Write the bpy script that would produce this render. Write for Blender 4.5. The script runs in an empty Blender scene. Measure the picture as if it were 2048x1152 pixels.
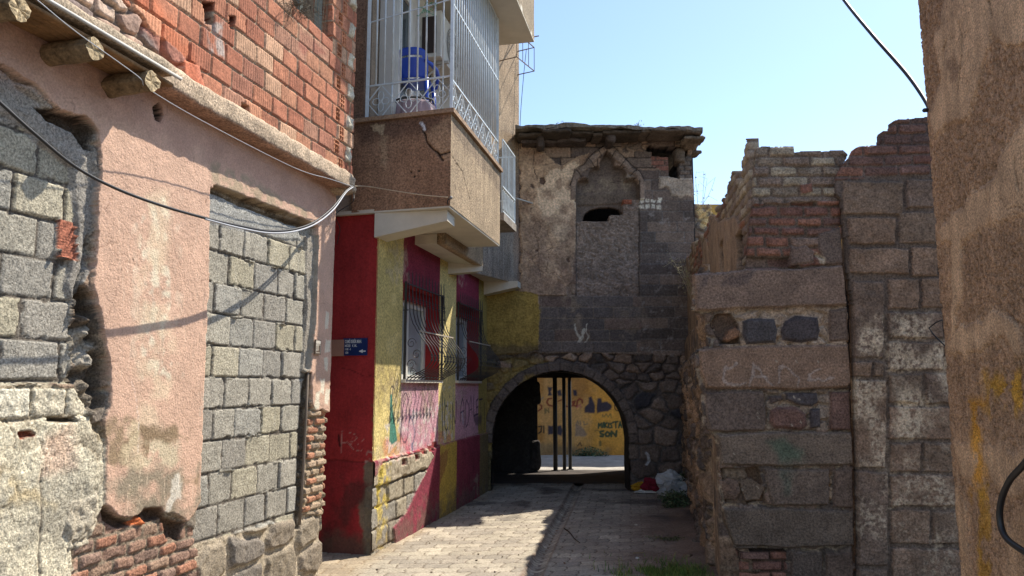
import bpy, math, random
import numpy as np
from mathutils import Vector, Matrix, noise as mnoise

# ------------------------------------------------------------------ camera, sky, sun, exposure
S = bpy.context.scene
COL = S.collection
CAMH = 1.6
PITCH = math.atan(194 / 1500.0)
FPX = 1500.0
cam_d = bpy.data.cameras.new('camera')
cam_d.sensor_width = 36.0
cam_d.lens = FPX / 2048 * 36.0
cam_d.clip_start = 0.05
cam_d.clip_end = 3000
cam = bpy.data.objects.new('camera', cam_d)
COL.objects.link(cam)
cam.location = (0, 0, CAMH)
cam.rotation_euler = (math.pi / 2 + PITCH, 0, 0)
S.camera = cam
S.view_settings.view_transform = 'Standard'
S.view_settings.look = 'None'
S.view_settings.gamma = 1
S.view_settings.exposure = 0.85

SUN = Vector((0.62, 0.43, 1.0)).normalized()
elev = math.asin(SUN.z)
azim = math.atan2(SUN.x, SUN.y)
wd = bpy.data.worlds.new('World')
S.world = wd
wd.use_nodes = True
nt = wd.node_tree
bg = nt.nodes['Background']
sky = nt.nodes.new('ShaderNodeTexSky')
sky.sky_type = 'NISHITA'
sky.sun_disc = False
sky.sun_elevation = elev
sky.sun_rotation = azim
sky.altitude = 600
sky.air_density = 1.0
sky.dust_density = 0.7
sky.ozone_density = 1.3
nt.links.new(sky.outputs[0], bg.inputs[0])
bg.inputs[1].default_value = 0.15
sd_ = bpy.data.lights.new('sun', 'SUN')
sd_.energy = 4.2
sd_.angle = math.radians(0.55)
sd_.color = (1.0, 0.93, 0.82)
sun = bpy.data.objects.new('sun', sd_)
COL.objects.link(sun)
sun.rotation_euler = SUN.to_track_quat('Z', 'Y').to_euler()

# ------------------------------------------------------------------ small helpers
def ray(px, py):
    a = (px - 1024) / FPX
    b = (576 - py) / FPX
    return np.array([a, math.cos(PITCH) - b * math.sin(PITCH), math.sin(PITCH) + b * math.cos(PITCH)])
CAMP = np.array([0, 0, CAMH])
def atY(px, py, Y):
    d = ray(px, py)
    return CAMP + d * (Y / d[1])
def atZ(px, py, z=0.0):
    d = ray(px, py)
    return CAMP + d * ((z - CAMH) / d[2])

def C(r, g, b, k=1.0):
    f = lambda c: ((c / 255.0) / 12.92 if c <= 10 else (((c / 255.0) + 0.055) / 1.055) ** 2.4) * k
    return np.array([f(r), f(g), f(b)])

def _hash(ix, iy, s):
    ix = np.asarray(ix, dtype=np.int64); iy = np.asarray(iy, dtype=np.int64)
    n = (ix * 374761393 + iy * 668265263 + int(s) * 974634777) & 0xffffffff
    n = ((n ^ (n >> 13)) * 1274126177) & 0xffffffff
    n = ((n ^ (n >> 16)) * 668265263) & 0xffffffff
    n = n ^ (n >> 15)
    return n / 4294967296.0
def vn(x, y, s=0):
    x0 = np.floor(x); y0 = np.floor(y)
    fx = x - x0; fy = y - y0
    fx = fx * fx * (3 - 2 * fx); fy = fy * fy * (3 - 2 * fy)
    a = _hash(x0, y0, s); b = _hash(x0 + 1, y0, s); c = _hash(x0, y0 + 1, s); d = _hash(x0 + 1, y0 + 1, s)
    return (a * (1 - fx) + b * fx) * (1 - fy) + (c * (1 - fx) + d * fx) * fy
def fbm(x, y, sc=1.0, octv=4, s=0, gain=0.5):
    t = 0; a = 1; n = 0
    for i in range(octv):
        t = t + a * (vn(x * sc + 17.3 * i, y * sc - 9.1 * i, s + i * 7) * 2 - 1)
        n += a; a *= gain; sc *= 2.03
    return t / n
def sst(a, b, x):
    t = np.clip((x - a) / (b - a), 0, 1)
    return t * t * (3 - 2 * t)
def worley(x, y, s=0, jit=0.85):
    x0 = np.floor(x); y0 = np.floor(y)
    f1 = np.full(x.shape, 9.0); f2 = np.full(x.shape, 9.0); idd = np.zeros(x.shape)
    for i in (-1, 0, 1):
        for j in (-1, 0, 1):
            cx = x0 + i; cy = y0 + j
            px = cx + 0.5 + jit * (_hash(cx, cy, s) - 0.5); py = cy + 0.5 + jit * (_hash(cx, cy, s + 5) - 0.5)
            # flattened metric gives blockier stones
            dx = np.abs(px - x); dy = np.abs(py - y)
            d = (dx ** 3 + dy ** 3) ** (1 / 3.0)
            h = _hash(cx, cy, s + 9)
            m = d < f1
            f2 = np.where(m, f1, np.minimum(f2, d)); idd = np.where(m, h, idd); f1 = np.where(m, d, f1)
    return f1, f2, idd
def polysd(U, V, P):
    """signed distance, negative inside"""
    P = np.asarray(P, float); n = len(P)
    d = np.full(U.shape, 1e9); ins = np.zeros(U.shape, bool)
    for i in range(n):
        ax, ay = P[i]; bx, by = P[(i + 1) % n]
        ex, ey = bx - ax, by - ay
        wx = U - ax; wy = V - ay
        t = np.clip((wx * ex + wy * ey) / max(ex * ex + ey * ey, 1e-12), 0, 1)
        d = np.minimum(d, (wx - ex * t) ** 2 + (wy - ey * t) ** 2)
        c = (ay > V) != (by > V)
        with np.errstate(divide='ignore', invalid='ignore'):
            xi = (bx - ax) * (V - ay) / (by - ay if by != ay else 1e-12) + ax
        ins ^= c & (U < xi)
    d = np.sqrt(d)
    return np.where(ins, -d, d)
def linesd(U, V, P):
    P = np.asarray(P, float)
    d = np.full(U.shape, 1e9)
    for i in range(len(P) - 1):
        ax, ay = P[i]; bx, by = P[i + 1]
        ex, ey = bx - ax, by - ay
        wx = U - ax; wy = V - ay
        t = np.clip((wx * ex + wy * ey) / max(ex * ex + ey * ey, 1e-12), 0, 1)
        d = np.minimum(d, (wx - ex * t) ** 2 + (wy - ey * t) ** 2)
    return np.sqrt(d)

# ------------------------------------------------------------------ scene-graph helpers
WL = {}
def thing(name, label, cat, loc=(0, 0, 0), group=None):
    o = bpy.data.objects.new(name, None)
    COL.objects.link(o); o.location = loc; o.empty_display_size = 0.2
    o['label'] = label; o['category'] = cat
    if group: o['group'] = group
    WL[o] = np.array(loc, float)
    return o
def link(name, me, mat, parent=None, loc=None):
    o = bpy.data.objects.new(name, me)
    COL.objects.link(o)
    if mat is not None: me.materials.append(mat)
    if parent is not None:
        o.parent = parent
        WL[o] = WL[parent] if loc is None else np.array(loc, float)
    else:
        WL[o] = np.zeros(3) if loc is None else np.array(loc, float)
        if loc is not None: o.location = loc
    return o
def tag(o, label=None, cat=None, group=None, kind=None):
    if label: o['label'] = label
    if cat: o['category'] = cat
    if group: o['group'] = group
    if kind: o['kind'] = kind
    return o
def raw_mesh(name, co, quads, cols=None, smooth=True, tris=None):
    me = bpy.data.meshes.new(name)
    nq = len(quads)
    me.vertices.add(len(co)); me.vertices.foreach_set('co', np.asarray(co, np.float32).ravel())
    me.loops.add(nq * 4); me.loops.foreach_set('vertex_index', np.asarray(quads, np.int32).ravel())
    me.polygons.add(nq); me.polygons.foreach_set('loop_start', np.arange(0, nq * 4, 4, dtype=np.int32))
    if smooth: me.polygons.foreach_set('use_smooth', np.ones(nq, bool))
    me.update(calc_edges=True)
    if cols is not None:
        at = me.color_attributes.new('Col', 'FLOAT_COLOR', 'POINT')
        c4 = np.ones((len(co), 4), np.float32); c4[:, :np.shape(cols)[1]] = cols
        at.data.foreach_set('color', c4.ravel())
    me.validate()
    return me

class MB:
    """collects boxes, tubes, prisms in world coordinates; build() links ONE mesh object"""
    def __init__(s): s.v = []; s.f = []; s.c = []; s.col = (0.5, 0.5, 0.5); s.sm = []
    def add(s, vs, fs, smooth=False):
        o = len(s.v)
        s.v += [tuple(map(float, v)) for v in vs]
        s.c += [tuple(s.col)] * len(vs)
        s.f += [tuple(o + i for i in f) for f in fs]
        s.sm += [smooth] * len(fs)
    def hexa(s, p):   # p: 8 corners, bottom ccw then top ccw
        s.add(p, [(3, 2, 1, 0), (4, 5, 6, 7), (0, 1, 5, 4), (1, 2, 6, 5), (2, 3, 7, 6), (3, 0, 4, 7)])
    def box(s, c, sz, ang=0.0, R=None):
        hx, hy, hz = sz[0] / 2, sz[1] / 2, sz[2] / 2
        P = [(-hx, -hy, -hz), (hx, -hy, -hz), (hx, hy, -hz), (-hx, hy, -hz), (-hx, -hy, hz), (hx, -hy, hz), (hx, hy, hz), (-hx, hy, hz)]
        M = R if R is not None else Matrix.Rotation(ang, 3, 'Z')
        s.hexa([tuple(M @ Vector(p) + Vector(c)) for p in P])
    def prism(s, poly, z0, z1):
        n = len(poly)
        vs = [(x, y, z0) for x, y in poly] + [(x, y, z1) for x, y in poly]
        s.add(vs, [tuple(range(n - 1, -1, -1)), tuple(range(n, 2 * n))] + [(i, (i + 1) % n, n + (i + 1) % n, n + i) for i in range(n)])
    def tube(s, pts, r, n=6, closed=False, cap=True):
        pts = [Vector(p) for p in pts]; m = len(pts)
        rr = r if hasattr(r, '__len__') else [r] * m
        vs = []; up = None
        for i, p in enumerate(pts):
            if closed: t = (pts[(i + 1) % m] - pts[i - 1])
            else: t = (pts[min(i + 1, m - 1)] - pts[max(i - 1, 0)])
            t.normalize()
            if up is None:
                up = Vector((0, 0, 1)) if abs(t.z) < 0.9 else Vector((1, 0, 0))
            a = t.cross(up); a.normalize(); b = a.cross(t); b.normalize(); up = b
            for k in range(n):
                th = 2 * math.pi * k / n + math.pi / n
                vs.append(p + (a * math.cos(th) + b * math.sin(th)) * rr[i])
        fs = []
        for i in range(m if closed else m - 1):
            j = (i + 1) % m
            for k in range(n):
                fs.append((i * n + k, i * n + (k + 1) % n, j * n + (k + 1) % n, j * n + k))
        if cap and not closed:
            fs.append(tuple(range(n - 1, -1, -1))); fs.append(tuple((m - 1) * n + k for k in range(n)))
        s.add(vs, fs, True if n > 4 else False)
    def rbox(s, c, sz, ang=0.0, res=3, amp=0.01, nsc=6.0, rnd=0.35, R=None, seed=0.0):
        """rough rounded block"""
        M = R if R is not None else Matrix.Rotation(ang, 3, 'Z')
        h = Vector(sz) / 2; idx = {}; vs = []; fs = []
        nx = [max(2, int(round(res * a / max(min(sz), 1e-4)))) for a in sz]
        nx = [min(v, 14) for v in nx]
        rr = min(sz) * rnd
        def vert(p):
            k = tuple(round(q, 5) for q in p)
            if k in idx: return idx[k]
            q = Vector(p)
            inner = Vector([max(-h[i] + rr, min(h[i] - rr, q[i])) for i in range(3)])
            d = q - inner
            if d.length > 1e-9: q = inner + d.normalized() * rr
            w = M @ q + Vector(c)
            nn = mnoise.noise_vector((w + Vector((seed, seed * 1.7, 0))) * nsc)
            w += nn * amp
            idx[k] = len(vs); vs.append(w); return idx[k]
        for ax in range(3):
            u, v = (ax + 1) % 3, (ax + 2) % 3
            for sg in (-1, 1):
                for i in range(nx[u]):
                    for j in range(nx[v]):
                        q = []
                        for di, dj in ((0, 0), (1, 0), (1, 1), (0, 1)):
                            p = [0, 0, 0]; p[ax] = sg * h[ax]
                            p[u] = -h[u] + 2 * h[u] * (i + di) / nx[u]; p[v] = -h[v] + 2 * h[v] * (j + dj) / nx[v]
                            q.append(vert(p))
                        if sg < 0: q.reverse()
                        fs.append(tuple(q))
        s.add(vs, fs, True)
    def build(s, name, mat, parent=None, loc=None):
        me = bpy.data.meshes.new(name)
        base = WL[parent] if parent is not None else (np.zeros(3) if loc is None else np.array(loc, float))
        vv = np.array(s.v) - base
        me.from_pydata([tuple(v) for v in vv], [], s.f)
        me.update()
        me.polygons.foreach_set('use_smooth', s.sm)
        at = me.color_attributes.new('Col', 'FLOAT_COLOR', 'POINT')
        c4 = np.ones((len(vv), 4), np.float32); c4[:, :3] = np.array(s.c)
        at.data.foreach_set('color', c4.ravel())
        return link(name, me, mat, parent, None if parent is not None else loc)

# ------------------------------------------------------------------ materials
MATS = {}
def mat(name, col=None, rough=0.9, spk=0.25, sps=220.0, var=0.18, vas=3.0, bump=0.35, bsc=120.0, bd=0.004, metal=0.0, pits=0.0, spec=0.25, streak=0.0, trans=0.0):
    if name in MATS: return MATS[name]
    m = bpy.data.materials.new(name); m.use_nodes = True
    N = m.node_tree.nodes; L = m.node_tree.links
    b = N['Principled BSDF']
    tc = N.new('ShaderNodeTexCoord')
    if col is None:
        a = N.new('ShaderNodeAttribute'); a.attribute_name = 'Col'; base = a.outputs['Color']
    else:
        a = N.new('ShaderNodeRGB'); a.outputs[0].default_value = (*col, 1); base = a.outputs[0]
    def nz(scale, det=3, rgh=0.6, vec=None):
        n = N.new('ShaderNodeTexNoise'); n.inputs['Scale'].default_value = scale
        n.inputs['Detail'].default_value = det; n.inputs['Roughness'].default_value = rgh
        L.new(vec if vec is not None else tc.outputs['Object'], n.inputs['Vector']); return n
    def mulmap(base, fac, lo, hi, f0=0.3, f1=0.7):
        r = N.new('ShaderNodeMapRange'); r.inputs['From Min'].default_value = f0; r.inputs['From Max'].default_value = f1
        r.inputs['To Min'].default_value = lo; r.inputs['To Max'].default_value = hi
        L.new(fac, r.inputs['Value'])
        mx = N.new('ShaderNodeVectorMath'); mx.operation = 'SCALE'
        L.new(base, mx.inputs[0]); L.new(r.outputs[0], mx.inputs['Scale'])
        return mx.outputs[0]
    out = base
    if spk:
        r = N.new('ShaderNodeMapRange'); r.inputs['From Min'].default_value = 0.3; r.inputs['From Max'].default_value = 0.7
        r.inputs['To Min'].default_value = -spk; r.inputs['To Max'].default_value = spk
        L.new(nz(sps, 2, 0.7).outputs['Fac'], r.inputs['Value'])
        ma = N.new('ShaderNodeMath'); ma.operation = 'MULTIPLY_ADD'; ma.inputs[2].default_value = 1.0
        L.new(r.outputs[0], ma.inputs[0]); ma.inputs[1].default_value = 1.0
        if col is None: L.new(a.outputs['Alpha'], ma.inputs[1])
        mx = N.new('ShaderNodeVectorMath'); mx.operation = 'SCALE'
        L.new(out, mx.inputs[0]); L.new(ma.outputs[0], mx.inputs['Scale']); out = mx.outputs[0]
    if var: out = mulmap(out, nz(vas, 5, 0.65).outputs['Fac'], 1 - var, 1 + var)
    if streak:
        mp = N.new('ShaderNodeMapping'); mp.inputs['Scale'].default_value = (9, 9, 0.7); L.new(tc.outputs['Object'], mp.inputs['Vector'])
        out = mulmap(out, nz(1.6, 4, 0.65, mp.outputs[0]).outputs['Fac'], 1 - streak, 1 + streak * 0.6)
    hgt = nz(bsc, 4, 0.7).outputs['Fac']
    if pits:
        vo = N.new('ShaderNodeTexVoronoi'); vo.inputs['Scale'].default_value = 85.0
        L.new(tc.outputs['Object'], vo.inputs['Vector'])
        pr = N.new('ShaderNodeMapRange'); pr.inputs['From Min'].default_value = 0.12; pr.inputs['From Max'].default_value = 0.3
        pr.inputs['To Min'].default_value = 1 - pits; pr.inputs['To Max'].default_value = 1.0
        L.new(vo.outputs['Distance'], pr.inputs['Value'])
        mx = N.new('ShaderNodeMath'); mx.operation = 'MULTIPLY'; L.new(hgt, mx.inputs[0]); L.new(pr.outputs[0], mx.inputs[1]); hgt = mx.outputs[0]
    L.new(out, b.inputs['Base Color'])
    if bump:
        bp = N.new('ShaderNodeBump'); bp.inputs['Strength'].default_value = bump; bp.inputs['Distance'].default_value = bd
        L.new(hgt, bp.inputs['Height']); L.new(bp.outputs[0], b.inputs['Normal'])
    b.inputs['Roughness'].default_value = rough
    b.inputs['Metallic'].default_value = metal
    b.inputs['Specular IOR Level'].default_value = spec
    if trans: b.inputs['Transmission Weight'].default_value = trans
    MATS[name] = m
    return m

M_PLASTER = lambda: mat('lime_plaster', spk=0.25, sps=60, var=0.16, vas=3.5, bump=0.5, bsc=90, bd=0.006)
M_BLOCK = lambda: mat('coarse_block', spk=0.5, sps=190, var=0.10, vas=6, bump=1.0, bsc=170, bd=0.006)
M_STUCCO = lambda: mat('rough_stucco', spk=0.5, sps=52, var=0.2, vas=2.5, bump=1.0, bsc=50, bd=0.014, streak=0.16)
M_BASALT = lambda: mat('basalt_masonry', spk=0.35, sps=40, var=0.25, vas=5, bump=0.9, bsc=35, bd=0.012, pits=0.5)
M_CLAY = lambda: mat('clay_brick', spk=0.3, sps=70, var=0.25, vas=9, bump=0.7, bsc=60, bd=0.006)
M_PAINT = lambda: mat('painted_render', spk=0.2, sps=20, var=0.18, vas=3.0, bump=0.6, bsc=20, bd=0.006, streak=0.08)
M_PAVE = lambda: mat('concrete_paving', spk=0.28, sps=48, var=0.2, vas=1.6, bump=0.6, bsc=45, bd=0.006)
M_WOOD = lambda: mat('weathered_timber', C(128, 98, 66), spk=0.2, sps=60, var=0.35, vas=9, bump=0.7, bsc=50, bd=0.006)
M_WHITEMETAL = lambda: mat('white_painted_steel', C(196, 204, 206), rough=0.45, spk=0.06, var=0.16, vas=14, bump=0.15, spec=0.5)
M_IRON = lambda: mat('black_wrought_iron', C(44, 42, 42), rough=0.5, spk=0.2, var=0.3, vas=20, bump=0.3, spec=0.5)
M_WHITEWALL = lambda: mat('off_white_render', C(200, 196, 188), spk=0.05, var=0.1, bump=0.2)
M_SOFFIT = lambda: mat('painted_concrete_soffit', C(200, 192, 174), spk=0.05, var=0.12, vas=2.5, bump=0.25)
M_CABLE = lambda: mat('black_cable_sheath', C(30, 30, 31), rough=0.5, spk=0.05, var=0.1, bump=0.1, spec=0.5)
M_GREYCABLE = lambda: mat('grey_cable_sheath', C(170, 172, 176), rough=0.5, spk=0.05, var=0.1, bump=0.1, spec=0.5)
M_DARKWALL = lambda: mat('dark_masonry', C(62, 58, 56), spk=0.3, sps=24, var=0.3, vas=4, bump=1.0, bsc=14, bd=0.03)  # dark masonry for the passage, room backs and crack filler

# ------------------------------------------------------------------ the height-field wall
class Wall:
    def __init__(s, O, d, u0, u1, v0, v1, res, base=(0.3, 0.3, 0.3), seed=1):
        d = np.array(d, float); d /= np.hypot(*d)
        s.O = np.array([O[0], O[1], 0.0]); s.d = np.array([d[0], d[1], 0.0]); s.n = np.array([d[1], -d[0], 0.0])
        s.res = res
        nu = int(round((u1 - u0) / res)) + 1; nv = int(round((v1 - v0) / res)) + 1
        s.us = np.linspace(u0, u1, nu); s.vs = np.linspace(v0, v1, nv)
        s.U, s.V = np.meshgrid(s.us, s.vs)          # [nv, nu]
        s.H = np.zeros(s.U.shape); s.C = np.empty(s.U.shape + (3,)); s.C[:] = base
        s.M = np.ones(s.U.shape, bool); s.seed = seed; s.G = np.ones(s.U.shape)
        s.W1 = fbm(s.U, s.V, 9, 4, seed + 50); s.W2 = fbm(s.U, s.V, 9, 4, seed + 70)
    def uv(s, px, py):
        r = ray(px, py)
        t = np.dot(s.O - CAMP, s.n) / np.dot(r, s.n)
        P = CAMP + r * t
        return np.dot(P - s.O, s.d), P[2]
    def P(s, pts): return [s.uv(*p) for p in pts]
    def pt(s, px, py, off=0.0):
        u, v = s.uv(px, py)
        return s.at(u, v, off)
    def at(s, u, v, off=0.0):
        return s.O + s.d * u + np.array([0, 0, v]) + s.n * off
    def win(s, P, pad=0.06):
        P = np.asarray(P)
        i0 = np.searchsorted(s.us, P[:, 0].min() - pad); i1 = np.searchsorted(s.us, P[:, 0].max() + pad)
        j0 = np.searchsorted(s.vs, P[:, 1].min() - pad); j1 = np.searchsorted(s.vs, P[:, 1].max() + pad)
        return (slice(max(j0, 0), max(j1, j0 + 1)), slice(max(i0, 0), max(i1, i0 + 1)))
    def sdp(s, pts, rag=0.0, px=True, pad=0.08):
        P = s.P(pts) if px else pts
        w = s.win(P, pad)
        return w, polysd(s.U[w] + s.W1[w] * rag, s.V[w] + s.W2[w] * rag, P)
    def mask(s, pts, rag=0.0, px=True):
        w, d = s.sdp(pts, rag, px)
        m = np.zeros(s.U.shape, bool); m[w] = d < 0
        return m
    def ncol(s, col, a=0.15, sc=4, seed=0):
        f = 1 + a * fbm(s.U, s.V, sc, 4, s.seed + seed)[..., None]
        return np.asarray(col)[None, None, :] * f
    def fill(s, m, col, a=0.15, sc=4, seed=0):
        s.C[m] = s.ncol(col, a, sc, seed)[m]
    def bricks(s, m, w, h, ou=0.0, ov=0.0, joint=0.010, rec=0.012, pal=None, mort=(0.25, 0.24, 0.22), jit=0.15, rough=0.002, rnd=0.008, off=0.004, slope=0.0, warp=0.004, shift=0.5, groove=0.0, gp=0.03, seed=3, base=0.0, rowjit=0.0, miss=0.0, chip=0.0):
        sl = np.where(m.any(0))[0]; tl = np.where(m.any(1))[0]
        if len(sl) == 0: return
        q = (slice(tl[0], tl[-1] + 1), slice(sl[0], sl[-1] + 1))
        U = s.U[q] + s.W1[q] * warp; V = s.V[q] + s.W2[q] * warp + slope * s.U[q]
        vv = (V - ov) / h
        r0 = np.floor(vv)
        b0 = r0 + rowjit * (_hash(r0, 0 * r0, seed) - 0.5); b1 = r0 + 1 + rowjit * (_hash(r0 + 1, 0 * r0, seed) - 0.5)
        row = np.where(vv < b0, r0 - 1, np.where(vv >= b1, r0 + 1, r0))
        b0 = row + rowjit * (_hash(row, 0 * row, seed) - 0.5); b1 = row + 1 + rowjit * (_hash(row + 1, 0 * row, seed) - 0.5)
        dv = np.minimum(vv - b0, b1 - vv) * h
        uu = (U - ou) / w + row * shift + 0.35 * jit * _hash(row, row * 0 + 3, seed)
        k = np.floor(uu)
        jb = lambda kk: kk + jit * (_hash(kk, row, seed + 1) - 0.5)
        k = np.where(uu < jb(k), k - 1, np.where(uu >= jb(k + 1), k + 1, k))
        du = np.minimum(uu - jb(k), jb(k + 1) - uu) * w
        d = -np.log(np.exp(-du * 260) + np.exp(-dv * 260)) / 260
        if chip: d = d - chip * sst(0.05, 0.5, fbm(U, V, 16, 4, seed + 20))
        prof = sst(joint / 2, joint / 2 + rnd, d)
        h1 = _hash(k, row, seed + 2); h2 = _hash(k, row, seed + 3); h3 = _hash(k, row, seed + 4)
        gone = (h3 < miss)
        Hh = base + off * (h1 - 0.5) * 2 + fbm(U + 5 * h1, V, 25, 4, seed) * rough
        tilt = (h2 - 0.5) * off * 1.5 * ((uu - k - 0.5) * 2)
        Hh = Hh + tilt
        if groove: Hh = Hh + groove * np.sin(2 * np.pi * U / gp) * (h2 > 0.25)
        bot = base - rec + fbm(U, V, 40, 3, seed + 8) * rough * 1.2
        Hn = bot * (1 - prof) + Hh * prof
        Hn = np.where(gone, base - rec * 3.5, Hn)
        pal = np.asarray(pal); idx = np.minimum((h2 * len(pal)).astype(int), len(pal) - 1)
        cb = pal[idx] * (1 + 0.22 * (h1 - 0.5))[..., None] * (1 + 0.16 * fbm(U, V, 14, 4, seed + 6))[..., None]
        if groove: cb = cb * (1 + 0.22 * np.sin(2 * np.pi * U / gp) * (h2 > 0.25))[..., None]
        cm = np.asarray(mort)[None, None, :] * (1 + 0.25 * fbm(U, V, 30, 3, seed + 7))[..., None]
        p2 = sst(joint / 2 - 0.001, joint / 2 + rnd * 0.5, d)[..., None]
        cc = cm * (1 - p2) + cb * p2
        mm = m[q]
        s.H[q] = np.where(mm, Hn, s.H[q]); s.C[q] = np.where(mm[..., None], cc, s.C[q])
    def rubble(s, m, sx, sy, pal, mort=(0.25, 0.24, 0.22), rec=0.03, jw=0.10, rough=0.006, seed=11, base=0.0, warp=0.02):
        sl = np.where(m.any(0))[0]; tl = np.where(m.any(1))[0]
        if len(sl) == 0: return
        q = (slice(tl[0], tl[-1] + 1), slice(sl[0], sl[-1] + 1))
        U = (s.U[q] + s.W1[q] * warp) / sx; V = (s.V[q] + s.W2[q] * warp) / sy
        f1, f2, idd = worley(U, V, seed)
        e = f2 - f1
        prof = sst(jw * 0.4, jw * 0.4 + 0.22, e)
        p2 = sst(jw * 0.5, jw * 0.5 + 0.08, e)[..., None]
        Hn = base - rec * (1 - prof) + rec * 0.7 * (idd - 0.5) * prof + fbm(s.U[q], s.V[q], 18, 4, seed) * rough
        pal = np.asarray(pal); h2 = (idd * 7.13) % 1.0
        cb = pal[np.minimum((h2 * len(pal)).astype(int), len(pal) - 1)] * (1 + 0.3 * (idd - 0.5))[..., None] * (1 + 0.2 * fbm(s.U[q], s.V[q], 12, 4, seed + 1))[..., None]
        cm = np.asarray(mort)[None, None, :] * (1 + 0.3 * fbm(s.U[q], s.V[q], 25, 3, seed + 2))[..., None]
        cc = cm * (1 - p2) + cb * p2
        mm = m[q]
        s.H[q] = np.where(mm, Hn, s.H[q]); s.C[q] = np.where(mm[..., None], cc, s.C[q])
    def stone(s, pts, h, col, rnd=0.02, rag=0.008, rough=0.004, px=True, a=0.2, seed=0, dome=0.0, add=False):
        w, d = s.sdp(pts, rag, px, 0.05)
        p = sst(0, rnd, -d)
        Hs = h * p + fbm(s.U[w], s.V[w], 16, 4, s.seed + seed) * rough * p + dome * sst(0, 0.12, -d)
        inn = d < 0
        s.H[w] = np.where(inn, (s.H[w] if add else 0) + Hs, s.H[w])
        f = (1 + a * fbm(s.U[w], s.V[w], 7, 5, s.seed + seed + 3))[..., None]
        p2 = sst(0, rnd * 0.35, -d)[..., None]
        s.C[w] = s.C[w] * (1 - p2) + np.asarray(col) * f * p2
    def layer(s, pts, t, col, rag=0.02, edge=0.012, px=True, a=0.12, sc=3, seed=0, rough=0.0015, mort=None):
        """plaster coat of thickness t over what is there, ragged edge"""
        w, d = s.sdp(pts, rag, px, 0.1)
        p = sst(0, edge, -d); inn = d < 0
        Hs = t + fbm(s.U[w], s.V[w], 5, 5, s.seed + seed) * rough * 2 + fbm(s.U[w], s.V[w], 40, 3, s.seed + seed + 1) * rough
        s.H[w] = np.where(inn, s.H[w] * (1 - p) + Hs * p, s.H[w])
        f = (1 + a * fbm(s.U[w], s.V[w], sc, 5, s.seed + seed + 3))[..., None]
        if mort is not None:
            p1 = sst(0, edge * 0.4, -d)[..., None]; s.C[w] = s.C[w] * (1 - p1) + np.asarray(mort) * p1
            p2 = sst(edge * 0.6, edge * 1.2, -d)[..., None]
        else: p2 = (d < 0)[..., None] * 1.0
        s.C[w] = s.C[w] * (1 - p2) + np.asarray(col) * f * p2
    def cracks(s, m, sc, wd, col, dep=0.003, seed=5, thr=0.1, k=0.8):
        """net of hairline cracks inside mask m, broken up by noise"""
        sl = np.where(m.any(0))[0]; tl = np.where(m.any(1))[0]
        if len(sl) == 0: return
        q = (slice(tl[0], tl[-1] + 1), slice(sl[0], sl[-1] + 1))
        U = s.U[q] + s.W1[q] * 0.05; V = s.V[q] + s.W2[q] * 0.05
        f1, f2, _ = worley(U / sc, V / (sc * 1.5), seed)
        e = (f2 - f1) * sc
        g = sst(thr, thr + 0.15, fbm(s.U[q], s.V[q], 2.2, 3, seed + 3))
        p = sst(wd, 0, e) * g * m[q]
        s.H[q] -= dep * p
        s.C[q] = s.C[q] * (1 - k * p[..., None]) + np.asarray(col) * k * p[..., None]
    def stain(s, pts, col, k=1.0, soft=0.05, rag=0.06, px=True, thr=0.0, nsc=12, seed=0, lf=0.0):
        """worn / stained patch of a different colour, blotchy"""
        w, d = s.sdp(pts, rag, px, soft + 0.05)
        p = sst(-soft, soft, -d)
        if thr: p = p * sst(thr - 0.12, thr + 0.12, fbm(s.U[w], s.V[w], nsc, 5, s.seed + 90 + seed) * 0.5 + 0.5)
        if lf: p = p * sst(-lf, lf, fbm(s.U[w] * 1.6, s.V[w], 3.5, 4, s.seed + 190 + seed))
        p = (p * k)[..., None]
        s.C[w] = s.C[w] * (1 - p) + np.asarray(col) * p
    def stroke(s, pts, wd, col, k=0.9, soft=0.6, px=True, dep=0.0, rag=0.0):
        P = s.P(pts) if px else pts
        w = s.win(P, wd * 2 + 0.03)
        d = linesd(s.U[w] + s.W1[w] * rag, s.V[w] + s.W2[w] * rag, P)
        p = sst(0, wd * soft, wd - d)
        if dep: s.H[w] = s.H[w] - dep * p
        if col is not None:
            p = (p * k)[..., None]; s.C[w] = s.C[w] * (1 - p) + np.asarray(col) * p
    def cut(s, pts, rag=0.0, px=True):
        s.M &= ~s.mask(pts, rag, px)
    def keep(s, pts, rag=0.0, px=True):
        s.M &= s.mask(pts, rag, px)
    def build(s, name, m, parent=None, back=None, warp=None, loc=None, smooth=True):
        co = s.O + s.U[..., None] * s.d + s.V[..., None] * np.array([0, 0, 1.0]) + s.H[..., None] * s.n
        if warp: co = warp(s, co)
        nv, nu = s.U.shape
        idx = np.arange(nv * nu).reshape(nv, nu)
        ok = s.M[:-1, :-1] & s.M[1:, :-1] & s.M[:-1, 1:] & s.M[1:, 1:]
        q = np.stack([idx[:-1, :-1], idx[:-1, 1:], idx[1:, 1:], idx[1:, :-1]], -1)[ok]
        co = co.reshape(-1, 3); cc = np.concatenate([np.clip(s.C, 0.003, 0.95), s.G[..., None]], -1).reshape(-1, 4)
        if back is not None:
            N = len(co)
            cob = (s.O + s.U[..., None] * s.d + s.V[..., None] * np.array([0, 0, 1.0]) - back * s.n).reshape(-1, 3)
            if warp: cob[:, :] = cob
            e = np.concatenate([q[:, [0, 1]], q[:, [1, 2]], q[:, [2, 3]], q[:, [3, 0]]])
            key = e[:, 0].astype(np.int64) * N + e[:, 1]; rev = e[:, 1].astype(np.int64) * N + e[:, 0]
            be = e[~np.isin(key, rev)]
            side = np.stack([be[:, 1], be[:, 0], be[:, 0] + N, be[:, 1] + N], -1)
            qb = q[:, ::-1] + N
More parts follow.
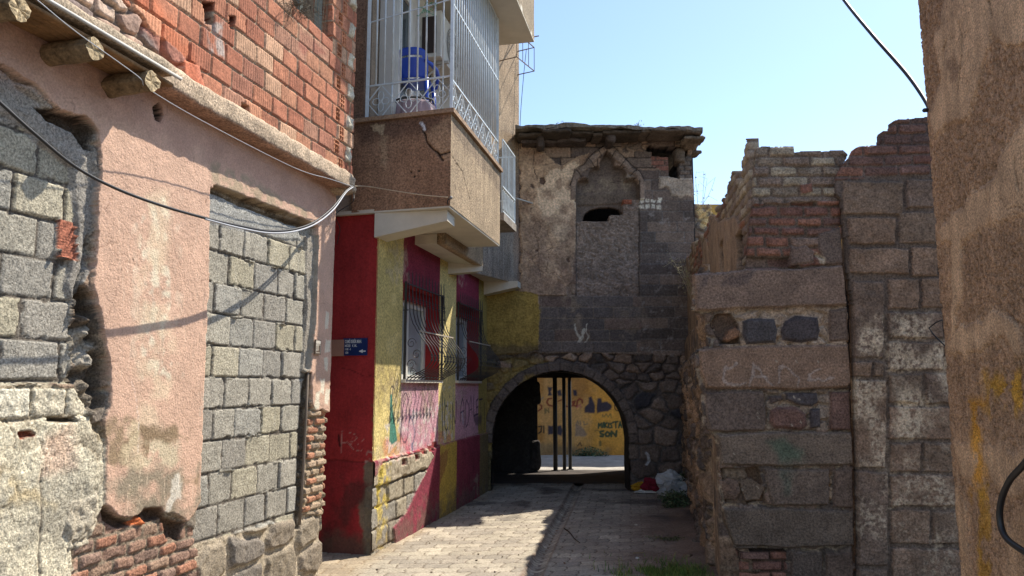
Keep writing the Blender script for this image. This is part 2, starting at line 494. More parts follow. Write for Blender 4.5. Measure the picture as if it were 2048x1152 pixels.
            co = np.concatenate([co, cob]); cc = np.concatenate([cc, cc]); q = np.concatenate([q, qb, side])
        used = np.unique(q); rm = np.full(len(co), -1, np.int64); rm[used] = np.arange(len(used))
        base = WL[parent] if parent is not None else (np.zeros(3) if loc is None else np.array(loc, float))
        me = raw_mesh(name, co[used] - base, rm[q], cc[used], smooth)
        return link(name, me, m, parent, None if parent is not None else loc)
# ================================================================== GROUND
PAVE_C = [C(162, 152, 135), C(155, 145, 130), C(168, 158, 140), C(150, 141, 127)]
def base_ground():
    mb = MB(); mb.col = tuple(C(120, 108, 96))
    z = -0.05
    g = 60.0; n = 12
    vs = []; fs = []
    for j in range(n + 1):
        for i in range(n + 1):
            vs.append((-400 + 800 * i / n, -400 + 800 * j / n, z))
    for j in range(n):
        for i in range(n):
            a = j * (n + 1) + i; fs.append((a, a + 1, a + n + 2, a + n + 1))
    mb.add(vs, fs)
    o = mb.build('ground', mat('dusty_earth', spk=0.25, sps=30, var=0.25, vas=2, bump=0.6, bsc=20, bd=0.02))
    tag(o, kind='structure')
base_ground()

def street():
    # sheet in X (u) and Y (v); uses Wall maths laid flat
    w = Wall((0, 0), (1, 0), -3.2, 3.1, 4.6, 12.6, 0.0125, seed=5)
    U, V = w.U, w.V
    m = np.ones(U.shape, bool)
    # gutter strip follows the line seen in the photograph
    a = atZ(1044, 1152); b = atZ(1104, 1045)
    kx = (b[0] - a[0]) / (b[1] - a[1]); gx = a[0] + kx * (V - a[1])
    du = U - gx
    # wavy interlocking pavers: rows run across the lane
    Uw, Vw = w.U.copy(), w.V.copy()
    ang = 0.06
    w.U = du + 0.010 * np.sin(2 * np.pi * V / 0.165); w.V = V - ang * du + 0.012 * np.sin(2 * np.pi * du / 0.115)
    w.us = w.U[0]; 
    w.bricks(m, 0.232, 0.165, joint=0.009, rec=0.008, pal=PAVE_C, mort=C(100, 88, 74), jit=0.03, rough=0.0012, rnd=0.006, off=0.0022, seed=21, warp=0.002)
    H1, C1 = w.H.copy(), w.C.copy()
    w.U = du; w.V = V
    w.bricks(m, 0.16, 0.075, joint=0.014, rec=0.007, pal=PAVE_C, mort=C(112, 94, 70), jit=0.05, rough=0.002, rnd=0.006, off=0.003, seed=31, warp=0.004)
    st = sst(0.0, 0.01, du) * sst(0.0, 0.01, 0.165 - du)
    H = H1 * (1 - st) + (w.H - 0.020 - 0.028 * np.sin(np.pi * np.clip(du / 0.165, 0, 1))) * st
    Cc = C1 * (1 - st[..., None]) + w.C * st[..., None]
    w.U, w.V = Uw, Vw
    # dirt over the strip edge and towards the right wall
    e = np.maximum(sst(0.035, 0.0, np.abs(du - 0.0) + 0.02 * w.W1), sst(0.022, 0.0, np.abs(du - 0.17) + 0.015 * w.W2)) * 0.9
    wallx = 0.44 + 0.187 * V
    dr = wallx - U
    dirt = sst(1.25, 0.15, dr + 0.5 * fbm(U, V, 1.4, 4, 8) + 0.12 * fbm(U, V, 9, 3, 9))
    dirt = np.maximum(dirt, e * 0.7)
    facx = -2.93 + 0.217 * V
    dl = sst(0.25, 0.02, U - facx + 0.08 * fbm(U, V, 5, 4, 12))
    dcol = C(112, 92, 78) * (1 + 0.25 * fbm(U, V, 6, 5, 15))[..., None]
    H = H * (1 - dirt * 0.85) + (0.004 + 0.006 * fbm(U, V, 12, 5, 16)) * dirt + 0.03 * sst(0.35, 0.0, dr)
    Cc = Cc * (1 - dirt[..., None] * 0.9) + dcol * dirt[..., None] * 0.9
    scol = C(150, 128, 96) * (1 + 0.2 * fbm(U, V, 9, 4, 18))[..., None]
    Cc = Cc * (1 - dl[..., None] * 0.45) + scol * dl[..., None] * 0.45
    # dark damp stain patches on the pavers by the passage
    oil = sst(0.55, 0.75, fbm(U, V, 1.6, 5, 44) * 0.5 + 0.5) * sst(8.6, 9.6, V) * 0.75
    Cc = Cc * (1 - oil[..., None]) + C(66, 60, 56) * oil[..., None]
    H = H + 0.012 * fbm(U, V, 0.7, 3, 77)
    co = np.stack([U, V, H], -1).reshape(-1, 3)
    nv, nu = U.shape; idx = np.arange(nv * nu).reshape(nv, nu)
    q = np.stack([idx[:-1, :-1], idx[:-1, 1:], idx[1:, 1:], idx[1:, :-1]], -1).reshape(-1, 4)
    me = raw_mesh('street_paving', co, q, np.clip(Cc.reshape(-1, 3), 0.01, 0.9))
    o = link('street_paving', me, M_PAVE()); tag(o, kind='structure')
street()
# lane surface beyond the passage, lying under nothing else
mb = MB(); mb.col = tuple(C(168, 162, 152))
n = 40; vs = []; fs = []
for j in range(n + 1):
    for i in range(n + 1):
        x = -6 + 14 * i / n; y = 12.6 + 7.4 * j / n
        vs.append((x, y, 0.004 + 0.015 * mnoise.noise(Vector((x * 2, y * 2, 0)))))
for j in range(n):
    for i in range(n):
        a = j * (n + 1) + i; fs.append((a, a + 1, a + n + 2, a + n + 1))
mb.add(vs, fs, True)
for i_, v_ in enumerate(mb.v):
    if v_[1] < 14.5 and v_[0] > -1: mb.c[i_] = tuple(C(78, 72, 68))  # passage floor painted darker, archway shade put into the vertex colours
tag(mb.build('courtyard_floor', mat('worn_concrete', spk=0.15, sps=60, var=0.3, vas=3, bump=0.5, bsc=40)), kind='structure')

# ================================================================== HOUSE A: blocked-up pink house on the left
kA = 0.25
A = Wall((-3.255, 0), (kA, 1), 2.7, 6.80, -0.05, 3.62, 0.0075, seed=3)
uEnd = A.uv(657, 770)[0]
BLK = [C(154, 148, 135), C(160, 154, 139), C(164, 156, 134), C(149, 144, 133), C(157, 151, 137), C(167, 159, 138), C(153, 149, 138), C(150, 144, 132)]
PINK = C(206, 170, 146); PINKD = C(196, 158, 138)
GREY = C(150, 142, 128)
MORT = C(98, 90, 80)
houseA = thing('blocked_up_house', 'roofless pink plastered house with doorway and window walled up in grey concrete blocks', 'house', tuple(A.at(5.0, 0)))
STREAKS = []
def buildA():
    w = A
    full = np.ones(w.U.shape, bool)
    # core: rough stone rubble everywhere
    w.rubble(full, 0.26, 0.17, [C(120, 110, 98), C(140, 124, 104), C(104, 96, 88), C(150, 128, 108)], mort=C(140, 130, 112), rec=0.03, rough=0.01, seed=4)
    # big base stones
    base = w.mask([(385, 1085), (600, 1020), (660, 1010), (660, 1200), (380, 1200)])
    w.rubble(base, 0.40, 0.27, [C(134, 122, 106), C(120, 112, 102), C(142, 130, 112)], mort=C(168, 154, 132), rec=0.035, rough=0.012, seed=14, jw=0.16)
    # exposed bricks at the foot of the pillar
    bz = w.mask([(185, 1010), (300, 1000), (390, 1060), (400, 1160), (420, 1200), (120, 1300), (150, 1100)])
    w.bricks(bz, 0.165, 0.072, joint=0.012, rec=0.014, pal=[C(146, 116, 98), C(154, 110, 88), C(134, 110, 96), C(152, 126, 106), C(140, 112, 96)], mort=C(132, 118, 100), jit=0.35, rough=0.009, rnd=0.010, off=0.010, seed=8, warp=0.012)
    # small bricks, right strip
    bz = w.mask([(612, 815), (660, 815), (660, 1030), (598, 1030)])
    w.bricks(bz, 0.15, 0.07, joint=0.016, rec=0.022, pal=[C(160, 140, 116), C(166, 118, 92), C(146, 128, 108), C(168, 146, 122)], mort=C(150, 136, 112), jit=0.4, rough=0.008, rnd=0.010, off=0.010, seed=18, warp=0.012)
    # ---- walled-up window, far left
    LW = [(-400, 60), (-60, 120), (40, 200), (150, 262), (182, 300), (178, 420), (186, 500), (165, 560), (152, 640), (150, 765), (60, 768), (-400, 800)]
    m = w.mask(LW, 0.015)
    w.bricks(m, 0.352, 0.203, ou=0.10, ov=w.uv(60, 612)[1], joint=0.012, rec=0.010, pal=BLK, mort=MORT, jit=0.25, rough=0.004, rnd=0.006, off=0.007, chip=0.014, seed=5, base=-0.045, slope=-0.012, warp=0.003)
    # mortar squeezed between blocks and the jamb
    w.layer([(-300, 60), (20, 150), (120, 225), (190, 270), (200, 420), (172, 545), (158, 620), (140, 560), (158, 470), (150, 330), (60, 262), (-60, 190), (-300, 120)], -0.02, C(146, 140, 130), rag=0.03, edge=0.03, rough=0.006, a=0.2, sc=12)
    # hollow torn under the head of the jamb
    w.stone([(70, 215), (120, 215), (168, 232), (188, 262), (190, 305), (172, 300), (150, 262), (100, 245)], -0.10, C(84, 74, 64), rnd=0.03, rag=0.02, rough=0.02, add=True)
    w.stone([(165, 560), (186, 600), (205, 680), (210, 740), (212, 820), (165, 830), (148, 760), (150, 660)], -0.09, C(96, 86, 74), rnd=0.03, rag=0.03, rough=0.05, add=True)
    for q, cc in (([(150, 665), (190, 650), (205, 700), (190, 745), (150, 740)], C(150, 142, 128)), ([(152, 760), (185, 750), (200, 800), (175, 850), (150, 830)], C(118, 108, 94)), ([(160, 620), (185, 625), (188, 655), (160, 660)], C(110, 98, 84))):
        w.stone(q, 0.055, cc, rnd=0.035, rag=0.02, rough=0.02, add=True)
    # the ribbed clay tile wedged in the blocks
    w.stone([(130, 437), (158, 443), (163, 522), (123, 512)], -0.035, C(176, 112, 88), rnd=0.004, rag=0.001)
    for i in range(15):
        y = 440 + i * 5.2
        w.stroke([(128, y), (160, y + 5)], 0.0035, C(120, 72, 56), k=0.8, dep=0.003)
    # ---- lime-washed part below it
    low = w.mask([(-500, 778), (150, 770), (172, 815), (205, 860), (215, 940), (205, 1010), (160, 1060), (140, 1300), (-500, 1500)], 0.03)
    w.bricks(low & w.mask([(-500, 760), (170, 765), (175, 850), (-500, 860)], 0.0), 0.22, 0.155, ou=0.05, ov=w.uv(60, 838)[1], joint=0.012, rec=0.012, pal=[C(204, 194, 170), C(196, 184, 160), C(208, 200, 178)], mort=C(150, 138, 116), jit=0.2, rough=0.012, rnd=0.008, off=0.004, seed=9, base=0.0)
    w.layer([(-500, 845), (100, 842), (170, 835), (205, 870), (214, 930), (212, 1000), (195, 1030), (150, 1080), (130, 1300), (-500, 1500)], 0.008, C(210, 200, 174), rag=0.045, edge=0.008, rough=0.006, a=0.22, sc=10)
    lm = w.mask([(-500, 780), (205, 835), (212, 1000), (130, 1300), (-500, 1500)])
    w.cracks(lm, 0.22, 0.006, C(128, 112, 90), dep=0.006, seed=18, thr=-0.1)
    w.cracks(lm, 0.05, 0.004, C(150, 134, 108), dep=0.004, seed=19, thr=-0.05, k=0.6)
    w.stain([(-500, 950), (90, 960), (150, 900), (200, 960), (160, 1060), (130, 1300), (-500, 1500)], C(160, 153, 136), k=0.8, soft=0.10, rag=0.08, thr=0.35, nsc=4)
    w.stain([(-300, 950), (60, 950), (100, 1010), (-300, 1030)], C(188, 168, 128), k=0.7, thr=0.5)
    w.stain([(-300, 850), (200, 850), (200, 980), (-300, 990)], C(122, 108, 88), k=0.55, thr=0.62, nsc=9)
    w.stain([(90, 880), (140, 840), (150, 930), (90, 960)], C(216, 176, 152), k=0.5, soft=0.04)
    w.stone([(30, 862), (60, 860), (75, 872), (40, 880)], -0.03, C(130, 72, 52), rnd=0.01, rag=0.01, add=True)
    w.stone([(88, 836), (150, 833), (155, 846), (92, 846)], -0.05, C(96, 84, 68), rnd=0.012, rag=0.006, add=True)
    w.stroke([(83, 940), (80, 1000), (78, 1080), (76, 1200)], 0.007, C(110, 100, 86), dep=0.006, k=0.8, rag=0.01)
    w.stone([(130, 1010), (185, 985), (200, 1040), (180, 1090), (140, 1100)], 0.012, C(176, 166, 146), rnd=0.02, rag=0.04, rough=0.02, add=True)
    # ---- pink plaster coat
    pinkP = [(-500, -260), (330, 60), (705, 330), (705, 800), (655, 826), (640, 818), (630, 822), (622, 806), (616, 740),
             (622, 600), (627, 470), (560, 420), (422, 372), (418, 470), (412, 600), (402, 800), (397, 1000), (388, 1022),
             (372, 1040), (350, 1030), (330, 1026), (300, 1018), (262, 1034), (232, 1030), (205, 1012), (204, 960), (206, 900), (203, 840),
             (214, 818), (214, 760), (208, 690), (196, 640), (183, 590), (178, 545), (190, 500), (186, 400), (198, 330), (188, 262), (160, 232), (118, 222), (60, 170), (0, 132), (-500, 0)]
    w.layer(pinkP, 0.022, PINK, rag=0.024, edge=0.004, a=0.07, sc=5, rough=0.0022, mort=C(170, 152, 132))
    pm = w.mask(pinkP, 0.0); w.G[pm] = 0.3
    w.cracks(pm, 0.30, 0.0035, C(150, 116, 98), dep=0.003, seed=8, thr=0.0)
    w.cracks(pm, 0.07, 0.003, C(176, 140, 118), dep=0.002, seed=9, thr=0.12, k=0.5)
    band = w.mask([(-500, -260), (705, 330), (705, 455), (625, 455), (420, 330), (190, 235), (-500, 0)], 0.05)
    w.stain([(-500, -260), (705, 330), (705, 440), (620, 430), (420, 320), (190, 225), (-500, -20)], C(172, 134, 118), k=0.45, soft=0.08, rag=0.1)
    # pillar wear
    for (x, k) in ((283, .8), (300, .9), (322, .9), (262, .3), (350, .25)):
        w.stain([(x - 3, 395), (x + 8, 395), (x + 12, 560), (x + 10, 760), (x - 6, 760), (x - 6, 560)], C(226, 214, 188), k=k, soft=0.02, rag=0.05, thr=0.55, nsc=14, seed=x)
    w.stain([(280, 380), (330, 380), (340, 860), (270, 860)], C(222, 200, 168), k=0.6, soft=0.06, rag=0.05, thr=0.5, nsc=7)
    w.stain([(200, 850), (262, 845), (275, 880), (262, 925), (210, 915)], C(132, 116, 88), k=0.8, soft=0.03, rag=0.10, thr=0.36, nsc=9)
    w.stain([(275, 860), (300, 850), (365, 850), (362, 880), (330, 885), (280, 900)], C(130, 112, 84), k=0.85, soft=0.03, rag=0.12, thr=0.34, nsc=9)
    w.stain([(270, 885), (350, 880), (352, 930), (270, 925)], C(196, 184, 154), k=0.8, soft=0.03, rag=0.05, thr=0.45)
    w.stain([(238, 860), (278, 850), (270, 980), (242, 990)], C(210, 192, 158), k=0.7, soft=0.03, rag=0.10, thr=0.4, nsc=10)
    w.stain([(200, 925), (390, 930), (395, 960), (392, 1050), (200, 1040)], C(140, 130, 110), k=0.9, soft=0.05, rag=0.10, thr=0.42, nsc=6)
    w.stain([(330, 960), (350, 960), (350, 1010), (325, 1010)], C(212, 204, 188), k=0.8, soft=0.015, rag=0.12, thr=0.42, nsc=14)
    w.stain([(355, 930), (392, 930), (390, 975), (355, 970)], C(140, 120, 84), k=0.6, soft=0.02, rag=0.05, thr=0.5)
    for i in range(26):
        x = random.Random(i).uniform(205, 395); y = random.Random(i + 99).uniform(400, 980)
        w.stroke([(x, y), (x + 3 * math.sin(i), y + 25), (x - 4 * math.cos(i * 2), y + 60)], 0.0035, C(222, 196, 170), k=0.5, rag=0.02, dep=0.0008)
    w.stroke([(270, 905), (272, 840), (262, 780), (258, 760)], 0.003, C(222, 205, 190), k=0.6, rag=0.02)
    # flakes on the right strip
    for (x, y) in ((650, 640), (652, 690), (648, 730), (640, 775), (650, 790), (632, 800)):
        w.stain([(x - 4, y - 14), (x + 4, y - 14), (x + 3, y + 16), (x - 4, y + 14)], C(226, 216, 192), k=0.9, soft=0.006, rag=0.04)
    # drips and smears down both block fillings
    for i in range(70):
        Rr = random.Random(i + 1200); right = i % 3
        x = Rr.uniform(395, 615) if right else Rr.uniform(-20, 150); y = Rr.uniform(470, 1000) if right else Rr.uniform(250, 740)
        STREAKS.append((x, y, Rr.uniform(12, 70), Rr.uniform(.004, .016), i))
    # ---- walled-up doorway
    RW = [(415, 375), (470, 400), (560, 432), (632, 452), (628, 600), (612, 740), (604, 1034), (385, 1092), (396, 1010), (402, 800), (412, 600)]
    m = w.mask(RW, 0.004); w.G[m] = 1.0
    w.bricks(m, 0.292, 0.2135, ou=w.uv(403, 860)[0], ov=w.uv(403, 1086)[1], joint=0.010, rec=0.012, pal=BLK, mort=MORT, jit=0.18, rough=0.0035, rnd=0.005, off=0.008, chip=0.012, seed=12, base=-0.035, warp=0.003, rowjit=0.03, slope=0.0)
    for (x, y, L_, wd_, i) in STREAKS:
        w.stroke([(x, y), (x + math.sin(i) * 2, y + L_ * .5), (x + math.cos(i) * 2, y + L_)], wd_, C(186, 180, 164) if i % 2 else C(112, 106, 96), k=0.35, soft=1.0, rag=0.05)
    # squeezed mortar ridges under some bed joints
    for k in range(1, 11):
        z = w.uv(403, 1086)[1] + 0.2135 * k
        for j in range(9):
            if _hash(k, j, 77) < 0.42:
                u = w.uv(403, 860)[0] + 1.2 * _hash(k, j, 78)
                L = 0.06 + 0.10 * _hash(k, j, 79)
                w.stone([(u, z - 0.010), (u + L, z - 0.012), (u + L, z + 0.004), (u, z + 0.005)], 0.014, C(150, 144, 130), rnd=0.006, rag=0.012, rough=0.006, px=False, add=True)
    # smooth mortar at head and jamb
    w.layer([(420, 378), (470, 396), (560, 436), (600, 455), (612, 480), (560, 478), (500, 462), (420, 448)], -0.028, C(158, 156, 148), rag=0.015, edge=0.02, rough=0.003, a=0.15, sc=14)
    w.layer([(616, 470), (634, 470), (628, 640), (618, 740), (608, 745), (616, 620)], -0.015, C(152, 144, 130), rag=0.012, edge=0.015, rough=0.004, a=0.2, sc=14)
    # broken lintel edge
    w.stone([(425, 368), (470, 384), (560, 418), (628, 448), (622, 462), (560, 440), (500, 418), (424, 386)], -0.045, C(120, 104, 84), rnd=0.02, rag=0.012, rough=0.02, add=True)
    w.stain([(415, 325), (445, 330), (520, 372), (560, 395), (625, 430), (625, 452), (540, 425), (420, 372)], C(168, 150, 124), k=0.85, soft=0.03, rag=0.05, thr=0.45)
    # vertical slot with old pipe along the jamb
    w.stone([(612, 745), (620, 745), (616, 900), (604, 1060), (595, 1060), (603, 900)], -0.06, C(92, 82, 70), rnd=0.012, rag=0.004, rough=0.004, add=True)
    # broken brick hollow under the pillar plaster
    w.stone([(205, 1015), (235, 1030), (262, 1040), (285, 1012), (318, 1012), (330, 1035), (372, 1042), (362, 1085), (335, 1080), (322, 1040), (290, 1050), (240, 1058), (208, 1040)], -0.05, C(90, 72, 58), rnd=0.02, rag=0.015, rough=0.03, add=True)
    w.stone([(264, 1035), (285, 1030), (290, 1052), (262, 1052)], 0.04, C(196, 110, 66), rnd=0.015, rag=0.01, add=True)
    # beam socket hole, cracks, pock marks
    w.stone([(299, 215), (312, 204), (318, 215), (320, 232), (314, 245), (303, 240)], -0.12, C(60, 52, 46), rnd=0.01, rag=0.004, add=True)
    w.stroke([(180, 470), (182, 490)], 0.01, C(90, 78, 66), k=0.8)
    w.stroke([(260, 518), (262, 521)], 0.006, C(70, 60, 52))
    w.M &= (w.U < uEnd + 0.015 * w.W1 + np.where(w.V < 1.1, 0.02 * fbm(w.U * 0, w.V, 9, 3, 4), 0))
    w.build('ground_floor_wall', mat('pink_house_wall', spk=0.55, sps=85, var=0.12, vas=5, bump=1.0, bsc=75, bd=0.009), houseA, back=0.45, smooth=False)
buildA()

# upper storey: hollow clay brick plane, slightly proud
cU = -3.255 + 0.155 * math.hypot(1, kA)
AU = Wall((cU, 0), (kA, 1), 2.5, 6.9, 3.2, 6.0, 0.0075, seed=23)
uUe = AU.uv(708, 240)[0]
def buildAU():
    w = AU
    full = np.ones(w.U.shape, bool)
    zb = w.uv(600, 300)[1]
    w.bricks(full, 0.232, 0.146, ou=0.02, ov=3.43, joint=0.011, rec=0.014, pal=[C(168, 108, 82), C(176, 116, 88), C(158, 100, 76), C(180, 126, 96), C(164, 108, 82), C(172, 114, 86), C(186, 146, 116), C(158, 106, 84), C(168, 122, 98)],
             mort=C(146, 130, 108), jit=0.12, rough=0.0022, rnd=0.004, off=0.006, groove=0.0022, gp=0.026, seed=33, warp=0.004)
    # bricks set end-on near the corner show their cells
    for r in range(0, 18):
        z0 = 3.43 + 0.146 * r + 0.009; 
        if r % 2 == 0: uc = uUe - 0.28
        else: uc = uUe - 0.36
        w.stone([(uc, z0), (uc + 0.085, z0), (uc + 0.085, z0 + 0.130), (uc, z0 + 0.130)], 0.004, C(190, 128, 94), rnd=0.004, rag=0.001, px=False)
        for k in range(3):
            for j in range(2):
                x = uc + 0.010 + j * 0.036; y = z0 + 0.008 + k * 0.040
                w.stone([(x, y), (x + 0.027, y), (x + 0.027, y + 0.030), (x, y + 0.030)], -0.06, C(110, 62, 44), rnd=0.003, rag=0.0, px=False, add=True)
        if r % 2 == 1:
            x = uUe - 0.16
            w.stone([(x, z0 + 0.0), (x + 0.11, z0 - 0.01), (x + 0.12, z0 + 0.13), (x + 0.02, z0 + 0.135)], 0.02, C(190, 180, 158), rnd=0.02, rag=0.02, rough=0.03, px=False)
    # rubble course beside the band
    m = w.mask([(-200, -250), (200, -60), (262, 10), (305, 62), (352, 96), (372, 118), (385, 165), (412, 190), (400, 212), (330, 165), (230, 90), (100, 0), (-200, -200)], 0.03)
    w.rubble(m, 0.19, 0.11, [C(176, 148, 128), C(150, 124, 108), C(128, 112, 104), C(190, 166, 146)], mort=C(110, 96, 84), rec=0.03, rough=0.012, seed=44, jw=0.14)
    # one course of brown stone under the ledge, broken brick mouths
    w.stone([(366, 120), (398, 132), (410, 182), (388, 178), (366, 150)], 0.012, C(188, 118, 92), rnd=0.008, rag=0.01)
    for q in ([(482, 205), (497, 212), (497, 245), (480, 238)], [(405, 0), (430, 5), (428, 50), (412, 48)], [(458, 30), (470, 34), (470, 60), (460, 58)]):
        w.stone(q, -0.09, C(88, 50, 38), rnd=0.008, rag=0.01, add=True)
    w.stain([(255, -20), (300, -20), (380, 90), (410, 190), (360, 150), (290, 60)], C(214, 110, 66), k=0.35, soft=0.05, rag=0.05)
    w.stain([(410, 40), (450, 50), (448, 110), (412, 100)], C(170, 160, 150), k=0.8, soft=0.015, rag=0.05, thr=0.45)
    w.stain([(600, 60), (640, 90), (650, 110), (600, 100)], C(150, 84, 70), k=0.5, soft=0.02, rag=0.05)
    # window opening
    w.cut([(572, -60), (666, -60), (666, 82), (640, 58), (590, 12)], 0.0)
    w.M &= (w.U < uUe + 0.008 * w.W1)
    w.M &= (w.V > 3.45)
    w.build('brick_upper_wall', M_CLAY(), houseA, back=0.19)
buildAU()

def boxuv(mb, W, u0, u1, v0, v1, o0, o1, rough=None):
    """box spanning wall coordinates; o = offset along the wall normal"""
    P = [W.at(u0, v0, o1), W.at(u1, v0, o1), W.at(u1, v0, o0), W.at(u0, v0, o0), W.at(u0, v1, o1), W.at(u1, v1, o1), W.at(u1, v1, o0), W.at(u0, v1, o0)]
    mb.hexa([tuple(p) for p in P])

# concrete ring band between the storeys: rough prism with noisy faces
def band():
    n = A.n; res = 0.018
    us = np.arange(2.5, uUe + 0.03, res)
    prof = [(-0.12, 3.335), (0.03, 3.335), (0.10, 3.335), (0.172, 3.34), (0.180, 3.36), (0.182, 3.39), (0.183, 3.42), (0.182, 3.45), (0.176, 3.47), (0.165, 3.482), (0.12, 3.485), (-0.12, 3.485)]
    P = []
    for u in us:
        row = []
        for (o, z) in prof:
            a = 0.010 if o > 0.12 else 0.004
            q = mnoise.noise_vector(Vector((u * 13, o * 30, z * 30))) * a + mnoise.noise_vector(Vector((u * 2.2, o * 5, z * 3))) * a * 0.9
            sag = 0.0
            row.append(A.at(u, z + q.z + sag, o + q.x))
        P.append(row)
    P = np.array(P); N, K = P.shape[:2]
    idx = np.arange(N * K).reshape(N, K)
    q = np.stack([idx[:-1, :-1], idx[1:, :-1], idx[1:, 1:], idx[:-1, 1:]], -1).reshape(-1, 4)
    cols = np.zeros((N, K, 3)); cols[:] = C(186, 164, 138)
    U2, V2 = np.meshgrid(us, [o + z for o, z in prof], indexing='ij')
    cols *= (1 + 0.22 * fbm(U2, V2, 12, 4, 5))[..., None]
    cols[:, :4] = C(170, 134, 112) * (1 + 0.2 * fbm(U2, V2, 6, 4, 7))[:, :4, None]
    me = raw_mesh('concrete_band', P.reshape(-1, 3) - WL[houseA], q, cols.reshape(-1, 3))
    link('concrete_band', me, mat('rough_concrete', spk=0.55, sps=70, var=0.25, vas=8, bump=1.0, bsc=60, bd=0.012), houseA)
    mb = MB(); mb.col = tuple(C(170, 150, 126))
    mb.rbox(A.at(uUe - 0.03, 3.375, 0.08), (0.26, 0.13, 0.17), math.atan2(-kA, 1) * -1 + 0, res=6, amp=0.03, nsc=9, seed=3)
    mb.build('broken_band_end', mat('rough_concrete'), houseA)
band()
def houseA_rest():
    # body of the house behind the front wall: end wall towards the passer-by side lane and floor slab
    mb = MB(); mb.col = tuple(C(150, 132, 112))
    boxuv(mb, A, 2.5, uUe - 0.02, 3.34, 3.48, -2.6, -0.13)
    mb.build('floor_slab', M_PLASTER(), houseA)
    mb = MB(); mb.col = tuple(C(150, 132, 112))
    boxuv(mb, A, uEnd - 0.22, uEnd - 0.02, -0.05, 3.33, -2.6, -0.46)
    boxuv(mb, A, uUe - 0.22, uUe - 0.02, 3.49, 6.0, -2.6, -0.04)
    mb.build('end_wall', M_PLASTER(), houseA)
    # timber ceiling boards and joist ends on the left
    mb = MB()
    u0 = 2.5; u1 = A.uv(262, 165)[0] + 0.02
    k = 0
    for j in range(5):
        o0 = 0.02 + j * 0.052
        mb.rbox(A.at((u0 + u1) / 2, 3.318 - 0.003 * j, o0 + 0.025), (0.05, u1 - u0, 0.022), math.atan2(-kA, 1), res=2, amp=0.004, nsc=8, seed=j)
    o = mb.build('ceiling_boards', M_WOOD(), houseA)
    for i, (rx, ry) in enumerate([(-70, 30), (92, 112), (212, 180)]):
        mb = MB(); u, z = A.uv(rx, ry); z = 3.245
        pts = []; rr = []
        for t in range(7):
            off = -0.10 + 0.40 * t / 6
            q = mnoise.noise_vector(Vector((i * 5, t * 0.7, 0))) * 0.012
            pts.append(A.at(u + 0.0 + q.x, z + q.y, off)); rr.append(0.056 + 0.010 * mnoise.noise(Vector((t * 1.3, i * 9, 2))))
        # hewn log: lobed section, cut face with radial splits
        n = 22; vs = []; fs = []; Pp = np.array(pts); m_ = len(pts)
        for a in range(m_):
            for k in range(n):
                th = 2 * math.pi * k / n
                r_ = rr[a] * (1 + 0.16 * mnoise.noise(Vector((math.cos(th) * 1.6, math.sin(th) * 1.6, i * 7 + a * .25))) + 0.05 * math.cos(4 * th) - 0.05 * (k % 5 == 0))
                q = Pp[a] + A.d * math.cos(th) * r_ + np.array([0, 0, 1.0]) * math.sin(th) * r_
                vs.append(q + A.n * (0.012 * mnoise.noise(Vector((th * 2, i, 3))) if a == m_ - 1 else 0))
        for a in range(m_ - 1):
            for k in range(n): fs.append((a * n + k, a * n + (k + 1) % n, (a + 1) * n + (k + 1) % n, (a + 1) * n + k))
        mb.col = tuple(C(122, 102, 76)); mb.add(vs, fs, False)
        last = vs[-n:]; c0 = Pp[-1]
        ring = [c0 + (np.array(v) - c0) * .55 + A.n * (-.004 if k % 4 == 0 else .002) for k, v in enumerate(last)]
        mb.col = tuple(C(176, 156, 122)); mb.add(list(last) + ring + [c0 + A.n * -.006], [(k, (k + 1) % n, n + (k + 1) % n, n + k) for k in range(n)] + [(n + k, n + (k + 1) % n, 2 * n) for k in range(n)], False)
        mb.build('joist_end', mat('hewn_log', spk=0.45, sps=45, var=0.4, vas=14, bump=1.0, bsc=50, bd=0.01), houseA)
    mb = MB(); mb.col = (0.5, 0.5, 0.5)
    a = A.at(2.5, 3.352, 0.30); b = A.at(A.uv(275, 150)[0], 3.352, 0.30)
    mb.tube([tuple(a), tuple((a + b) / 2 + np.array([0, 0, 0.004])), tuple(b)], 0.011, 5)
    mb.build('edge_strip', mat('zinc_strip', C(190, 186, 178), rough=0.6, spk=0.1, var=0.15), houseA)
    # overhanging slab on the left that carries the boards
    mb = MB(); mb.col = tuple(C(176, 158, 134))
    mb.rbox(A.at((2.5 + u1) / 2, 3.385, 0.235), (0.13, u1 - 2.5, 0.075), math.atan2(-kA, 1), res=3, amp=0.012, nsc=12, seed=9)
    mb.build('slab_edge', mat('rough_concrete'), houseA)
    # rusty pipe in the slot
    mb = MB()
    p = [A.pt(616, 745, 0.0), A.pt(611, 850, 0.0), A.pt(606, 950, 0.0), A.pt(599, 1050, 0.0)]
    mb.tube([tuple(q) for q in p], 0.011, 8)
    mb.build('drain_pipe', mat('rusty_pipe', C(112, 100, 88), spk=0.2, var=0.3), houseA)
    # window: frame, dark room, torn netting
    P = [(572, -60), (666, -60), (666, 82), (572, 0)]
    u0 = AU.uv(572, 0)[0]; u1 = AU.uv(666, 40)[0]; z0 = AU.uv(666, 82)[1] - 0.03; z1 = 6.0
    mb = MB(); mb.col = tuple(C(58, 50, 44))
    boxuv(mb, AU, u0 - 0.1, u1 + 0.1, z0 - 0.1, z1, -1.2, -1.15)
    win = mb.build('window', M_DARKWALL(), houseA)
    mb = MB(); mb.col = (0.5,) * 3
    boxuv(mb, AU, u1 - 0.075, u1 - 0.03, z0, z1, -0.14, -0.09)
    boxuv(mb, AU, u0, u1, z0, z0 + 0.04, -0.14, -0.09)
    boxuv(mb, AU, (u0 + u1) / 2 - .02, (u0 + u1) / 2 + .02, z0, z1, -0.14, -0.09)
    mb.build('window_frame', mat('faded_green_frame', C(118, 126, 120), spk=0.15, var=0.25), win)
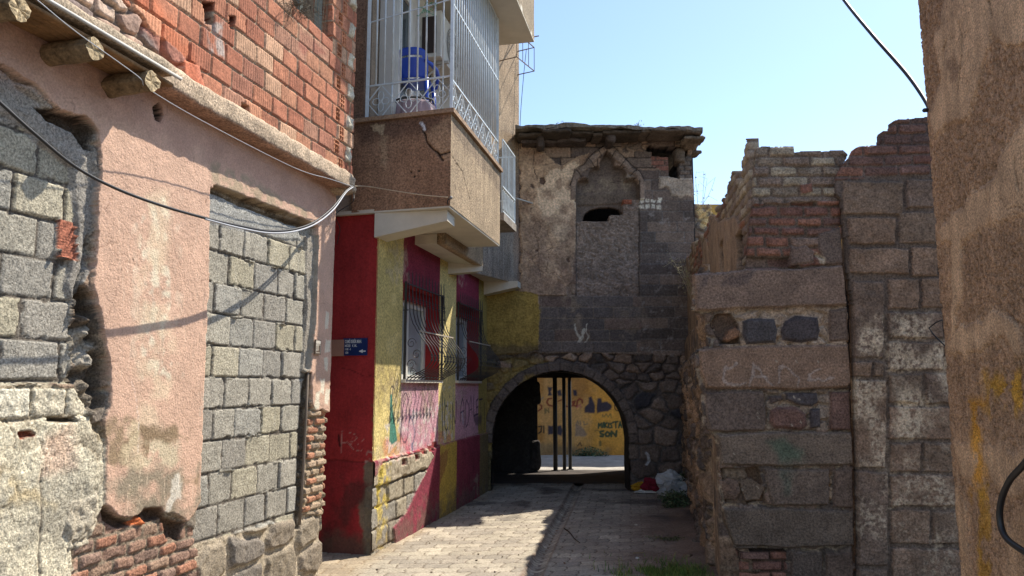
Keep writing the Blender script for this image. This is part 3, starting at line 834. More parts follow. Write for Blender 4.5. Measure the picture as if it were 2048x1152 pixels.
    mb = MB(); R = random.Random(4)
    for i in range(46):
        t = i / 45
        mb.tube([tuple(AU.at(u0 + (u1 - u0) * t, z0 + 0.02, -0.05)), tuple(AU.at(u0 + (u1 - u0) * t + 0.03 * R.random(), z0 + 0.6, -0.06 + 0.04 * R.random())), tuple(AU.at(u0 + (u1 - u0) * t, z1, -0.05))], 0.0015, 3)
    for i in range(30):
        z = z0 + 0.03 + i * 0.045
        mb.tube([tuple(AU.at(u0, z, -0.05)), tuple(AU.at((u0 + u1) / 2, z - 0.02, -0.045)), tuple(AU.at(u1, z, -0.05))], 0.0015, 3)
    for i in range(60):
        c = AU.pt(595 + R.gauss(0, 14), 12 + R.gauss(0, 9), 0.01 + 0.02 * R.random()); p = [c]
        for j in range(5):
            p.append(p[-1] + np.array([R.gauss(0, .03), R.gauss(0, .03), R.gauss(0, .03)]))
        mb.tube([tuple(q) for q in p], 0.002, 3)
    mb.build('torn_netting', mat('dry_netting', C(92, 84, 70), spk=0.1), win)
houseA_rest()
# ================================================================== HOUSE B: painted house with caged balcony
kB = 0.217
Fa = Wall((-2.93, 0), (kB, 1), 7.50, 12.02, -0.05, 3.35, 0.011, seed=101)
uC = math.hypot(-1.335, 0) * 0 + 7.35 * math.hypot(kB, 1)
corner = Fa.at(uC, 0)
DY = 11.7
houseB = thing('painted_house', 'red yellow and pink painted house with an overhanging upper floor beside the lane', 'house', tuple(corner))
YEL = C(214, 194, 128); YELD = C(170, 146, 62); PK = C(196, 148, 158); MAG = C(138, 50, 68); RED = C(164, 50, 50)
CONC = C(150, 142, 126)
WINS = []
def facade():
    w = Fa
    full = np.ones(w.U.shape, bool)
    w.C[:] = YEL; w.H += 0.0015 * fbm(w.U, w.V, 6, 4, 3)
    zs = 1.66
    U = lambda px: w.uv(px, 700)[0]
    ub = [U(765), U(803), U(878), U(911), U(957), U(975)]
    zp = 0.88
    for (a, b) in ((1, 2), (3, 4)):
        w.stone([(ub[a], zp), (ub[b], zp), (ub[b], zs), (ub[a], zs)], 0.004, PK, rnd=0.004, rag=0.004, px=False, rough=0.001, a=0.1)
        w.stone([(ub[a], 2.6), (ub[b], 2.6), (ub[b], 3.5), (ub[a], 3.5)], 0.004, MAG, rnd=0.004, rag=0.004, px=False, rough=0.001, a=0.15)
    w.stain([(ub[0] - 0.5, -.1), (ub[1], -.1), (ub[1], 3.5), (ub[0] - 0.5, 3.5)], C(172, 152, 86), k=0.5, px=False, soft=0.1, rag=0.2, thr=0.5, nsc=3)
    w.stain([(ub[4], -.1), (ub[5] + 1, -.1), (ub[5] + 1, 3.5), (ub[4], 3.5)], C(140, 118, 52), k=0.8, px=False, soft=0.02, rag=0.05)
    # plinth: paint bands, projecting a little
    w.stone([(7.3, -.2), (12.3, -.2), (12.3, zp), (7.3, zp)], 0.03, MAG * 0.9 + 0.01, rnd=0.012, rag=0.006, px=False, rough=0.004, a=0.25)
    w.stain([(ub[2], -.2), (ub[3], -.2), (ub[3], zp - .01), (ub[2], zp - .01)], C(186, 156, 70), px=False, soft=0.006, rag=0.015)
    w.stain([(ub[4], -.2), (12.4, -.2), (12.4, zp - .01), (ub[4], zp - .01)], C(120, 104, 70), px=False, soft=0.02, rag=0.04)
    # bare concrete blocks where the paint has fallen
    bare = w.mask([(700, 1000), (752, 945), (770, 924), (850, 898), (860, 902), (850, 942), (831, 976), (808, 1026), (782, 1056), (787, 1086), (760, 1130), (700, 1160)], 0.02)
    w.bricks(bare, 0.36, 0.20, ou=7.6, ov=0.03, joint=0.012, rec=0.02, pal=[C(158, 148, 128), C(146, 138, 122), C(170, 156, 130), C(150, 144, 132)], mort=C(110, 100, 86), jit=0.3, rough=0.006, rnd=0.012, off=0.010, seed=61, base=0.012, warp=0.012)
    w.stone([(760, 925), (800, 912), (856, 896), (864, 912), (852, 936), (800, 955), (752, 975)], 0.035, C(168, 156, 134), rnd=0.02, rag=0.02, rough=0.012)
    w.stain([(752, 930), (768, 925), (770, 1010), (752, 1020)], C(212, 186, 76), k=0.9, thr=0.45, soft=0.01)
    w.stain([(752, 930), (776, 925), (775, 1090), (750, 1100)], C(206, 182, 90), k=0.7, thr=0.52, soft=0.02)
    w.stain([(830, 1050), (880, 900), (895, 900), (850, 1060)], C(120, 44, 56), k=0.5, soft=0.02)
    w.stain([(770, 840), (905, 800), (905, 880), (770, 930)], C(214, 206, 200), k=0.75, thr=0.56, soft=0.03, nsc=16, rag=0.05)
    w.stain([(760, 880), (905, 860), (905, 885), (760, 925)], C(206, 60, 70), k=0.4, thr=0.5, soft=0.02, nsc=6)
    w.cracks(full & (w.V > 0.88), 0.35, 0.006, C(120, 100, 70), dep=0.003, seed=28, thr=0.1, k=0.6)
    for i, (x, y) in enumerate(((803, 925), (828, 915), (858, 898), (868, 890), (843, 905))):
        w.stone([(x - 5, y - 6), (x + 5, y - 8), (x + 6, y + 4), (x - 4, y + 6)], 0.0, C(140, 60, 58), rnd=0.01, rag=0.01)
    w.stroke([(960, 866), (905, 882), (860, 898), (775, 920)], 0.008, C(170, 130, 110), k=0.5, dep=0.004, rag=0.01)
    for i in range(120):
        R = random.Random(i); u = R.uniform(7.5, 11.9); z = R.uniform(0, 0.85) if i % 2 else R.uniform(0.9, 3.0)
        w.stroke([(u, z), (u + R.uniform(-.02, .02), z - R.uniform(.05, .3))], R.uniform(.003, .010), C(120, 104, 74), k=0.22, px=False, rag=0.03)
    w.stain([(7.3, -.2), (12.2, -.2), (12.2, .25), (7.3, .22)], C(110, 96, 84), k=0.6, px=False, soft=0.15, rag=0.2, thr=0.4)
    # faded, chalky patches and splash dirt
    for i in range(26):
        Rr = random.Random(i + 2100); u = Rr.uniform(7.5, 11.7); z = Rr.uniform(.1, 3.1); r_ = Rr.uniform(.08, .35)
        w.stain([(u - r_, z - r_ * .6), (u + r_, z - r_ * .7), (u + r_ * .8, z + r_ * .6), (u - r_ * .9, z + r_ * .7)], C(188, 172, 150) if i % 2 else C(120, 104, 84), k=0.4, px=False, soft=0.05, rag=0.15, thr=0.5, nsc=16, seed=i)
    # ---- graffiti
    TEAL = C(42, 122, 108); BLK_ = C(38, 36, 44)
    zz = lambda pts: [(740 + x / 6.06, 740 + y / 6.06) for x, y in pts]
    w.stain(zz([(250, 300), (268, 300), (270, 420), (290, 560), (320, 760), (330, 860), (300, 880), (262, 910), (232, 860), (232, 780), (245, 600), (242, 420)]), TEAL, k=0.92, soft=0.006, rag=0.012)
    w.stroke(zz([(245, 330), (245, 230), (262, 200), (285, 205), (300, 240), (305, 330), (285, 420), (250, 470), (280, 560), (310, 700)]), 0.012, BLK_, k=0.85)
    w.stroke(zz([(365, 880), (375, 640), (380, 400), (400, 310), (430, 275), (455, 330), (470, 450), (465, 640), (450, 820), (425, 880), (395, 860), (375, 760), (385, 560), (400, 640)]), 0.013, C(84, 62, 76), k=0.85)
    w.stroke(zz([(365, 860), (360, 600), (372, 400)]), 0.010, C(84, 62, 76), k=0.5)
    w.stroke(zz([(470, 640), (490, 560), (520, 640), (540, 760), (520, 880), (500, 930)]), 0.016, C(96, 110, 130), k=0.8)
    w.stroke(zz([(552, 380), (560, 560), (548, 740), (540, 860)]), 0.012, C(84, 74, 86), k=0.7)
    w.stroke(zz([(505, 900), (510, 960)]), 0.03, C(100, 116, 140), k=0.8)
    w.stroke(zz([(622, 380), (618, 560), (608, 740), (612, 880)]), 0.010, C(110, 60, 80), k=0.8)
    w.stroke(zz([(690, 370), (688, 560), (672, 700), (668, 860)]), 0.010, C(110, 60, 80), k=0.8)
    w.stroke(zz([(714, 370), (730, 540), (765, 760), (775, 600), (785, 400)]), 0.012, C(90, 50, 70), k=0.8)
    w.stroke(zz([(545, 215), (555, 380)]), 0.012, C(60, 40, 60), k=0.7)
    # I C I N
    w.stroke(zz([(875, 270), (878, 420), (880, 560), (878, 680), (882, 790)]), 0.020, C(58, 66, 62), k=0.9)
    w.stroke(zz([(905, 370), (905, 420)]), 0.028, C(70, 110, 84), k=0.8)
    w.stroke(zz([(935, 440), (918, 430), (905, 500), (903, 620), (912, 700), (930, 735), (942, 700)]), 0.016, BLK_, k=0.9)
    w.stroke(zz([(928, 740), (930, 800), (922, 830)]), 0.012, BLK_, k=0.8)
    w.stroke(zz([(968, 440), (970, 560), (968, 710)]), 0.014, BLK_, k=0.9)
    w.stroke(zz([(966, 315), (968, 330)]), 0.018, BLK_, k=0.9)
    w.stroke(zz([(998, 720), (1000, 560), (1003, 400), (1012, 540), (1030, 650), (1042, 540), (1045, 380)]), 0.015, BLK_, k=0.9)
    # A D A L E T I
    PUR = C(52, 34, 62)
    w.stroke(zz([(1095, 620), (1098, 430), (1118, 345), (1135, 430), (1138, 700)]), 0.018, PUR)
    w.stroke(zz([(1092, 520), (1140, 490)]), 0.014, PUR)
    w.stroke(zz([(1155, 660), (1155, 420), (1168, 360), (1190, 420), (1196, 560), (1180, 660), (1158, 690)]), 0.016, PUR)
    w.stroke(zz([(1200, 560), (1208, 400), (1220, 320), (1230, 400), (1232, 540)]), 0.016, PUR)
    w.stroke(zz([(1204, 490), (1232, 470)]), 0.012, PUR)
    w.stroke(zz([(1248, 320), (1252, 460), (1256, 560), (1280, 540)]), 0.018, PUR)
    w.stroke(zz([(1308, 350), (1285, 370), (1285, 540), (1312, 530)]), 0.016, PUR); w.stroke(zz([(1285, 455), (1308, 445)]), 0.014, PUR)
    w.stroke(zz([(1325, 360), (1362, 350)]), 0.020, PUR); w.stroke(zz([(1342, 360), (1345, 560), (1348, 720)]), 0.016, PUR)
    w.stroke(zz([(1385, 400), (1388, 560), (1384, 720)]), 0.016, C(60, 54, 44))
    w.stain(zz([(1250, 560), (1350, 540), (1350, 660), (1280, 680)]), C(70, 56, 66), k=0.7, soft=0.03, rag=0.05)
    w.stroke(zz([(1115, 520), (1125, 640)]), 0.04, C(170, 180, 190), k=0.5)
    w.stain(zz([(862, 190), (890, 180), (910, 220), (1005, 175), (1000, 230), (870, 240)]), C(200, 196, 180), k=0.6, soft=0.02, thr=0.5, nsc=18)
    w.stroke(zz([(1470, 355), (1490, 320)]), 0.014, BLK_, k=0.7)
    # window openings
    for (a, b) in ((1, 2), (3, 4)):
        zt = 2.70
        w.cut([(ub[a] + 0.02, zs), (ub[b], zs), (ub[b], zt), (ub[a] + 0.02, zt)], 0.0, px=False)
        WINS.append((ub[a] + 0.02, ub[b], zs, zt))
    w.M &= (w.U > uC - 0.02 - 0.13 * sst(0.8, 0.0, w.V) * 0 + 0.006 * w.W1)
    w.build('street_wall', mat('painted_street_wall', spk=0.4, sps=45, var=0.14, vas=3.0, bump=0.9, bsc=40, bd=0.010, streak=0.08), houseB, loc=None)
facade()

# red end wall facing the viewer
fd = (1, -0.30)
RW_O = (corner[0] - 1.9 * 1 / math.hypot(*fd), corner[1] + 1.9 * 0.30 / math.hypot(*fd))
Rd = Wall(RW_O, fd, 0.0, 1.905, -0.05, 3.30, 0.012, seed=121)
def redwall():
    w = Rd
    w.C[:] = RED * 0.9
    w.H += 0.003 * fbm(w.U, w.V, 3, 4, 8)
    w.stain([(640, 922), (765, 928), (765, 1125), (640, 1125)], C(136, 38, 42), k=0.8, soft=0.01, rag=0.01)
    w.stroke([(640, 921), (690, 922), (752, 926)], 0.010, C(98, 26, 28), k=0.8, dep=0.004, rag=0.01)
    w.stain([(722, 930), (770, 915), (760, 1125), (725, 1125)], C(112, 100, 84), k=0.95, soft=0.02, rag=0.09)
    w.stain([(748, 470), (775, 460), (765, 900), (742, 930)], C(150, 130, 60), k=0.0, soft=0.01)
    w.stain([(745, 800), (775, 790), (765, 960), (742, 960)], C(110, 98, 66), k=0.85, soft=0.02, rag=0.06, thr=0.4)
    w.stain([(640, 960), (760, 960), (760, 1125), (640, 1125)], C(84, 40, 38), k=0.8, soft=0.05, thr=0.52, nsc=5, rag=0.1)
    w.stain([(640, 1070), (760, 1070), (760, 1125), (640, 1125)], C(92, 72, 60), k=0.8, soft=0.06, rag=0.1)
    w.stain([(724, 905), (752, 900), (752, 925), (724, 928)], C(168, 150, 140), k=0.8, thr=0.6, nsc=30, soft=0.01)
    w.stroke([(676, 735), (700, 740), (735, 752), (760, 756)], 0.006, C(90, 24, 26), k=0.7, dep=0.004, rag=0.02)
    z = lambda pts: [(640 + x / 4.43, 660 + y / 4.43) for x, y in pts]
    w.stroke(z([(165, 930), (168, 980), (178, 1030)]), 0.014, C(40, 14, 16), k=0.9)
    w.stroke(z([(190, 890), (192, 1020), (190, 1090)]), 0.004, C(190, 150, 140), k=0.7)
    w.stroke(z([(190, 900), (250, 905), (310, 925), (330, 960), (290, 990), (200, 1000)]), 0.004, C(190, 150, 140), k=0.6)
    w.stroke(z([(240, 985), (300, 1060), (360, 1075), (390, 1050)]), 0.004, C(190, 150, 140), k=0.6)
    w.stroke(z([(290, 950), (260, 1010), (330, 1020), (400, 960)]), 0.003, C(190, 150, 140), k=0.5)
    # bare masonry down the corner arris
    w.stone([(730, 975), (752, 960), (750, 1010), (745, 1060), (740, 1118), (732, 1118), (728, 1050)], 0.0, C(104, 94, 80), rnd=0.02, rag=0.03, rough=0.02)
    w.build('red_end_wall', mat('painted_end_wall', spk=0.2, sps=45, var=0.2, vas=3.0, bump=0.7, bsc=30, bd=0.008, streak=0.10), houseB)
redwall()

def windows():
    for (u0, u1, z0, z1) in WINS:
        dep = -0.20
        mb = MB(); mb.col = tuple(RED * .75)
        mb.hexa([tuple(p) for p in (Fa.at(u1 - 0.0, z0, 0.0), Fa.at(u1 + 0.03, z0, -0.004), Fa.at(u1 + 0.03, z0, dep), Fa.at(u1, z0, dep), Fa.at(u1, z1, 0.0), Fa.at(u1 + 0.03, z1, -0.004), Fa.at(u1 + 0.03, z1, dep), Fa.at(u1, z1, dep))])
        boxuv(mb, Fa, u0 - 0.03, u0, z0, z1, dep, -0.003)
        boxuv(mb, Fa, u0 - 0.03, u1 + 0.03, z1, z1 + 0.03, dep, -0.003)
        # red board filling the top
        boxuv(mb, Fa, u0, u1, z1 - 0.13, z1, dep - 0.03, -0.12)
        win = mb.build('window', mat('red_reveal_paint', spk=0.08, var=0.15, bump=0.25), houseB)
        mb = MB(); mb.col = (.5,) * 3
        zt = z1 - 0.13
        for (a, b, c, d) in ((u0, u1, z0 + 0.0, z0 + 0.06), (u0, u1, zt - 0.06, zt), (u0, u0 + 0.06, z0 + .06, zt - .06), (u1 - 0.06, u1, z0 + .06, zt - .06), ((u0 + u1) / 2 - .035, (u0 + u1) / 2 + .035, z0 + .06, zt - .06)):
            boxuv(mb, Fa, a, b, c, d, dep - 0.05, dep + 0.02)
        mb.build('window_frame', mat('white_window_frame', C(206, 204, 196), rough=0.5, spk=0.04, var=0.1, bump=0.1), win)
        mb = MB(); boxuv(mb, Fa, u0 + .055, u1 - .055, z0 + .055, zt - .055, dep - 0.02, dep - 0.014)
        mb.build('pane', mat('window_glass', C(150, 160, 160), rough=0.12, spk=0, var=0.3, vas=2, bump=0.02, spec=0.6), win)
        mb = MB(); boxuv(mb, Fa, u0 - 0.02, u1 + 0.02, z0 - 0.035, z0 - 0.001, dep + .02, 0.05)
        mb.build('sill', mat('white_marble_sill', C(200, 194, 182), rough=0.6, spk=0.08, var=0.12, bump=0.2), win)
        # belly grille
        mb = MB(); nb = 12
        top = z1 + 0.16; H = top - z0
        def prof(t):   # t 0..1 from bottom to top -> (z, offset)
            pts = [(0.0, 0.045), (0.012, 0.05), (0.035, 0.10), (0.07, 0.20), (0.11, 0.285), (0.165, 0.325), (0.22, 0.325), (0.29, 0.285), (0.38, 0.20), (0.45, 0.14), (0.52, 0.095), (0.60, 0.07), (0.8, 0.055), (1.0, 0.05)]
            for i in range(len(pts) - 1):
                if t <= pts[i + 1][0]:
                    f = (t - pts[i][0]) / (pts[i + 1][0] - pts[i][0]); f = f * f * (3 - 2 * f) * .5 + f * .5
                    return z0 + t * H, pts[i][1] * (1 - f) + pts[i + 1][1] * f
            return z0 + t * H, pts[-1][1]
        for i in range(nb):
            u = u0 + 0.03 + (u1 - u0 - 0.02) * i / (nb - 1)
            pts = []
            for k in range(31):
                zz, of = prof(k / 30); pts.append(tuple(Fa.at(u, zz, of)))
            rr = [0.0062] * 29 + [0.005, 0.001]
            mb.tube(pts, rr, 5)
            # collars and little curls
            for tt in (0.17, 0.215):
                zz, of = prof(tt)
                mb.box(tuple(Fa.at(u, zz, of)), (0.024, 0.024, 0.016))
            for tt in (0.70, 0.74):
                zz, of = prof(tt)
                for s_ in (-1, 1):
                    c = [Fa.at(u + s_ * (0.018 + 0.014 * math.cos(a)), zz + 0.014 * math.sin(a), of) for a in np.linspace(0, 5.2, 8)]
                    mb.tube([tuple(p) for p in c], 0.004, 4)
            zz, of = prof(0.19)
            for s_ in (-1, 1):
                c = [Fa.at(u + s_ * (0.017 + 0.013 * math.cos(a)), zz + 0.016 * math.sin(a), of + 0.004) for a in np.linspace(0, 5.2, 8)]
                mb.tube([tuple(p) for p in c], 0.0035, 4)
        def hbar(t, r=0.009, ex=0.0, extra=0.0):
            zz, of = prof(t)
            mb.tube([tuple(Fa.at(u0 + 0.01 - extra, zz, of + ex)), tuple(Fa.at(u1 + 0.03 + extra, zz, of + ex))], r, 4)
        for t in (0.86, 0.02): hbar(t)
        for s_ in (0, 1):
            u = (u0 + 0.01, u1 + 0.03)[s_]
            boxuv(mb, Fa, u - 0.010, u + 0.010, z0, z0 + 0.88 * H, 0.015, 0.04)
            mb.tube([tuple(Fa.at(u, z0 + 0.62 * H, 0.0)), tuple(Fa.at(u, z0 + 0.62 * H, 0.06))], 0.008, 4)
            # side scroll panels closing the belly
            for (cz, co, r0) in ((0.13, 0.10, 0.06), (0.22, 0.16, 0.055), (0.32, 0.10, 0.06), (0.07, 0.12, 0.035)):
                c = []
                for a in np.linspace(0, 4.6 * math.pi / 1.6, 22):
                    r_ = r0 * (1 - a / 12.0)
                    c.append(tuple(Fa.at(u, z0 + cz * H + r_ * math.sin(a), co + r_ * math.cos(a) * 0.9)))
                mb.tube(c, 0.004, 4)
        gr = mb.build('grille', M_IRON(), win)
        mb = MB()
        zz, of = prof(0.435)
        mb.tube([tuple(Fa.at(u0 + 0.1, zz, of + 0.012)), tuple(Fa.at(u1 + 0.06, zz, of + 0.012))], 0.010, 4)
        mb.build('flat_bar', mat('pale_flat_bar', C(176, 164, 146), spk=0.05, var=0.15), gr)
        # room behind
        mb = MB(); boxuv(mb, Fa, u0 - .1, u1 + .1, z0 - .1, z1 + .1, dep - 0.30, dep - 0.26)
        mb.build('curtain', mat('grey_curtain', C(120, 122, 122), spk=0.05, var=0.2), win)
windows()

# ------------------------------------------------ overhanging upper floors
KB = 1.04; CB = -2.05 * KB; YB = 6.80 * KB
BF_O = np.array([CB + kB * YB, YB])      # front right corner of the balcony box
fdn = np.array(fd) / math.hypot(*fd)
Lb = 1.02 * KB
zb0, zb1 = 3.316, 4.242
BFr = Wall(tuple(BF_O - fdn * Lb), fd, 0, Lb + 0.001, zb0, zb1, 0.009, seed=141)
uS0 = YB * math.hypot(kB, 1); uS1 = 8.78 * KB * math.hypot(kB, 1)
BSd = Wall((CB, 0), (kB, 1), uS0, uS1, zb0, zb1, 0.010, seed=151)
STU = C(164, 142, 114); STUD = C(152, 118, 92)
def balcony_box():
    w = BFr
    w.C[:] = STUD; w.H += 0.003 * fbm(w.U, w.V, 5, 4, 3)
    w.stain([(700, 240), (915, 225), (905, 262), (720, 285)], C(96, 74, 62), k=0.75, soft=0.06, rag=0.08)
    w.stain([(850, 270), (905, 225), (905, 320), (880, 310)], C(186, 158, 124), k=0.4, soft=0.04)
    w.stain([(760, 270), (775, 270), (775, 330), (762, 330)], C(176, 148, 116), k=0.6, soft=0.03)
    w.stain([(740, 255), (766, 253), (760, 270), (745, 270)], C(190, 168, 136), k=0.8, soft=0.008)
    w.stain([(838, 248), (848, 245), (846, 262), (840, 265)], C(206, 210, 216), k=0.9, soft=0.006)
    w.stain([(710, 330), (900, 310), (900, 410), (710, 430)], C(160, 124, 96), k=0.35, soft=0.06, thr=0.5, nsc=5)
    w.stroke([(843, 262), (852, 275), (855, 288), (866, 300), (880, 308), (892, 305), (899, 303)], 0.011, C(44, 34, 30), k=0.95, dep=0.02, rag=0.02)
    w.stroke([(876, 306), (886, 318)], 0.015, C(44, 34, 30), k=0.9, dep=0.02, rag=0.02)
    for (x, y) in ((822, 344), (838, 341), (829, 353)):
        w.stone([(x - 2, y - 2), (x + 2, y - 2), (x + 2, y + 2), (x - 2, y + 2)], -0.02, C(50, 40, 34), rnd=0.004, rag=0.001)
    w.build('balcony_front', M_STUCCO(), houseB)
    w = BSd
    w.C[:] = STU; w.H += 0.003 * fbm(w.U, w.V, 5, 4, 4)
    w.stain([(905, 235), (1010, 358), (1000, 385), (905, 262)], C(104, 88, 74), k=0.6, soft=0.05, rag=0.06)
    for i in range(30):
        R = random.Random(i + 5); u = R.uniform(uS0, uS1)
        w.stroke([(u, zb1), (u + R.uniform(-.01, .01), zb1 - R.uniform(.2, .85))], R.uniform(.012, .05), C(182, 160, 130) if i % 3 else C(116, 98, 80), k=0.35, px=False, soft=1.0, rag=0.05)
    w.stroke([(899, 303), (910, 320), (925, 345), (940, 400)], 0.006, C(90, 76, 64), k=0.8, dep=0.01, rag=0.03)
    w.stroke([(910, 370), (912, 378)], 0.012, C(60, 50, 44), k=0.8)
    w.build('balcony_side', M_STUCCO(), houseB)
balcony_box()
def P2(Wl, u, o=0.0):
    p = Wl.at(u, 0, o); return (p[0], p[1])
def upper():
    c = BF_O; fl = c - fdn * (Lb + .4)
    facF = P2(Fa, uC - 0.35); facR = P2(Fa, 8.78 * 1.0233 + 0.25)
    sR = P2(BSd, uS1)
    # slab of the balcony: cap with a lip
    mb = MB(); mb.col = tuple(C(150, 124, 100))
    lip = 0.035
    cf = BF_O - fdn * 0 + np.array([0.03, -0.04]); fl2 = fl + np.array([0, -0.035])
    sR2 = P2(BSd, uS1 + 0.02, lip)
    facR2 = (sR2[0] - 1.4, sR2[1] + 0.3)
    mb.prism([tuple(fl2), tuple(cf), sR2, facR2, (fl[0], fl[1] + 0.3)], zb1 + 0.002, zb1 + 0.045)
    mb.build('balcony_slab', mat('slab_concrete', spk=0.35, sps=45, var=0.25, vas=5, bump=0.8, bsc=50, bd=0.008), houseB)
    # soffit slab
    mb = MB(); mb.col = (.5,) * 3
    mb.prism([tuple(fl + fdn * 0.2), tuple(c + fdn * -0.004 + np.array([-0.002, 0.004])), P2(BSd, uS1, -0.006), P2(Fa, uS1 + 0.1, -0.2), P2(Fa, uC + 0.25, -0.2)], 3.30, zb0 + 0.02)
    # F part soffit and G part soffit
    Fd = Wall((-2.55, 0), (kB, 1), 0, 1, 0, 1, 0.5)
    u0 = 8.3 * 1.0233; u1 = Fd.uv(966, 510)[0]
    g0 = atZ(924, 539, 3.18); g1 = atZ(1043, 569, 3.18)
    kG = (g1[0] - g0[0]) / (g1[1] - g0[1]); g1 = np.array([g0[0] + kG * (DY - g0[1]), DY, 3.16])
    gs = np.array([g0[0] + kG * (9.45 - g0[1]), 9.45, 0])
    mb.prism([P2(Fd, u0, -.03), P2(Fd, u1 + .1, -.03), (g0[0] - .05, g0[1] + .02), P2(Fa, 10.5, -0.2), P2(Fa, 8.6, -0.2)], 3.185, 3.295)
    mb.prism([(g0[0] - .05, g0[1] + .02), (g1[0] - .05, g1[1]), P2(Fa, 12.0, -0.2), P2(Fa, 10.5, -0.2)], 3.185, 3.295)
    mb.build('soffit', M_SOFFIT(), houseB)
    # tapering cantilever beams under the overhang
    def beam(name, u_root, tip, w_, zroot, ztip, zt):
        mb = MB(); mb.col = (.5,) * 3
        r = np.array(P2(Fa, u_root, -0.02)); t = np.array(tip); d = t - r; L = np.hypot(*d); d /= L; nn = np.array([-d[1], d[0]]) * w_
        P = [(*(r), zroot), (*(t), ztip), (*(t + nn), ztip), (*(r + nn), zroot), (*(r), zt), (*(t), zt), (*(t + nn), zt), (*(r + nn), zt)]
        mb.hexa(P)
        # small step at the tip
        r2 = r + d * (L - 0.0); 
        mb.build(name, M_SOFFIT(), houseB)
    t1 = BF_O + np.array([-0.035, 0.10]) 
    beam('cantilever_beam', 7.30 * 1.0233, tuple(t1), 0.28, 3.05, 3.19, 3.299)
    beam('cantilever_beam', Fa.uv(895, 547)[0], P2(Fd, u1 - 0.06, 0.012), 0.26, 3.03, 3.11, 3.184)
    bt = np.array([g1[0] - 0.04, g1[1] - 0.32])
    beam('cantilever_beam', Fa.uv(968, 592)[0] - .02, tuple(bt + np.array([0.02, 0])), 0.24, 2.98, 3.09, 3.184)
    # fascia of the middle part in stucco
    w = Wall((-2.55, 0), (kB, 1), u0, u1, 3.178, 3.5, 0.012, seed=161)
    w.C[:] = STU; w.H += 0.004 * fbm(w.U, w.V, 8, 4, 4)
    w.stain([(u0, 3), (u1, 3), (u1, 3.2), (u0, 3.2)], C(190, 160, 124), k=0.3, px=False)
    w.build('fascia', M_STUCCO(), houseB, back=0.1)
    # rear upper wall running to the gatehouse, upper floors continuous
    dG = np.array([kG, 1.0]) / math.hypot(kG, 1)
    OG = (gs[0], gs[1]); LG = (DY - 9.45) * math.hypot(kG, 1)
    w = Wall(OG, tuple(dG), 0, LG + 0.02, 3.18, 7.9, 0.014, seed=171)
    w.C[:] = C(166, 144, 118); w.H += 0.003 * fbm(w.U, w.V, 5, 4, 4)
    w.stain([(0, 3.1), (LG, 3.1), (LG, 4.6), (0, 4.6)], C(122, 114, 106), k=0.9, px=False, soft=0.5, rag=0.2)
    for i in range(60):
        R = random.Random(i + 25); u = R.uniform(0, LG); z1 = R.uniform(3.6, 4.8)
        w.stroke([(u, z1), (u + R.uniform(-.01, .01), z1 - R.uniform(.5, 1.4))], R.uniform(.012, .05), C(168, 158, 148) if i % 2 else C(92, 86, 80), k=0.35, px=False, soft=1.0, rag=0.05)
    w.stain([(1020, 350), (1050, 350), (1050, 590), (1035, 590)], C(140, 116, 100), k=0.6, soft=0.08)
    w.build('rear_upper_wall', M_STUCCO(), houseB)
    global Gw; Gw = w
    # return between the balcony box and the rear wall, back wall mass
    mb = MB(); mb.col = tuple(STU)
    pR = P2(BSd, uS1 - 0.005, -0.01)
    mb.prism([pR, (OG[0], OG[1]), (OG[0] - 1.6, OG[1] + .3), (pR[0] - 1.35, pR[1])], 3.32, 4.24)
    mb.build('balcony_back_mass', M_STUCCO(), houseB)
    # storey block above the balcony (next floor's box)
    AB = Wall((-1.82, 0), (kB, 1), 7.25, 9.80 * 1.0233, 6.30, 8.0, 0.014, seed=181)
    AB.C[:] = C(150, 134, 110); AB.H += 0.004 * fbm(AB.U, AB.V, 6, 4, 4)
    AB.build('upper_balcony_side', M_STUCCO(), houseB)
    e = AB.at(9.80 * 1.0233, 0); f = AB.at(7.25, 0)
    mb = MB(); mb.col = (.5,) * 3
    p = AB.at(9.80 * 1.0233, 0, -0.004)
    mb.prism([(f[0], f[1]), tuple(AB.at(9.80 * 1.0233, 0, -.001)[:2]), tuple(AB.at(9.80 * 1.0233, 0, -1.9)[:2]), (f[0] - 1.9, f[1] + .4)], 6.28, 6.36)
    mb.build('upper_soffit', M_SOFFIT(), houseB)
    mb = MB(); mb.col = tuple(C(150, 134, 110))
    p0 = AB.at(9.80 * 1.0233 - 0.12, 0, -.01); p1 = AB.at(9.80 * 1.0233 - 0.003, 0, -.01)
    mb.prism([tuple(p0[:2]), tuple(p1[:2]), tuple(AB.at(9.80 * 1.0233 - 0.003, 0, -1.9)[:2]), tuple(AB.at(9.80 * 1.0233 - 0.12, 0, -1.9)[:2])], 6.37, 8.0)
    mb.build('upper_balcony_end', M_STUCCO(), houseB)
    # inside of the caged balcony: inner wall with door and window, end wall
    mb = MB(); mb.col = (.5,) * 3
    In = Wall((-2.93, 0), (kB, 1), 0, 1, 0, 1, 0.5)
    a0, a1 = 7.62 * 1.0233, 9.2 * 1.0233
    boxuv(mb, In, a0, a1, 4.29, 6.28, -0.15, 0.02)
    e0 = In.at(a1, 0, -0.15); e1 = BSd.at(uS1 + 0.05, 0, -0.02)
    mb.prism([(e0[0], e0[1]), (e1[0] - .10, e1[1] - .02), (e1[0] - .10, e1[1] + .12), (e0[0], e0[1] + .14)], 4.29, 6.28)
    mb.build('balcony_inner_wall', M_WHITEWALL(), houseB)
    mb = MB(); mb.col = tuple(C(126, 100, 82))
    q = BFr.at(0.0, 0)
    px0 = BFr.uv(700, 100)[0] - 0.3; px1 = BFr.uv(727, 100)[0]
    boxuv(mb, BFr, px0, px1, 4.29, 8.0, -0.09, -0.02)
    mb.build('corner_pier', M_STUCCO(), houseB)
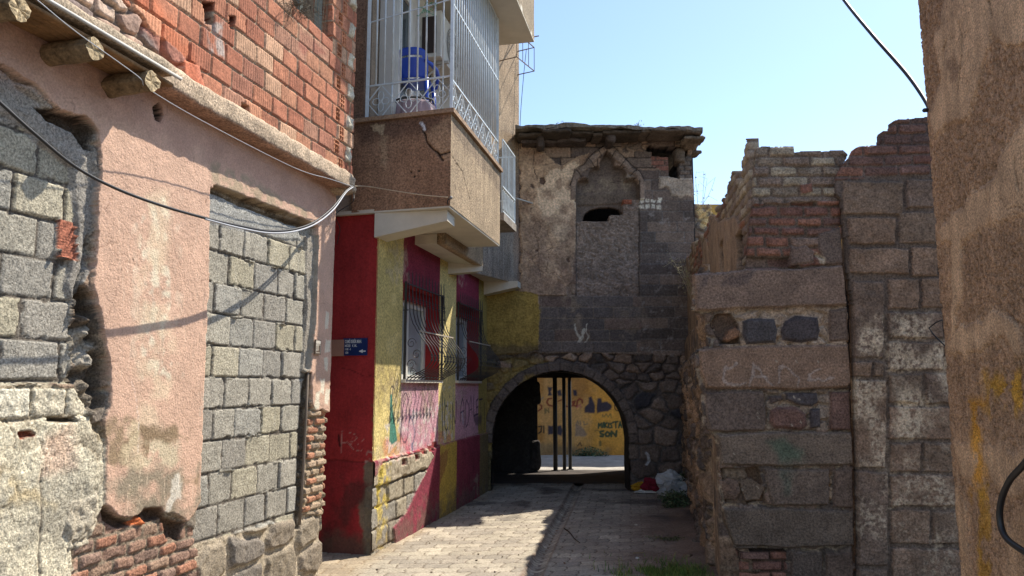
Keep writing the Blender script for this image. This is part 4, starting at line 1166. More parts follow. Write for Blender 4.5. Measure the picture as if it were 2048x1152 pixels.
    for (a, b, z0, z1, nm) in ((7.65, 8.05, 4.29, 5.9, 'balcony_door'), (8.25, 8.85, 4.7, 5.7, 'balcony_window')):
        mb = MB(); mb.col = (.5,) * 3
        a *= 1.0233; b *= 1.0233
        for (c0, c1, d0, d1) in ((a, b, z0, z0 + .06), (a, b, z1 - .06, z1), (a, a + .06, z0 + .06, z1 - .06), (b - .06, b, z0 + .06, z1 - .06)):
            boxuv(mb, In, c0, c1, d0, d1, 0.021, 0.06)
        dr = mb.build(nm, mat('white_window_frame'), houseB)
        mb = MB(); boxuv(mb, In, a + .055, b - .055, z0 + .055, z1 - .055, 0.022, 0.03)
        mb.build('pane', mat('dark_glass', C(70, 78, 80), rough=0.15, spk=0, var=0.3, bump=0.0, spec=0.6), dr)
    # block closing the house body behind (keeps sun out of the soffit)
    mb = MB(); mb.col = tuple(C(150, 134, 116))
    mb.prism([(corner[0] - 1.9, corner[1] + .7), P2(Fa, uC + .2, -0.6), P2(Fa, 12.0, -0.6), (-4, 12.2), (-4, 8)], 0, 3.12)
    mb.prism([(-2.6, 7.4), P2(Fa, uC + .1, -0.16), P2(Fa, 9.2 * 1.0233, -0.16), (OG[0] - .3, OG[1] + .2), (g1[0] - .3, DY), (-4, 12.2), (-4, 8)], 3.33, 7.9)
    mb.build('house_body', M_PLASTER(), houseB)
upper()

# ------------------------------------------------ balcony cage
def cage():
    zt0 = zb1 + 0.045
    fr = MB(); bars = MB(); orn = MB()
    n_ = BFr.n; uL = BFr.uv(733, 150)[0]; uR = Lb - 0.01
    zr = 4.637; zr2 = 5.448; zt = 6.28
    def p(u, z): return tuple(BFr.at(u, z, -0.03))
    def q(u, z): return tuple(BSd.at(u, z, -0.03))
    for (a, b) in ((uL, uR),):
        for z in (zt0 + 0.012, zr, zt - 0.02): fr.tube([p(a, z), p(b, z)], 0.012, 4)
        fr.tube([p(a, zr2 - .12), p(b, zr2)], 0.008, 4)
    for z in (zt0 + 0.012, zr, zr2, zt - 0.02): fr.tube([q(uS0 + .02, z), q(uS1, z)], 0.012, 4)
    fr.tube([p(uR, zt0), p(uR, zt)], 0.022, 4)
    fr.tube([p(uL, zt0), p(uL, zt)], 0.022, 4)
    fr.tube([q(uS1, zt0), q(uS1, zt)], 0.018, 4)
    nF = 10
    for i in range(1, nF):
        u = uL + (uR - uL) * i / nF
        bars.tube([p(u, zr), p(u, zt)], 0.009, 6)
        if i % 3 == 0: bars.tube([p(u, zt0), p(u, zr)], 0.006, 5)
    nS = 24
    for i in range(1, nS):
        u = uS0 + (uS1 - uS0) * i / nS
        bars.tube([q(u, zr), q(u, zt)], 0.009, 6)
    def diamonds(f, u0, u1, n):
        h = zr - zt0
        for i in range(n):
            a = u0 + (u1 - u0) * i / n; b = u0 + (u1 - u0) * (i + 1) / n; m = (a + b) / 2; zm = (zt0 + zr) / 2
            for seg in (((a, zm), (m, zr)), ((m, zr), (b, zm)), ((b, zm), (m, zt0)), ((m, zt0), (a, zm))):
                orn.tube([f(*seg[0]), f(*seg[1])], 0.006, 4)
            w_ = (b - a) * 0.30; hh = h * 0.30
            # four-petal flower
            for k in range(4):
                th = k * math.pi / 2
                c = []
                for t in np.linspace(0, 2 * math.pi, 9):
                    r1 = 0.55 + 0.45 * math.cos(t); x = r1 * math.cos(th) - 0.35 * math.sin(t) * math.sin(th); y = r1 * math.sin(th) + 0.35 * math.sin(t) * math.cos(th)
                    c.append(f(m + x * w_, zm + y * hh))
                orn.tube(c, 0.0045, 4)
        
    diamonds(p, uL, uR, 3)
    diamonds(q, uS0 + .02, uS1, 7)
    cg = fr.build('balcony_cage', M_WHITEMETAL(), houseB)
    bars.build('bars', M_WHITEMETAL(), cg)
    orn.build('ornament', M_WHITEMETAL(), cg)
    # second small railing farther along
    mb = MB()
    a0, a1 = 9.35 * 1.0233, 10.08 * 1.0233
    def r(u, z, o=-0.02): return tuple(BSd.at(u, z, o))
    for z in (3.80, 4.12, 4.74):
        mb.tube([r(a0, z), r(a1, z)], 0.013, 4); mb.tube([r(a1, z), r(a1, z, -0.5)], 0.013, 4)
    mb.tube([r(a1, 3.80), r(a1, 4.74)], 0.016, 4)
    for i in range(9):
        u = a0 + (a1 - a0) * i / 9; mb.tube([r(u, 4.12), r(u, 4.74)], 0.008, 4)
        c = [r(u + 0.04 + 0.032 * math.cos(t), 3.96 + 0.13 * math.sin(t)) for t in np.linspace(0, 6.28, 10)]; mb.tube(c, 0.006, 4)
    for i in range(1, 5): mb.tube([r(a1, 3.80, -0.1 * i), r(a1, 4.74, -0.1 * i)], 0.008, 4)
    rl = mb.build('small_balcony', M_WHITEMETAL(), houseB)
    mb = MB(); mb.col = tuple(C(140, 130, 118))
    P = [BSd.at(a0, 0, 0.0), BSd.at(a1 + .02, 0, 0.0), BSd.at(a1 + .02, 0, -.75), BSd.at(a0, 0, -.75)]
    mb.prism([(x[0], x[1]) for x in P], 3.68, 3.78)
    mb.build('small_balcony_slab', mat('slab_concrete'), houseB)
cage()

def balcony_things():
    # air conditioner on a bracket
    u = 8.55 * 1.0233
    c = BSd.at(u, 5.66, -0.62)
    ac = thing('air_conditioner', 'white air conditioner outdoor unit hung inside the barred balcony above the blue chair', 'air conditioner', tuple(c))
    ang = math.atan2(-kB, 1)
    R = Matrix.Rotation(ang, 3, 'Z')
    mb = MB(); mb.col = tuple(C(196, 192, 182))
    W_, D_, H_ = 0.78, 0.28, 0.56
    mb.box(tuple(c + np.array([0, 0, 0])), (D_, W_, H_), R=R)
    body = mb.build('casing', mat('ac_casing', rough=0.5, spk=0.03, var=0.12, bump=0.08), ac)
    mb = MB(); mb.col = tuple(C(58, 48, 44))
    def loc(x, y, z): v = R @ Vector((x, y, z)); return tuple(c + np.array(v))
    mb.box(loc(0.0, -W_ / 2 - 0.003, -0.01), (D_ * .62, 0.01, H_ * .8), R=R)
    mb.build('side_panel', mat('ac_side_panel', rough=0.6), ac)
    mb = MB(); mb.col = tuple(C(120, 118, 112))
    for rr in (0.05, 0.09, 0.13, 0.17, 0.21, 0.24):
        mb.tube([loc(D_ / 2 + 0.012, 0.06 + rr * math.cos(t), rr * math.sin(t)) for t in np.linspace(0, 6.28, 24, endpoint=False)], 0.004, 4, closed=True)
    for t in np.linspace(0, 6.28, 12, endpoint=False):
        mb.tube([loc(D_ / 2 + 0.012, 0.06 + 0.04 * math.cos(t), 0.04 * math.sin(t)), loc(D_ / 2 + 0.012, 0.06 + 0.24 * math.cos(t), 0.24 * math.sin(t))], 0.003, 4)
    mb.build('fan_guard', mat('ac_grille', rough=0.5), ac)
    for y in (-0.25, 0.25):
        mb = MB(); mb.col = tuple(C(180, 176, 168))
        mb.box(loc(0.0, y, -H_ / 2 - 0.02), (D_ + 0.12, 0.035, 0.03), R=R)
        mb.tube([loc(-D_ / 2 - .05, y, -H_ / 2 - 0.25), loc(D_ / 2, y, -H_ / 2 - 0.03)], 0.012, 4)
        mb.build('bracket', mat('ac_bracket', rough=0.6), ac)
    # green string tied round the bars
    mb = MB(); R_ = random.Random(3)
    for i in range(14):
        c0 = BFr.pt(855 + R_.gauss(0, 9), 22 + R_.gauss(0, 7), 0.0)
        pts = [c0]
        for k in range(4): pts.append(pts[-1] + np.array([R_.gauss(0, .02), R_.gauss(0, .01), R_.gauss(0, .02)]))
        mb.tube([tuple(x) for x in pts], 0.003, 3)
    tag(mb.build('string', mat('green_string', C(96, 150, 120)), None, loc=tuple(BFr.pt(855, 22, 0.0))), 'tangle of green string knotted on the balcony bars', 'string')
    # blue plastic chair
    base = BFr.at(0.40, zb1 + 0.25, -0.62)
    ch = thing('plastic_chair', 'blue plastic armchair standing behind the white balcony bars', 'chair', tuple(base))
    BL = mat('blue_plastic', C(36, 74, 176), rough=0.35, spk=0.02, var=0.08, bump=0.03, spec=0.5)
    Rz = Matrix.Rotation(math.radians(-8), 3, 'Z')
    def L(x, y, z): v = Rz @ Vector((x, y, z)); return (base[0] + .78 * v.x, base[1] + .78 * v.y, base[2] + .84 * v.z)
    hs = 0.44; wd_ = 0.22
    def grid(fn, nu, nv, th, name, holes=None):
        mb = MB(); vs = []; fs = []
        for s_ in (0, 1):
            for j in range(nv + 1):
                for i in range(nu + 1):
                    x, y, z, nx, ny, nz = fn(i / nu, j / nv); vs.append(L(x + nx * th * s_, y + ny * th * s_, z + nz * th * s_))
        N = (nu + 1) * (nv + 1)
        for j in range(nv):
            for i in range(nu):
                a = j * (nu + 1) + i
                if holes and holes(i, j): continue
                fs.append((a, a + 1, a + nu + 2, a + nu + 1)); fs.append((N + a, N + a + nu + 1, N + a + nu + 2, N + a + 1))
        for i in range(nu):
            fs.append((i, N + i, N + i + 1, i + 1)); a = nv * (nu + 1) + i; fs.append((a, a + 1, N + a + 1, N + a))
        for j in range(nv):
            a = j * (nu + 1); fs.append((a, a + nu + 1, N + a + nu + 1, N + a)); a += nu; fs.append((a, N + a, N + a + nu + 1, a + nu + 1))
        mb.add(vs, fs, True); return mb.build(name, BL, ch)
    grid(lambda a, b: ((a - .5) * 2 * wd_ * (1 - .06 * b), -0.20 + 0.40 * b, hs + 0.02 * (2 * a - 1) ** 2 - 0.0 * b, 0, 0, -1), 10, 8, 0.008, 'seat')
    def back(a, b):
        wdt = wd_ * (0.92 + 0.12 * math.sin(b * 2.6))
        x = (a - .5) * 2 * wdt; y = -0.20 - 0.10 * b + 0.06 * (2 * a - 1) ** 2
        z = hs + 0.02 + 0.36 * b - 0.05 * (2 * a - 1) ** 4 * b
        return (x, y, z, 0, -1, 0.2)
    grid(back, 12, 12, 0.008, 'backrest', holes=lambda i, j: j in (8,) and 2 <= i <= 9)
    for sx in (-1, 1):
        mb = MB()
        mb.tube([L(sx * .19, -.25, hs + .22), L(sx * .26, -.14, hs + .20), L(sx * .275, 0.05, hs + .20), L(sx * .27, .19, hs + .17), L(sx * .24, .21, hs)], [.016, .024, .026, .024, .016], 8)
        mb.build('armrest', BL, ch)
        for sy in (-1, 1):
            mb = MB()
            mb.tube([L(sx * .20, sy * .19, hs + .005), L(sx * .215, sy * .215, hs * .5), L(sx * .24, sy * .24, 0.0)], [.026, .022, .018], 8)
            mb.build('leg', BL, ch)
    # small round table with a mauve cloth
    b2 = BFr.at(0.56, zb1 - 0.03, -0.26)
    tb = thing('side_table', 'small black rimmed table with a mauve cloth over it behind the balcony ornament', 'table', tuple(b2))
    mb = MB(); pts = [(b2[0] + .2 * math.cos(t), b2[1] + .13 * math.sin(t), b2[2] + .30) for t in np.linspace(0, 6.28, 28, endpoint=False)]
    mb.tube(pts, 0.010, 6, closed=True)
    mb.build('rim', M_IRON(), tb)
    mb = MB()
    for t in (0.5, 2.6, 3.7, 5.8):
        mb = MB(); mb.tube([(b2[0] + .18 * math.cos(t), b2[1] + .12 * math.sin(t), b2[2] + .30), (b2[0] + .2 * math.cos(t), b2[1] + .13 * math.sin(t), b2[2])], 0.008, 5)
        mb.build('leg', M_IRON(), tb)
    mb = MB(); vs = []; fs = []; n = 48; rows = [(0.0, .285), (.5, .29), (.92, .288), (1.02, .26), (1.08, .16), (1.12, .02)]
    for (r, z) in rows:
        for k in range(n):
            t = 2 * math.pi * k / n; f = 1 + (0.07 * math.sin(t * 9 + 1) + 0.04 * math.sin(t * 14)) * (1 if z < .27 else 0)
            vs.append((b2[0] + .19 * r * f * math.cos(t), b2[1] + .125 * r * f * math.sin(t), b2[2] + z))
    for j in range(len(rows) - 1):
        for k in range(n): fs.append((j * n + k, j * n + (k + 1) % n, (j + 1) * n + (k + 1) % n, (j + 1) * n + k))
    mb.add(vs, fs, True)
    mb.build('cloth', mat('mauve_cloth', C(150, 132, 138), spk=0.05, var=0.2, bump=0.2), tb)
    # steel cage for another unit on the upper wall and antenna rods
    c = Gw.pt(1008, 110, 0.0)
    mb = MB(); mb.col = (.5,) * 3
    g = thing('unit_cage', 'small rusty metal cage bracket high on the upper wall just behind the balcony bars', 'bracket', tuple(c))
    uu, zz = Gw.uv(1018, 112)
    b0 = lambda du, dz, o: tuple(Gw.at(uu + du, zz + dz, o))
    for du in (-.3, -.1, .1, .3):
        mb.tube([b0(du, -.2, .3), b0(du, .2, .3)], .007, 4)
    for dz in (-.2, .2):
        mb.tube([b0(-.3, dz, 0), b0(-.3, dz, .3), b0(.3, dz, .3), b0(.3, dz, 0)], .009, 4)
    mb.build('frame', mat('rusty_steel', C(120, 104, 90), spk=0.1, var=0.3), g)
    mb = MB()
    a = Gw.pt(1035, 92, 0.0)
    mb.tube([tuple(a + np.array([-0.1, 0, 0.05])), tuple(a + np.array([.22, -.45, -.02]))], 0.014, 5)
    mb.tube([tuple(a + np.array([-.12, -.2, -.02])), tuple(a + np.array([.34, -.30, .03]))], 0.010, 5)
    tag(mb.build('antenna_rod', mat('rusty_steel'), None, loc=tuple(a)), 'thin crossed metal rods sticking out into the sky under the upper balcony', 'rod')
balcony_things()

def signs():
    # street name plate, its left end painted over
    w = Rd
    u0, zt = w.uv(688, 677); u1, _ = w.uv(736, 677); _, zb = w.uv(712, 711)
    u2 = w.uv(655, 690)[0]
    t = thing('street_sign', 'blue street name plate with white lettering and an arrow on the red wall', 'sign', tuple(w.at((u0 + u1) / 2, zb, 0.01)))
    mb = MB(); boxuv(mb, w, u0 + 0.001, u1, zb, zt, 0.004, 0.016)
    mb.build('plate', mat('blue_enamel', C(22, 44, 92), rough=0.35, spk=0.03, var=0.12, bump=0.04, spec=0.5), t)
    mb = MB(); boxuv(mb, w, u2 - .1, u0 + 0.012, zb - 0.004, zt - 0.012, 0.003, 0.018)
    mb.build('overpainted_end', mat('peach_overpaint', C(164, 124, 104), spk=0.08, var=0.15), t)
    Hh = zt - zb; Wd = u1 - u0
    white = mat('white_lettering', C(206, 208, 206), spk=0.1, var=0.1)
    rotm = Matrix((( w.d[0], 0, w.n[0]), (w.d[1], 0, w.n[1]), (0, 1, 0)))
    def text(s_, u, z, size, sx=0.85, name='lettering', W_=None, off=0.0175, m=None, par=None):
        cu = bpy.data.curves.new(name, 'FONT'); cu.body = s_; cu.size = size; cu.extrude = 0.0008; cu.offset = size * 0.02
        ob = bpy.data.objects.new(name, cu); COL.objects.link(ob)
        dg = bpy.context.evaluated_depsgraph_get(); me = bpy.data.meshes.new_from_object(ob.evaluated_get(dg))
        bpy.data.objects.remove(ob); bpy.data.curves.remove(cu)
        W_ = W_ or w; par = par or t
        base = WL[par]
        for v in me.vertices:
            q = W_.at(u + v.co.x * sx, z + v.co.y, off + v.co.z) - base; v.co = q
        me.materials.clear(); o = link(name, me, m or white, par); return o
    text('CAM\u0130 KEB\u0130R MAH.', u0 + 0.022, zb + Hh * 0.72, Hh * 0.27, 0.48)
    text('M\u00dcZE   K SK.', u0 + 0.022, zb + Hh * 0.50, Hh * 0.19, 0.72)
    text('1108  -3', u0 + 0.022, zb + Hh * 0.31, Hh * 0.16, 0.72)
    text('S\u00dcR', u0 + 0.03, zb + Hh * 0.11, Hh * 0.15, 0.7)
    mb = MB(); mb.col = (.5,) * 3
    az = zb + Hh * 0.24; ax0 = u0 + Wd * 0.66; ax1 = u0 + Wd * 0.95
    boxuv(mb, w, ax0 + .03, ax1, az - .006, az + .006, .0165, .018)
    P = [w.at(ax0, az, .0175), w.at(ax0 + .045, az - .018, .0175), w.at(ax0 + .045, az + .018, .0175)]
    mb.add([tuple(p) for p in P] + [tuple(p + w.n * .001) for p in P], [(0, 1, 2), (5, 4, 3), (0, 3, 4, 1), (1, 4, 5, 2), (2, 5, 3, 0)])
    mb.build('arrow', white, t)
    # house number plate on the pink jamb
    w2 = A
    a0, zt = w2.uv(623, 679); a1, _ = w2.uv(634, 680); _, zb = w2.uv(628, 709)
    h = thing('house_number', 'small weathered house number plate on the pink door jamb', 'house number', tuple(w2.at(a0, zb, 0.03)))
    mb = MB(); boxuv(mb, w2, a0, a1, zb, zt, 0.027, 0.040)
    mb.build('plate', mat('brown_plate', C(96, 82, 70), rough=0.6, spk=0.1, var=0.2), h)
    mb = MB()
    d = 0.006
    for (x0, x1, y0, y1) in ((a0 + d, a1 - d, zt - .034, zt - .008), (a0 + d, a1 - d, zb + .012, zb + .016), (a0 + d, a1 - d, zt - .046, zt - .040), (a0 + d, a0 + d + .004, zb + .02, zt - .046), (a1 - d - .004, a1 - d, zb + .02, zt - .046)):
        boxuv(mb, w2, x0, x1, y0, y1, 0.0395, 0.0415)
    mb.build('border', mat('pale_border', C(196, 188, 172), spk=0.15), h)
    text('33', a0 + .012, zb + .032, .062, .62, 'digits', w2, .0405, mat('pale_border'), h)
signs()
# ================================================================== GATEHOUSE across the lane
Dw = Wall((-1.2, DY), (1, 0), 0.0, 4.15, -0.05, 5.95, 0.0125, seed=201)
houseD = thing('stone_gatehouse', 'old dark basalt gatehouse with a round arched passage and a blocked trefoil window', 'gatehouse', (0.75, DY, 0))
DK = [C(112, 98, 88), C(96, 84, 77), C(122, 106, 94), C(106, 93, 84), C(88, 79, 73)]
DKM = [C(136, 114, 97), C(118, 101, 89), C(146, 124, 105), C(110, 96, 86)]
TAN = C(192, 162, 132)
def gate_front():
    w = Dw
    full = np.ones(w.U.shape, bool)
    w.bricks(full, 0.46, 0.172, ov=w.uv(1300, 700)[1], joint=0.010, rec=0.012, pal=DKM + DK[:2], mort=C(58, 50, 46), jit=0.6, rough=0.005, rnd=0.010, off=0.006, seed=71, warp=0.006, rowjit=0.12)
    # right pier: darker dressed basalt
    m = w.mask([(1278, 340), (1400, 340), (1400, 720), (1278, 720)], 0.01)
    w.bricks(m, 0.50, 0.170, ou=0.1, ov=w.uv(1300, 700)[1], joint=0.008, rec=0.008, pal=DK, mort=C(106, 100, 96), jit=0.55, rough=0.004, rnd=0.008, off=0.003, seed=72, warp=0.004)
    # rubble above and beside the arch
    m = w.mask([(940, 712), (1100, 705), (1400, 712), (1400, 800), (940, 800)], 0.03)
    w.rubble(m, 0.24, 0.15, DKM + DK, mort=C(70, 60, 54), rec=0.04, rough=0.012, seed=73, jw=0.12)
    m = w.mask([(1150, 770), (1400, 762), (1400, 1100), (1150, 1100)], 0.02)
    w.rubble(m, 0.34, 0.22, DK + [C(60, 58, 62)], mort=C(84, 78, 74), rec=0.03, rough=0.010, seed=74, jw=0.12)
    m = w.mask([(940, 740), (1090, 730), (1040, 800), (985, 900), (985, 1100), (940, 1100)], 0.02)
    w.rubble(m, 0.24, 0.15, [C(128, 108, 74), C(110, 96, 78), C(140, 120, 72)], mort=C(118, 102, 66), rec=0.02, rough=0.012, seed=75, jw=0.12)
    # plaster remains, left of the niche
    pl = [(1040, 285), (1085, 300), (1120, 330), (1178, 305), (1160, 345), (1150, 380), (1152, 480), (1148, 545), (1130, 600), (1128, 660), (1090, 640), (1075, 660), (1040, 660)]
    w.layer(pl, 0.018, TAN * 0.95, rag=0.05, edge=0.02, rough=0.007, a=0.28, sc=6)
    w.cracks(w.mask(pl), 0.25, 0.012, C(96, 78, 66), dep=0.010, seed=58, thr=-0.05)
    w.layer([(1095, 345), (1150, 325), (1170, 340), (1152, 372), (1152, 470), (1120, 490), (1080, 440), (1072, 380)], 0.024, C(212, 186, 156), rag=0.07, edge=0.02, rough=0.006, a=0.2, sc=6)
    w.stain([(1045, 300), (1180, 300), (1150, 600), (1045, 640)], C(140, 112, 92), k=0.7, soft=0.05, thr=0.54, nsc=5, rag=0.1)
    w.stain([(1045, 450), (1150, 450), (1150, 660), (1045, 660)], C(128, 106, 92), k=0.6, soft=0.15, thr=0.42, nsc=4)
    for i, (x, y, r) in enumerate(((1085, 362, 7), (1066, 372, 5), (1075, 500, 4), (1137, 520, 5))):
        w.stone([(x - r, y - r * .7), (x + r * .4, y - r), (x + r, y + r * .5), (x, y + r * 1.2), (x - r, y + r * .4)], -0.022, C(104, 84, 72), rnd=0.02, rag=0.03, rough=0.01, add=True)
    w.stroke([(1067, 300), (1068, 345), (1075, 360)], 0.008, C(70, 58, 50), dep=0.01, rag=0.03)
    w.stroke([(1121, 312), (1122, 340)], 0.008, C(70, 58, 50), dep=0.01, rag=0.02)
    w.stroke([(1067, 455), (1078, 500), (1080, 560)], 0.006, C(96, 78, 66), dep=0.008, rag=0.03)
    # bands of dressed stones low on the left
    m = w.mask([(1078, 592), (1282, 592), (1282, 706), (1078, 706)], 0.006)
    w.bricks(m, 0.52, 0.178, ou=0.1, ov=w.uv(1180, 705)[1], joint=0.008, rec=0.008, pal=[C(98, 90, 86), C(108, 98, 92), C(116, 98, 88)], mort=C(128, 114, 100), jit=0.6, rough=0.005, rnd=0.008, off=0.004, seed=76, warp=0.006)
    w.stain([(1125, 580), (1160, 560), (1165, 680), (1125, 650)], C(150, 132, 112), k=0.6, thr=0.5, nsc=12, rag=0.05)
    w.stain([(1230, 610), (1290, 590), (1300, 690), (1240, 700)], C(126, 112, 98), k=0.6, thr=0.55, nsc=14, rag=0.05)
    # yellow paint at the left
    yl = [(940, 570), (1062, 585), (1076, 590), (1078, 640), (1076, 700), (1040, 708), (940, 716)]
    w.layer(yl, 0.010, C(150, 126, 66), rag=0.02, edge=0.015, rough=0.003, a=0.2, sc=4)
    w.stain([(1050, 588), (1078, 590), (1078, 690), (1052, 680)], C(170, 142, 74), k=0.5, soft=0.02)
    w.stain([(940, 690), (1078, 690), (1080, 720), (940, 725)], C(92, 78, 60), k=0.7, soft=0.05)
    w.stain([(940, 720), (1100, 715), (1080, 760), (1020, 820), (985, 900), (980, 980), (940, 980)], C(140, 120, 68), k=0.7, soft=0.04, thr=0.42, nsc=7, rag=0.04)
    w.stain([(940, 900), (1000, 900), (990, 1000), (940, 1000)], C(84, 78, 62), k=0.7, soft=0.05)
    # arch ring of voussoirs
    uc, zc = w.uv(1121, 880)
    R0 = 1.045
    dx = w.U - uc; dz = (w.V - zc) * 1.0
    rr = np.hypot(dx, dz); th = np.arctan2(dz, dx)
    ring = (rr > R0 - 0.02) & (rr < R0 + 0.155 + 0.02 * w.W1) & (dz > -0.05)
    k = th / (math.pi / 19); fk = np.abs(k - np.round(k)) * (math.pi / 19) * rr
    pf = sst(0.004, 0.016, (math.pi / 38) * rr - fk) * sst(0, 0.02, R0 + 0.15 - rr)
    hh = _hash(np.round(k), np.round(k) * 0, 9)
    w.H = np.where(ring, 0.012 + 0.012 * pf + 0.006 * hh + fbm(w.U, w.V, 15, 4, 5) * 0.006, w.H)
    rc = C(104, 92, 84) * (1 + 0.3 * (hh - .5))[..., None] * (1 + 0.2 * fbm(w.U, w.V, 10, 4, 6))[..., None] * (0.65 + 0.35 * pf)[..., None]
    w.C = np.where(ring[..., None], rc, w.C)
    w.stain([(985, 900), (1010, 800), (1050, 750), (1075, 745), (1040, 790), (1005, 870), (995, 960)], C(150, 124, 60), k=0.6, soft=0.03)
    # passage opening
    hole = ((rr < R0 + 0.008 * w.W1) & (dz >= 0)) | ((np.abs(dx) < R0 + 0.008 * w.W1 + 0.02 * (dz < -0.3)) & (dz < 0))
    w.M &= ~hole
    # trefoil niche
    nic = [(1153, 592), (1153, 370), (1156, 361), (1163, 357), (1171, 356), (1178, 359), (1176, 349), (1179, 341), (1185, 335), (1192, 331), (1200, 333), (1199, 325), (1203, 316), (1208, 308), (1213, 303), (1219, 307), (1225, 314), (1228, 322), (1229, 332), (1236, 331), (1245, 335), (1250, 341), (1253, 349), (1251, 358), (1260, 355), (1268, 356), (1275, 363), (1278, 372), (1278, 592)]
    w.stone([(1140, 400), (1141, 360), (1150, 340), (1168, 330), (1172, 318), (1186, 308), (1200, 298), (1213, 290), (1226, 296), (1240, 310), (1254, 322), (1264, 336), (1280, 346), (1290, 362), (1290, 400), (1278, 400), (1278, 365), (1268, 350), (1254, 346), (1250, 336), (1228, 320), (1213, 303), (1207, 306), (1180, 334), (1160, 352), (1153, 368), (1153, 400)], 0.034, C(134, 116, 102), rnd=0.012, rag=0.008, rough=0.006, a=0.3)
    for (a, b) in (((1196, 300), (1207, 318)), ((1176, 316), (1190, 334)), ((1150, 338), (1164, 354)), ((1232, 300), (1222, 316)), ((1252, 318), (1240, 334)), ((1272, 340), (1260, 352)), ((1213, 288), (1213, 305))):
        w.stroke([a, b], 0.010, C(60, 52, 48), k=0.9, dep=0.014)
    w.stroke([(1140, 372), (1150, 340), (1168, 328), (1186, 306), (1213, 288), (1228, 294), (1254, 320), (1282, 346), (1290, 362)], 0.010, C(52, 44, 42), k=0.8, dep=0.015, rag=0.02)
    q, sdn = w.sdp(nic, 0.0, True, 0.05)
    ins = sdn < 0
    rec = -0.16 * sst(0, 0.012, -sdn)
    w.H[q] = np.where(ins, rec + fbm(w.U[q], w.V[q], 12, 4, 7) * 0.004, w.H[q])
    w.C[q] = np.where(ins[..., None], C(112, 98, 88) * (1 + 0.2 * fbm(w.U[q], w.V[q], 6, 4, 9))[..., None], w.C[q])
    w.stone([(1154, 385), (1278, 381), (1278, 402), (1154, 408)], 0.03, C(110, 96, 84), rnd=0.008, rag=0.003, add=True)
    w.stain([(1180, 352), (1262, 350), (1262, 380), (1165, 382)], C(146, 132, 112), k=0.5, thr=0.5, nsc=16)
    w.stroke([(1223, 360), (1250, 357)], 0.006, C(66, 56, 50), dep=0.006)
    # rough infill of the niche
    q, sdn = w.sdp([(1153, 442), (1217, 440), (1217, 428), (1246, 425), (1246, 398), (1279, 398), (1279, 592), (1153, 592)], 0.01, True, 0.05)
    f1, f2, idd = worley(w.U[q] / 0.05 + w.W1[q] * 1.2, w.V[q] / 0.032 + w.W2[q] * 1.2, 5)
    ins = sdn < 0
    lump = 0.030 * (1 - f1) + 0.014 * idd + fbm(w.U[q], w.V[q], 20, 4, 12) * 0.012
    w.H[q] = np.where(ins, -0.05 + lump, w.H[q])
    w.C[q] = np.where(ins[..., None], C(132, 116, 104) * (1 + 0.5 * (idd - .5))[..., None] * (1 + 0.2 * fbm(w.U[q], w.V[q], 5, 4, 9))[..., None], w.C[q])
    w.stone([(1246, 398), (1264, 398), (1264, 408), (1246, 408)], 0.02, C(150, 92, 70), rnd=0.006, rag=0.003, add=True)
    w.stroke([(1153, 360), (1152, 592)], 0.010, C(40, 36, 36), k=0.7, dep=0.01)
    w.stroke([(1279, 360), (1278, 592)], 0.010, C(40, 36, 36), k=0.7, dep=0.01)
    w.cut([(1168, 441), (1169, 430), (1174, 422), (1184, 415), (1200, 411), (1220, 410), (1240, 414), (1246, 424), (1246, 428), (1218, 430), (1218, 441)], 0.004)
    # upper right: ragged openings under the eaves
    w.rubble(w.mask([(1240, 262), (1300, 262), (1305, 300), (1245, 305)], 0.02), 0.16, 0.10, DKM, mort=C(92, 80, 72), rec=0.02, seed=81)
    w.bricks(w.mask([(1302, 300), (1345, 308), (1345, 350), (1302, 330)], 0.006), 0.26, 0.085, joint=0.012, rec=0.014, pal=[C(132, 92, 80), C(116, 88, 80)], mort=C(96, 84, 76), rough=0.005, seed=82)
    w.cut([(1292, 292), (1300, 290), (1345, 296), (1375, 290), (1376, 310), (1358, 318), (1358, 356), (1338, 352), (1337, 314), (1304, 312), (1303, 304), (1294, 302)], 0.012)
    m = w.mask([(1358, 310), (1400, 308), (1400, 358), (1358, 358)], 0.004)
    w.bricks(m, 0.14, 0.075, joint=0.014, rec=0.02, pal=[C(116, 104, 94), C(98, 90, 84)], mort=C(80, 72, 66), jit=0.3, rough=0.008, rnd=0.012, off=0.010, seed=83)
    w.layer([(1318, 356), (1345, 350), (1400, 362), (1400, 395), (1342, 392), (1338, 376), (1318, 376)], 0.02, C(160, 146, 130), rag=0.05, edge=0.02, rough=0.010, a=0.3, sc=12)
    # white blots in two rows and white daub
    WH = C(206, 200, 184)
    for i in range(4):
        for j in range(2):
            x = 1284 + i * 11.5; y = 402 + j * 12
            w.stain([(x - 4.2, y - 4.2), (x + 4.2, y - 4.2), (x + 4.2, y + 4.2), (x - 4.2, y + 4.2)], WH, k=0.9, soft=0.008, rag=0.04, thr=0.3, nsc=30)
    w.stroke([(1150, 646), (1152, 662), (1158, 680)], 0.022, WH, k=0.8, rag=0.05)
    w.stroke([(1158, 684), (1164, 672), (1168, 660)], 0.030, WH, k=0.85, rag=0.05)
    w.stroke([(1176, 646), (1173, 664), (1173, 682)], 0.016, WH, k=0.8, rag=0.05)
    w.stroke([(1291, 905), (1296, 912), (1297, 922), (1293, 930)], 0.022, C(190, 190, 190), k=0.9, rag=0.03)
    for i in range(60):
        R = random.Random(i + 900); x = R.uniform(1285, 1372); y = R.uniform(410, 720)
        w.stain([(x - 6, y - 3), (x + 6, y - 3), (x + 5, y + 3), (x - 5, y + 3)], C(140, 132, 126), k=R.uniform(.3, .7), soft=0.01, rag=0.08, thr=0.5, nsc=30, seed=i)
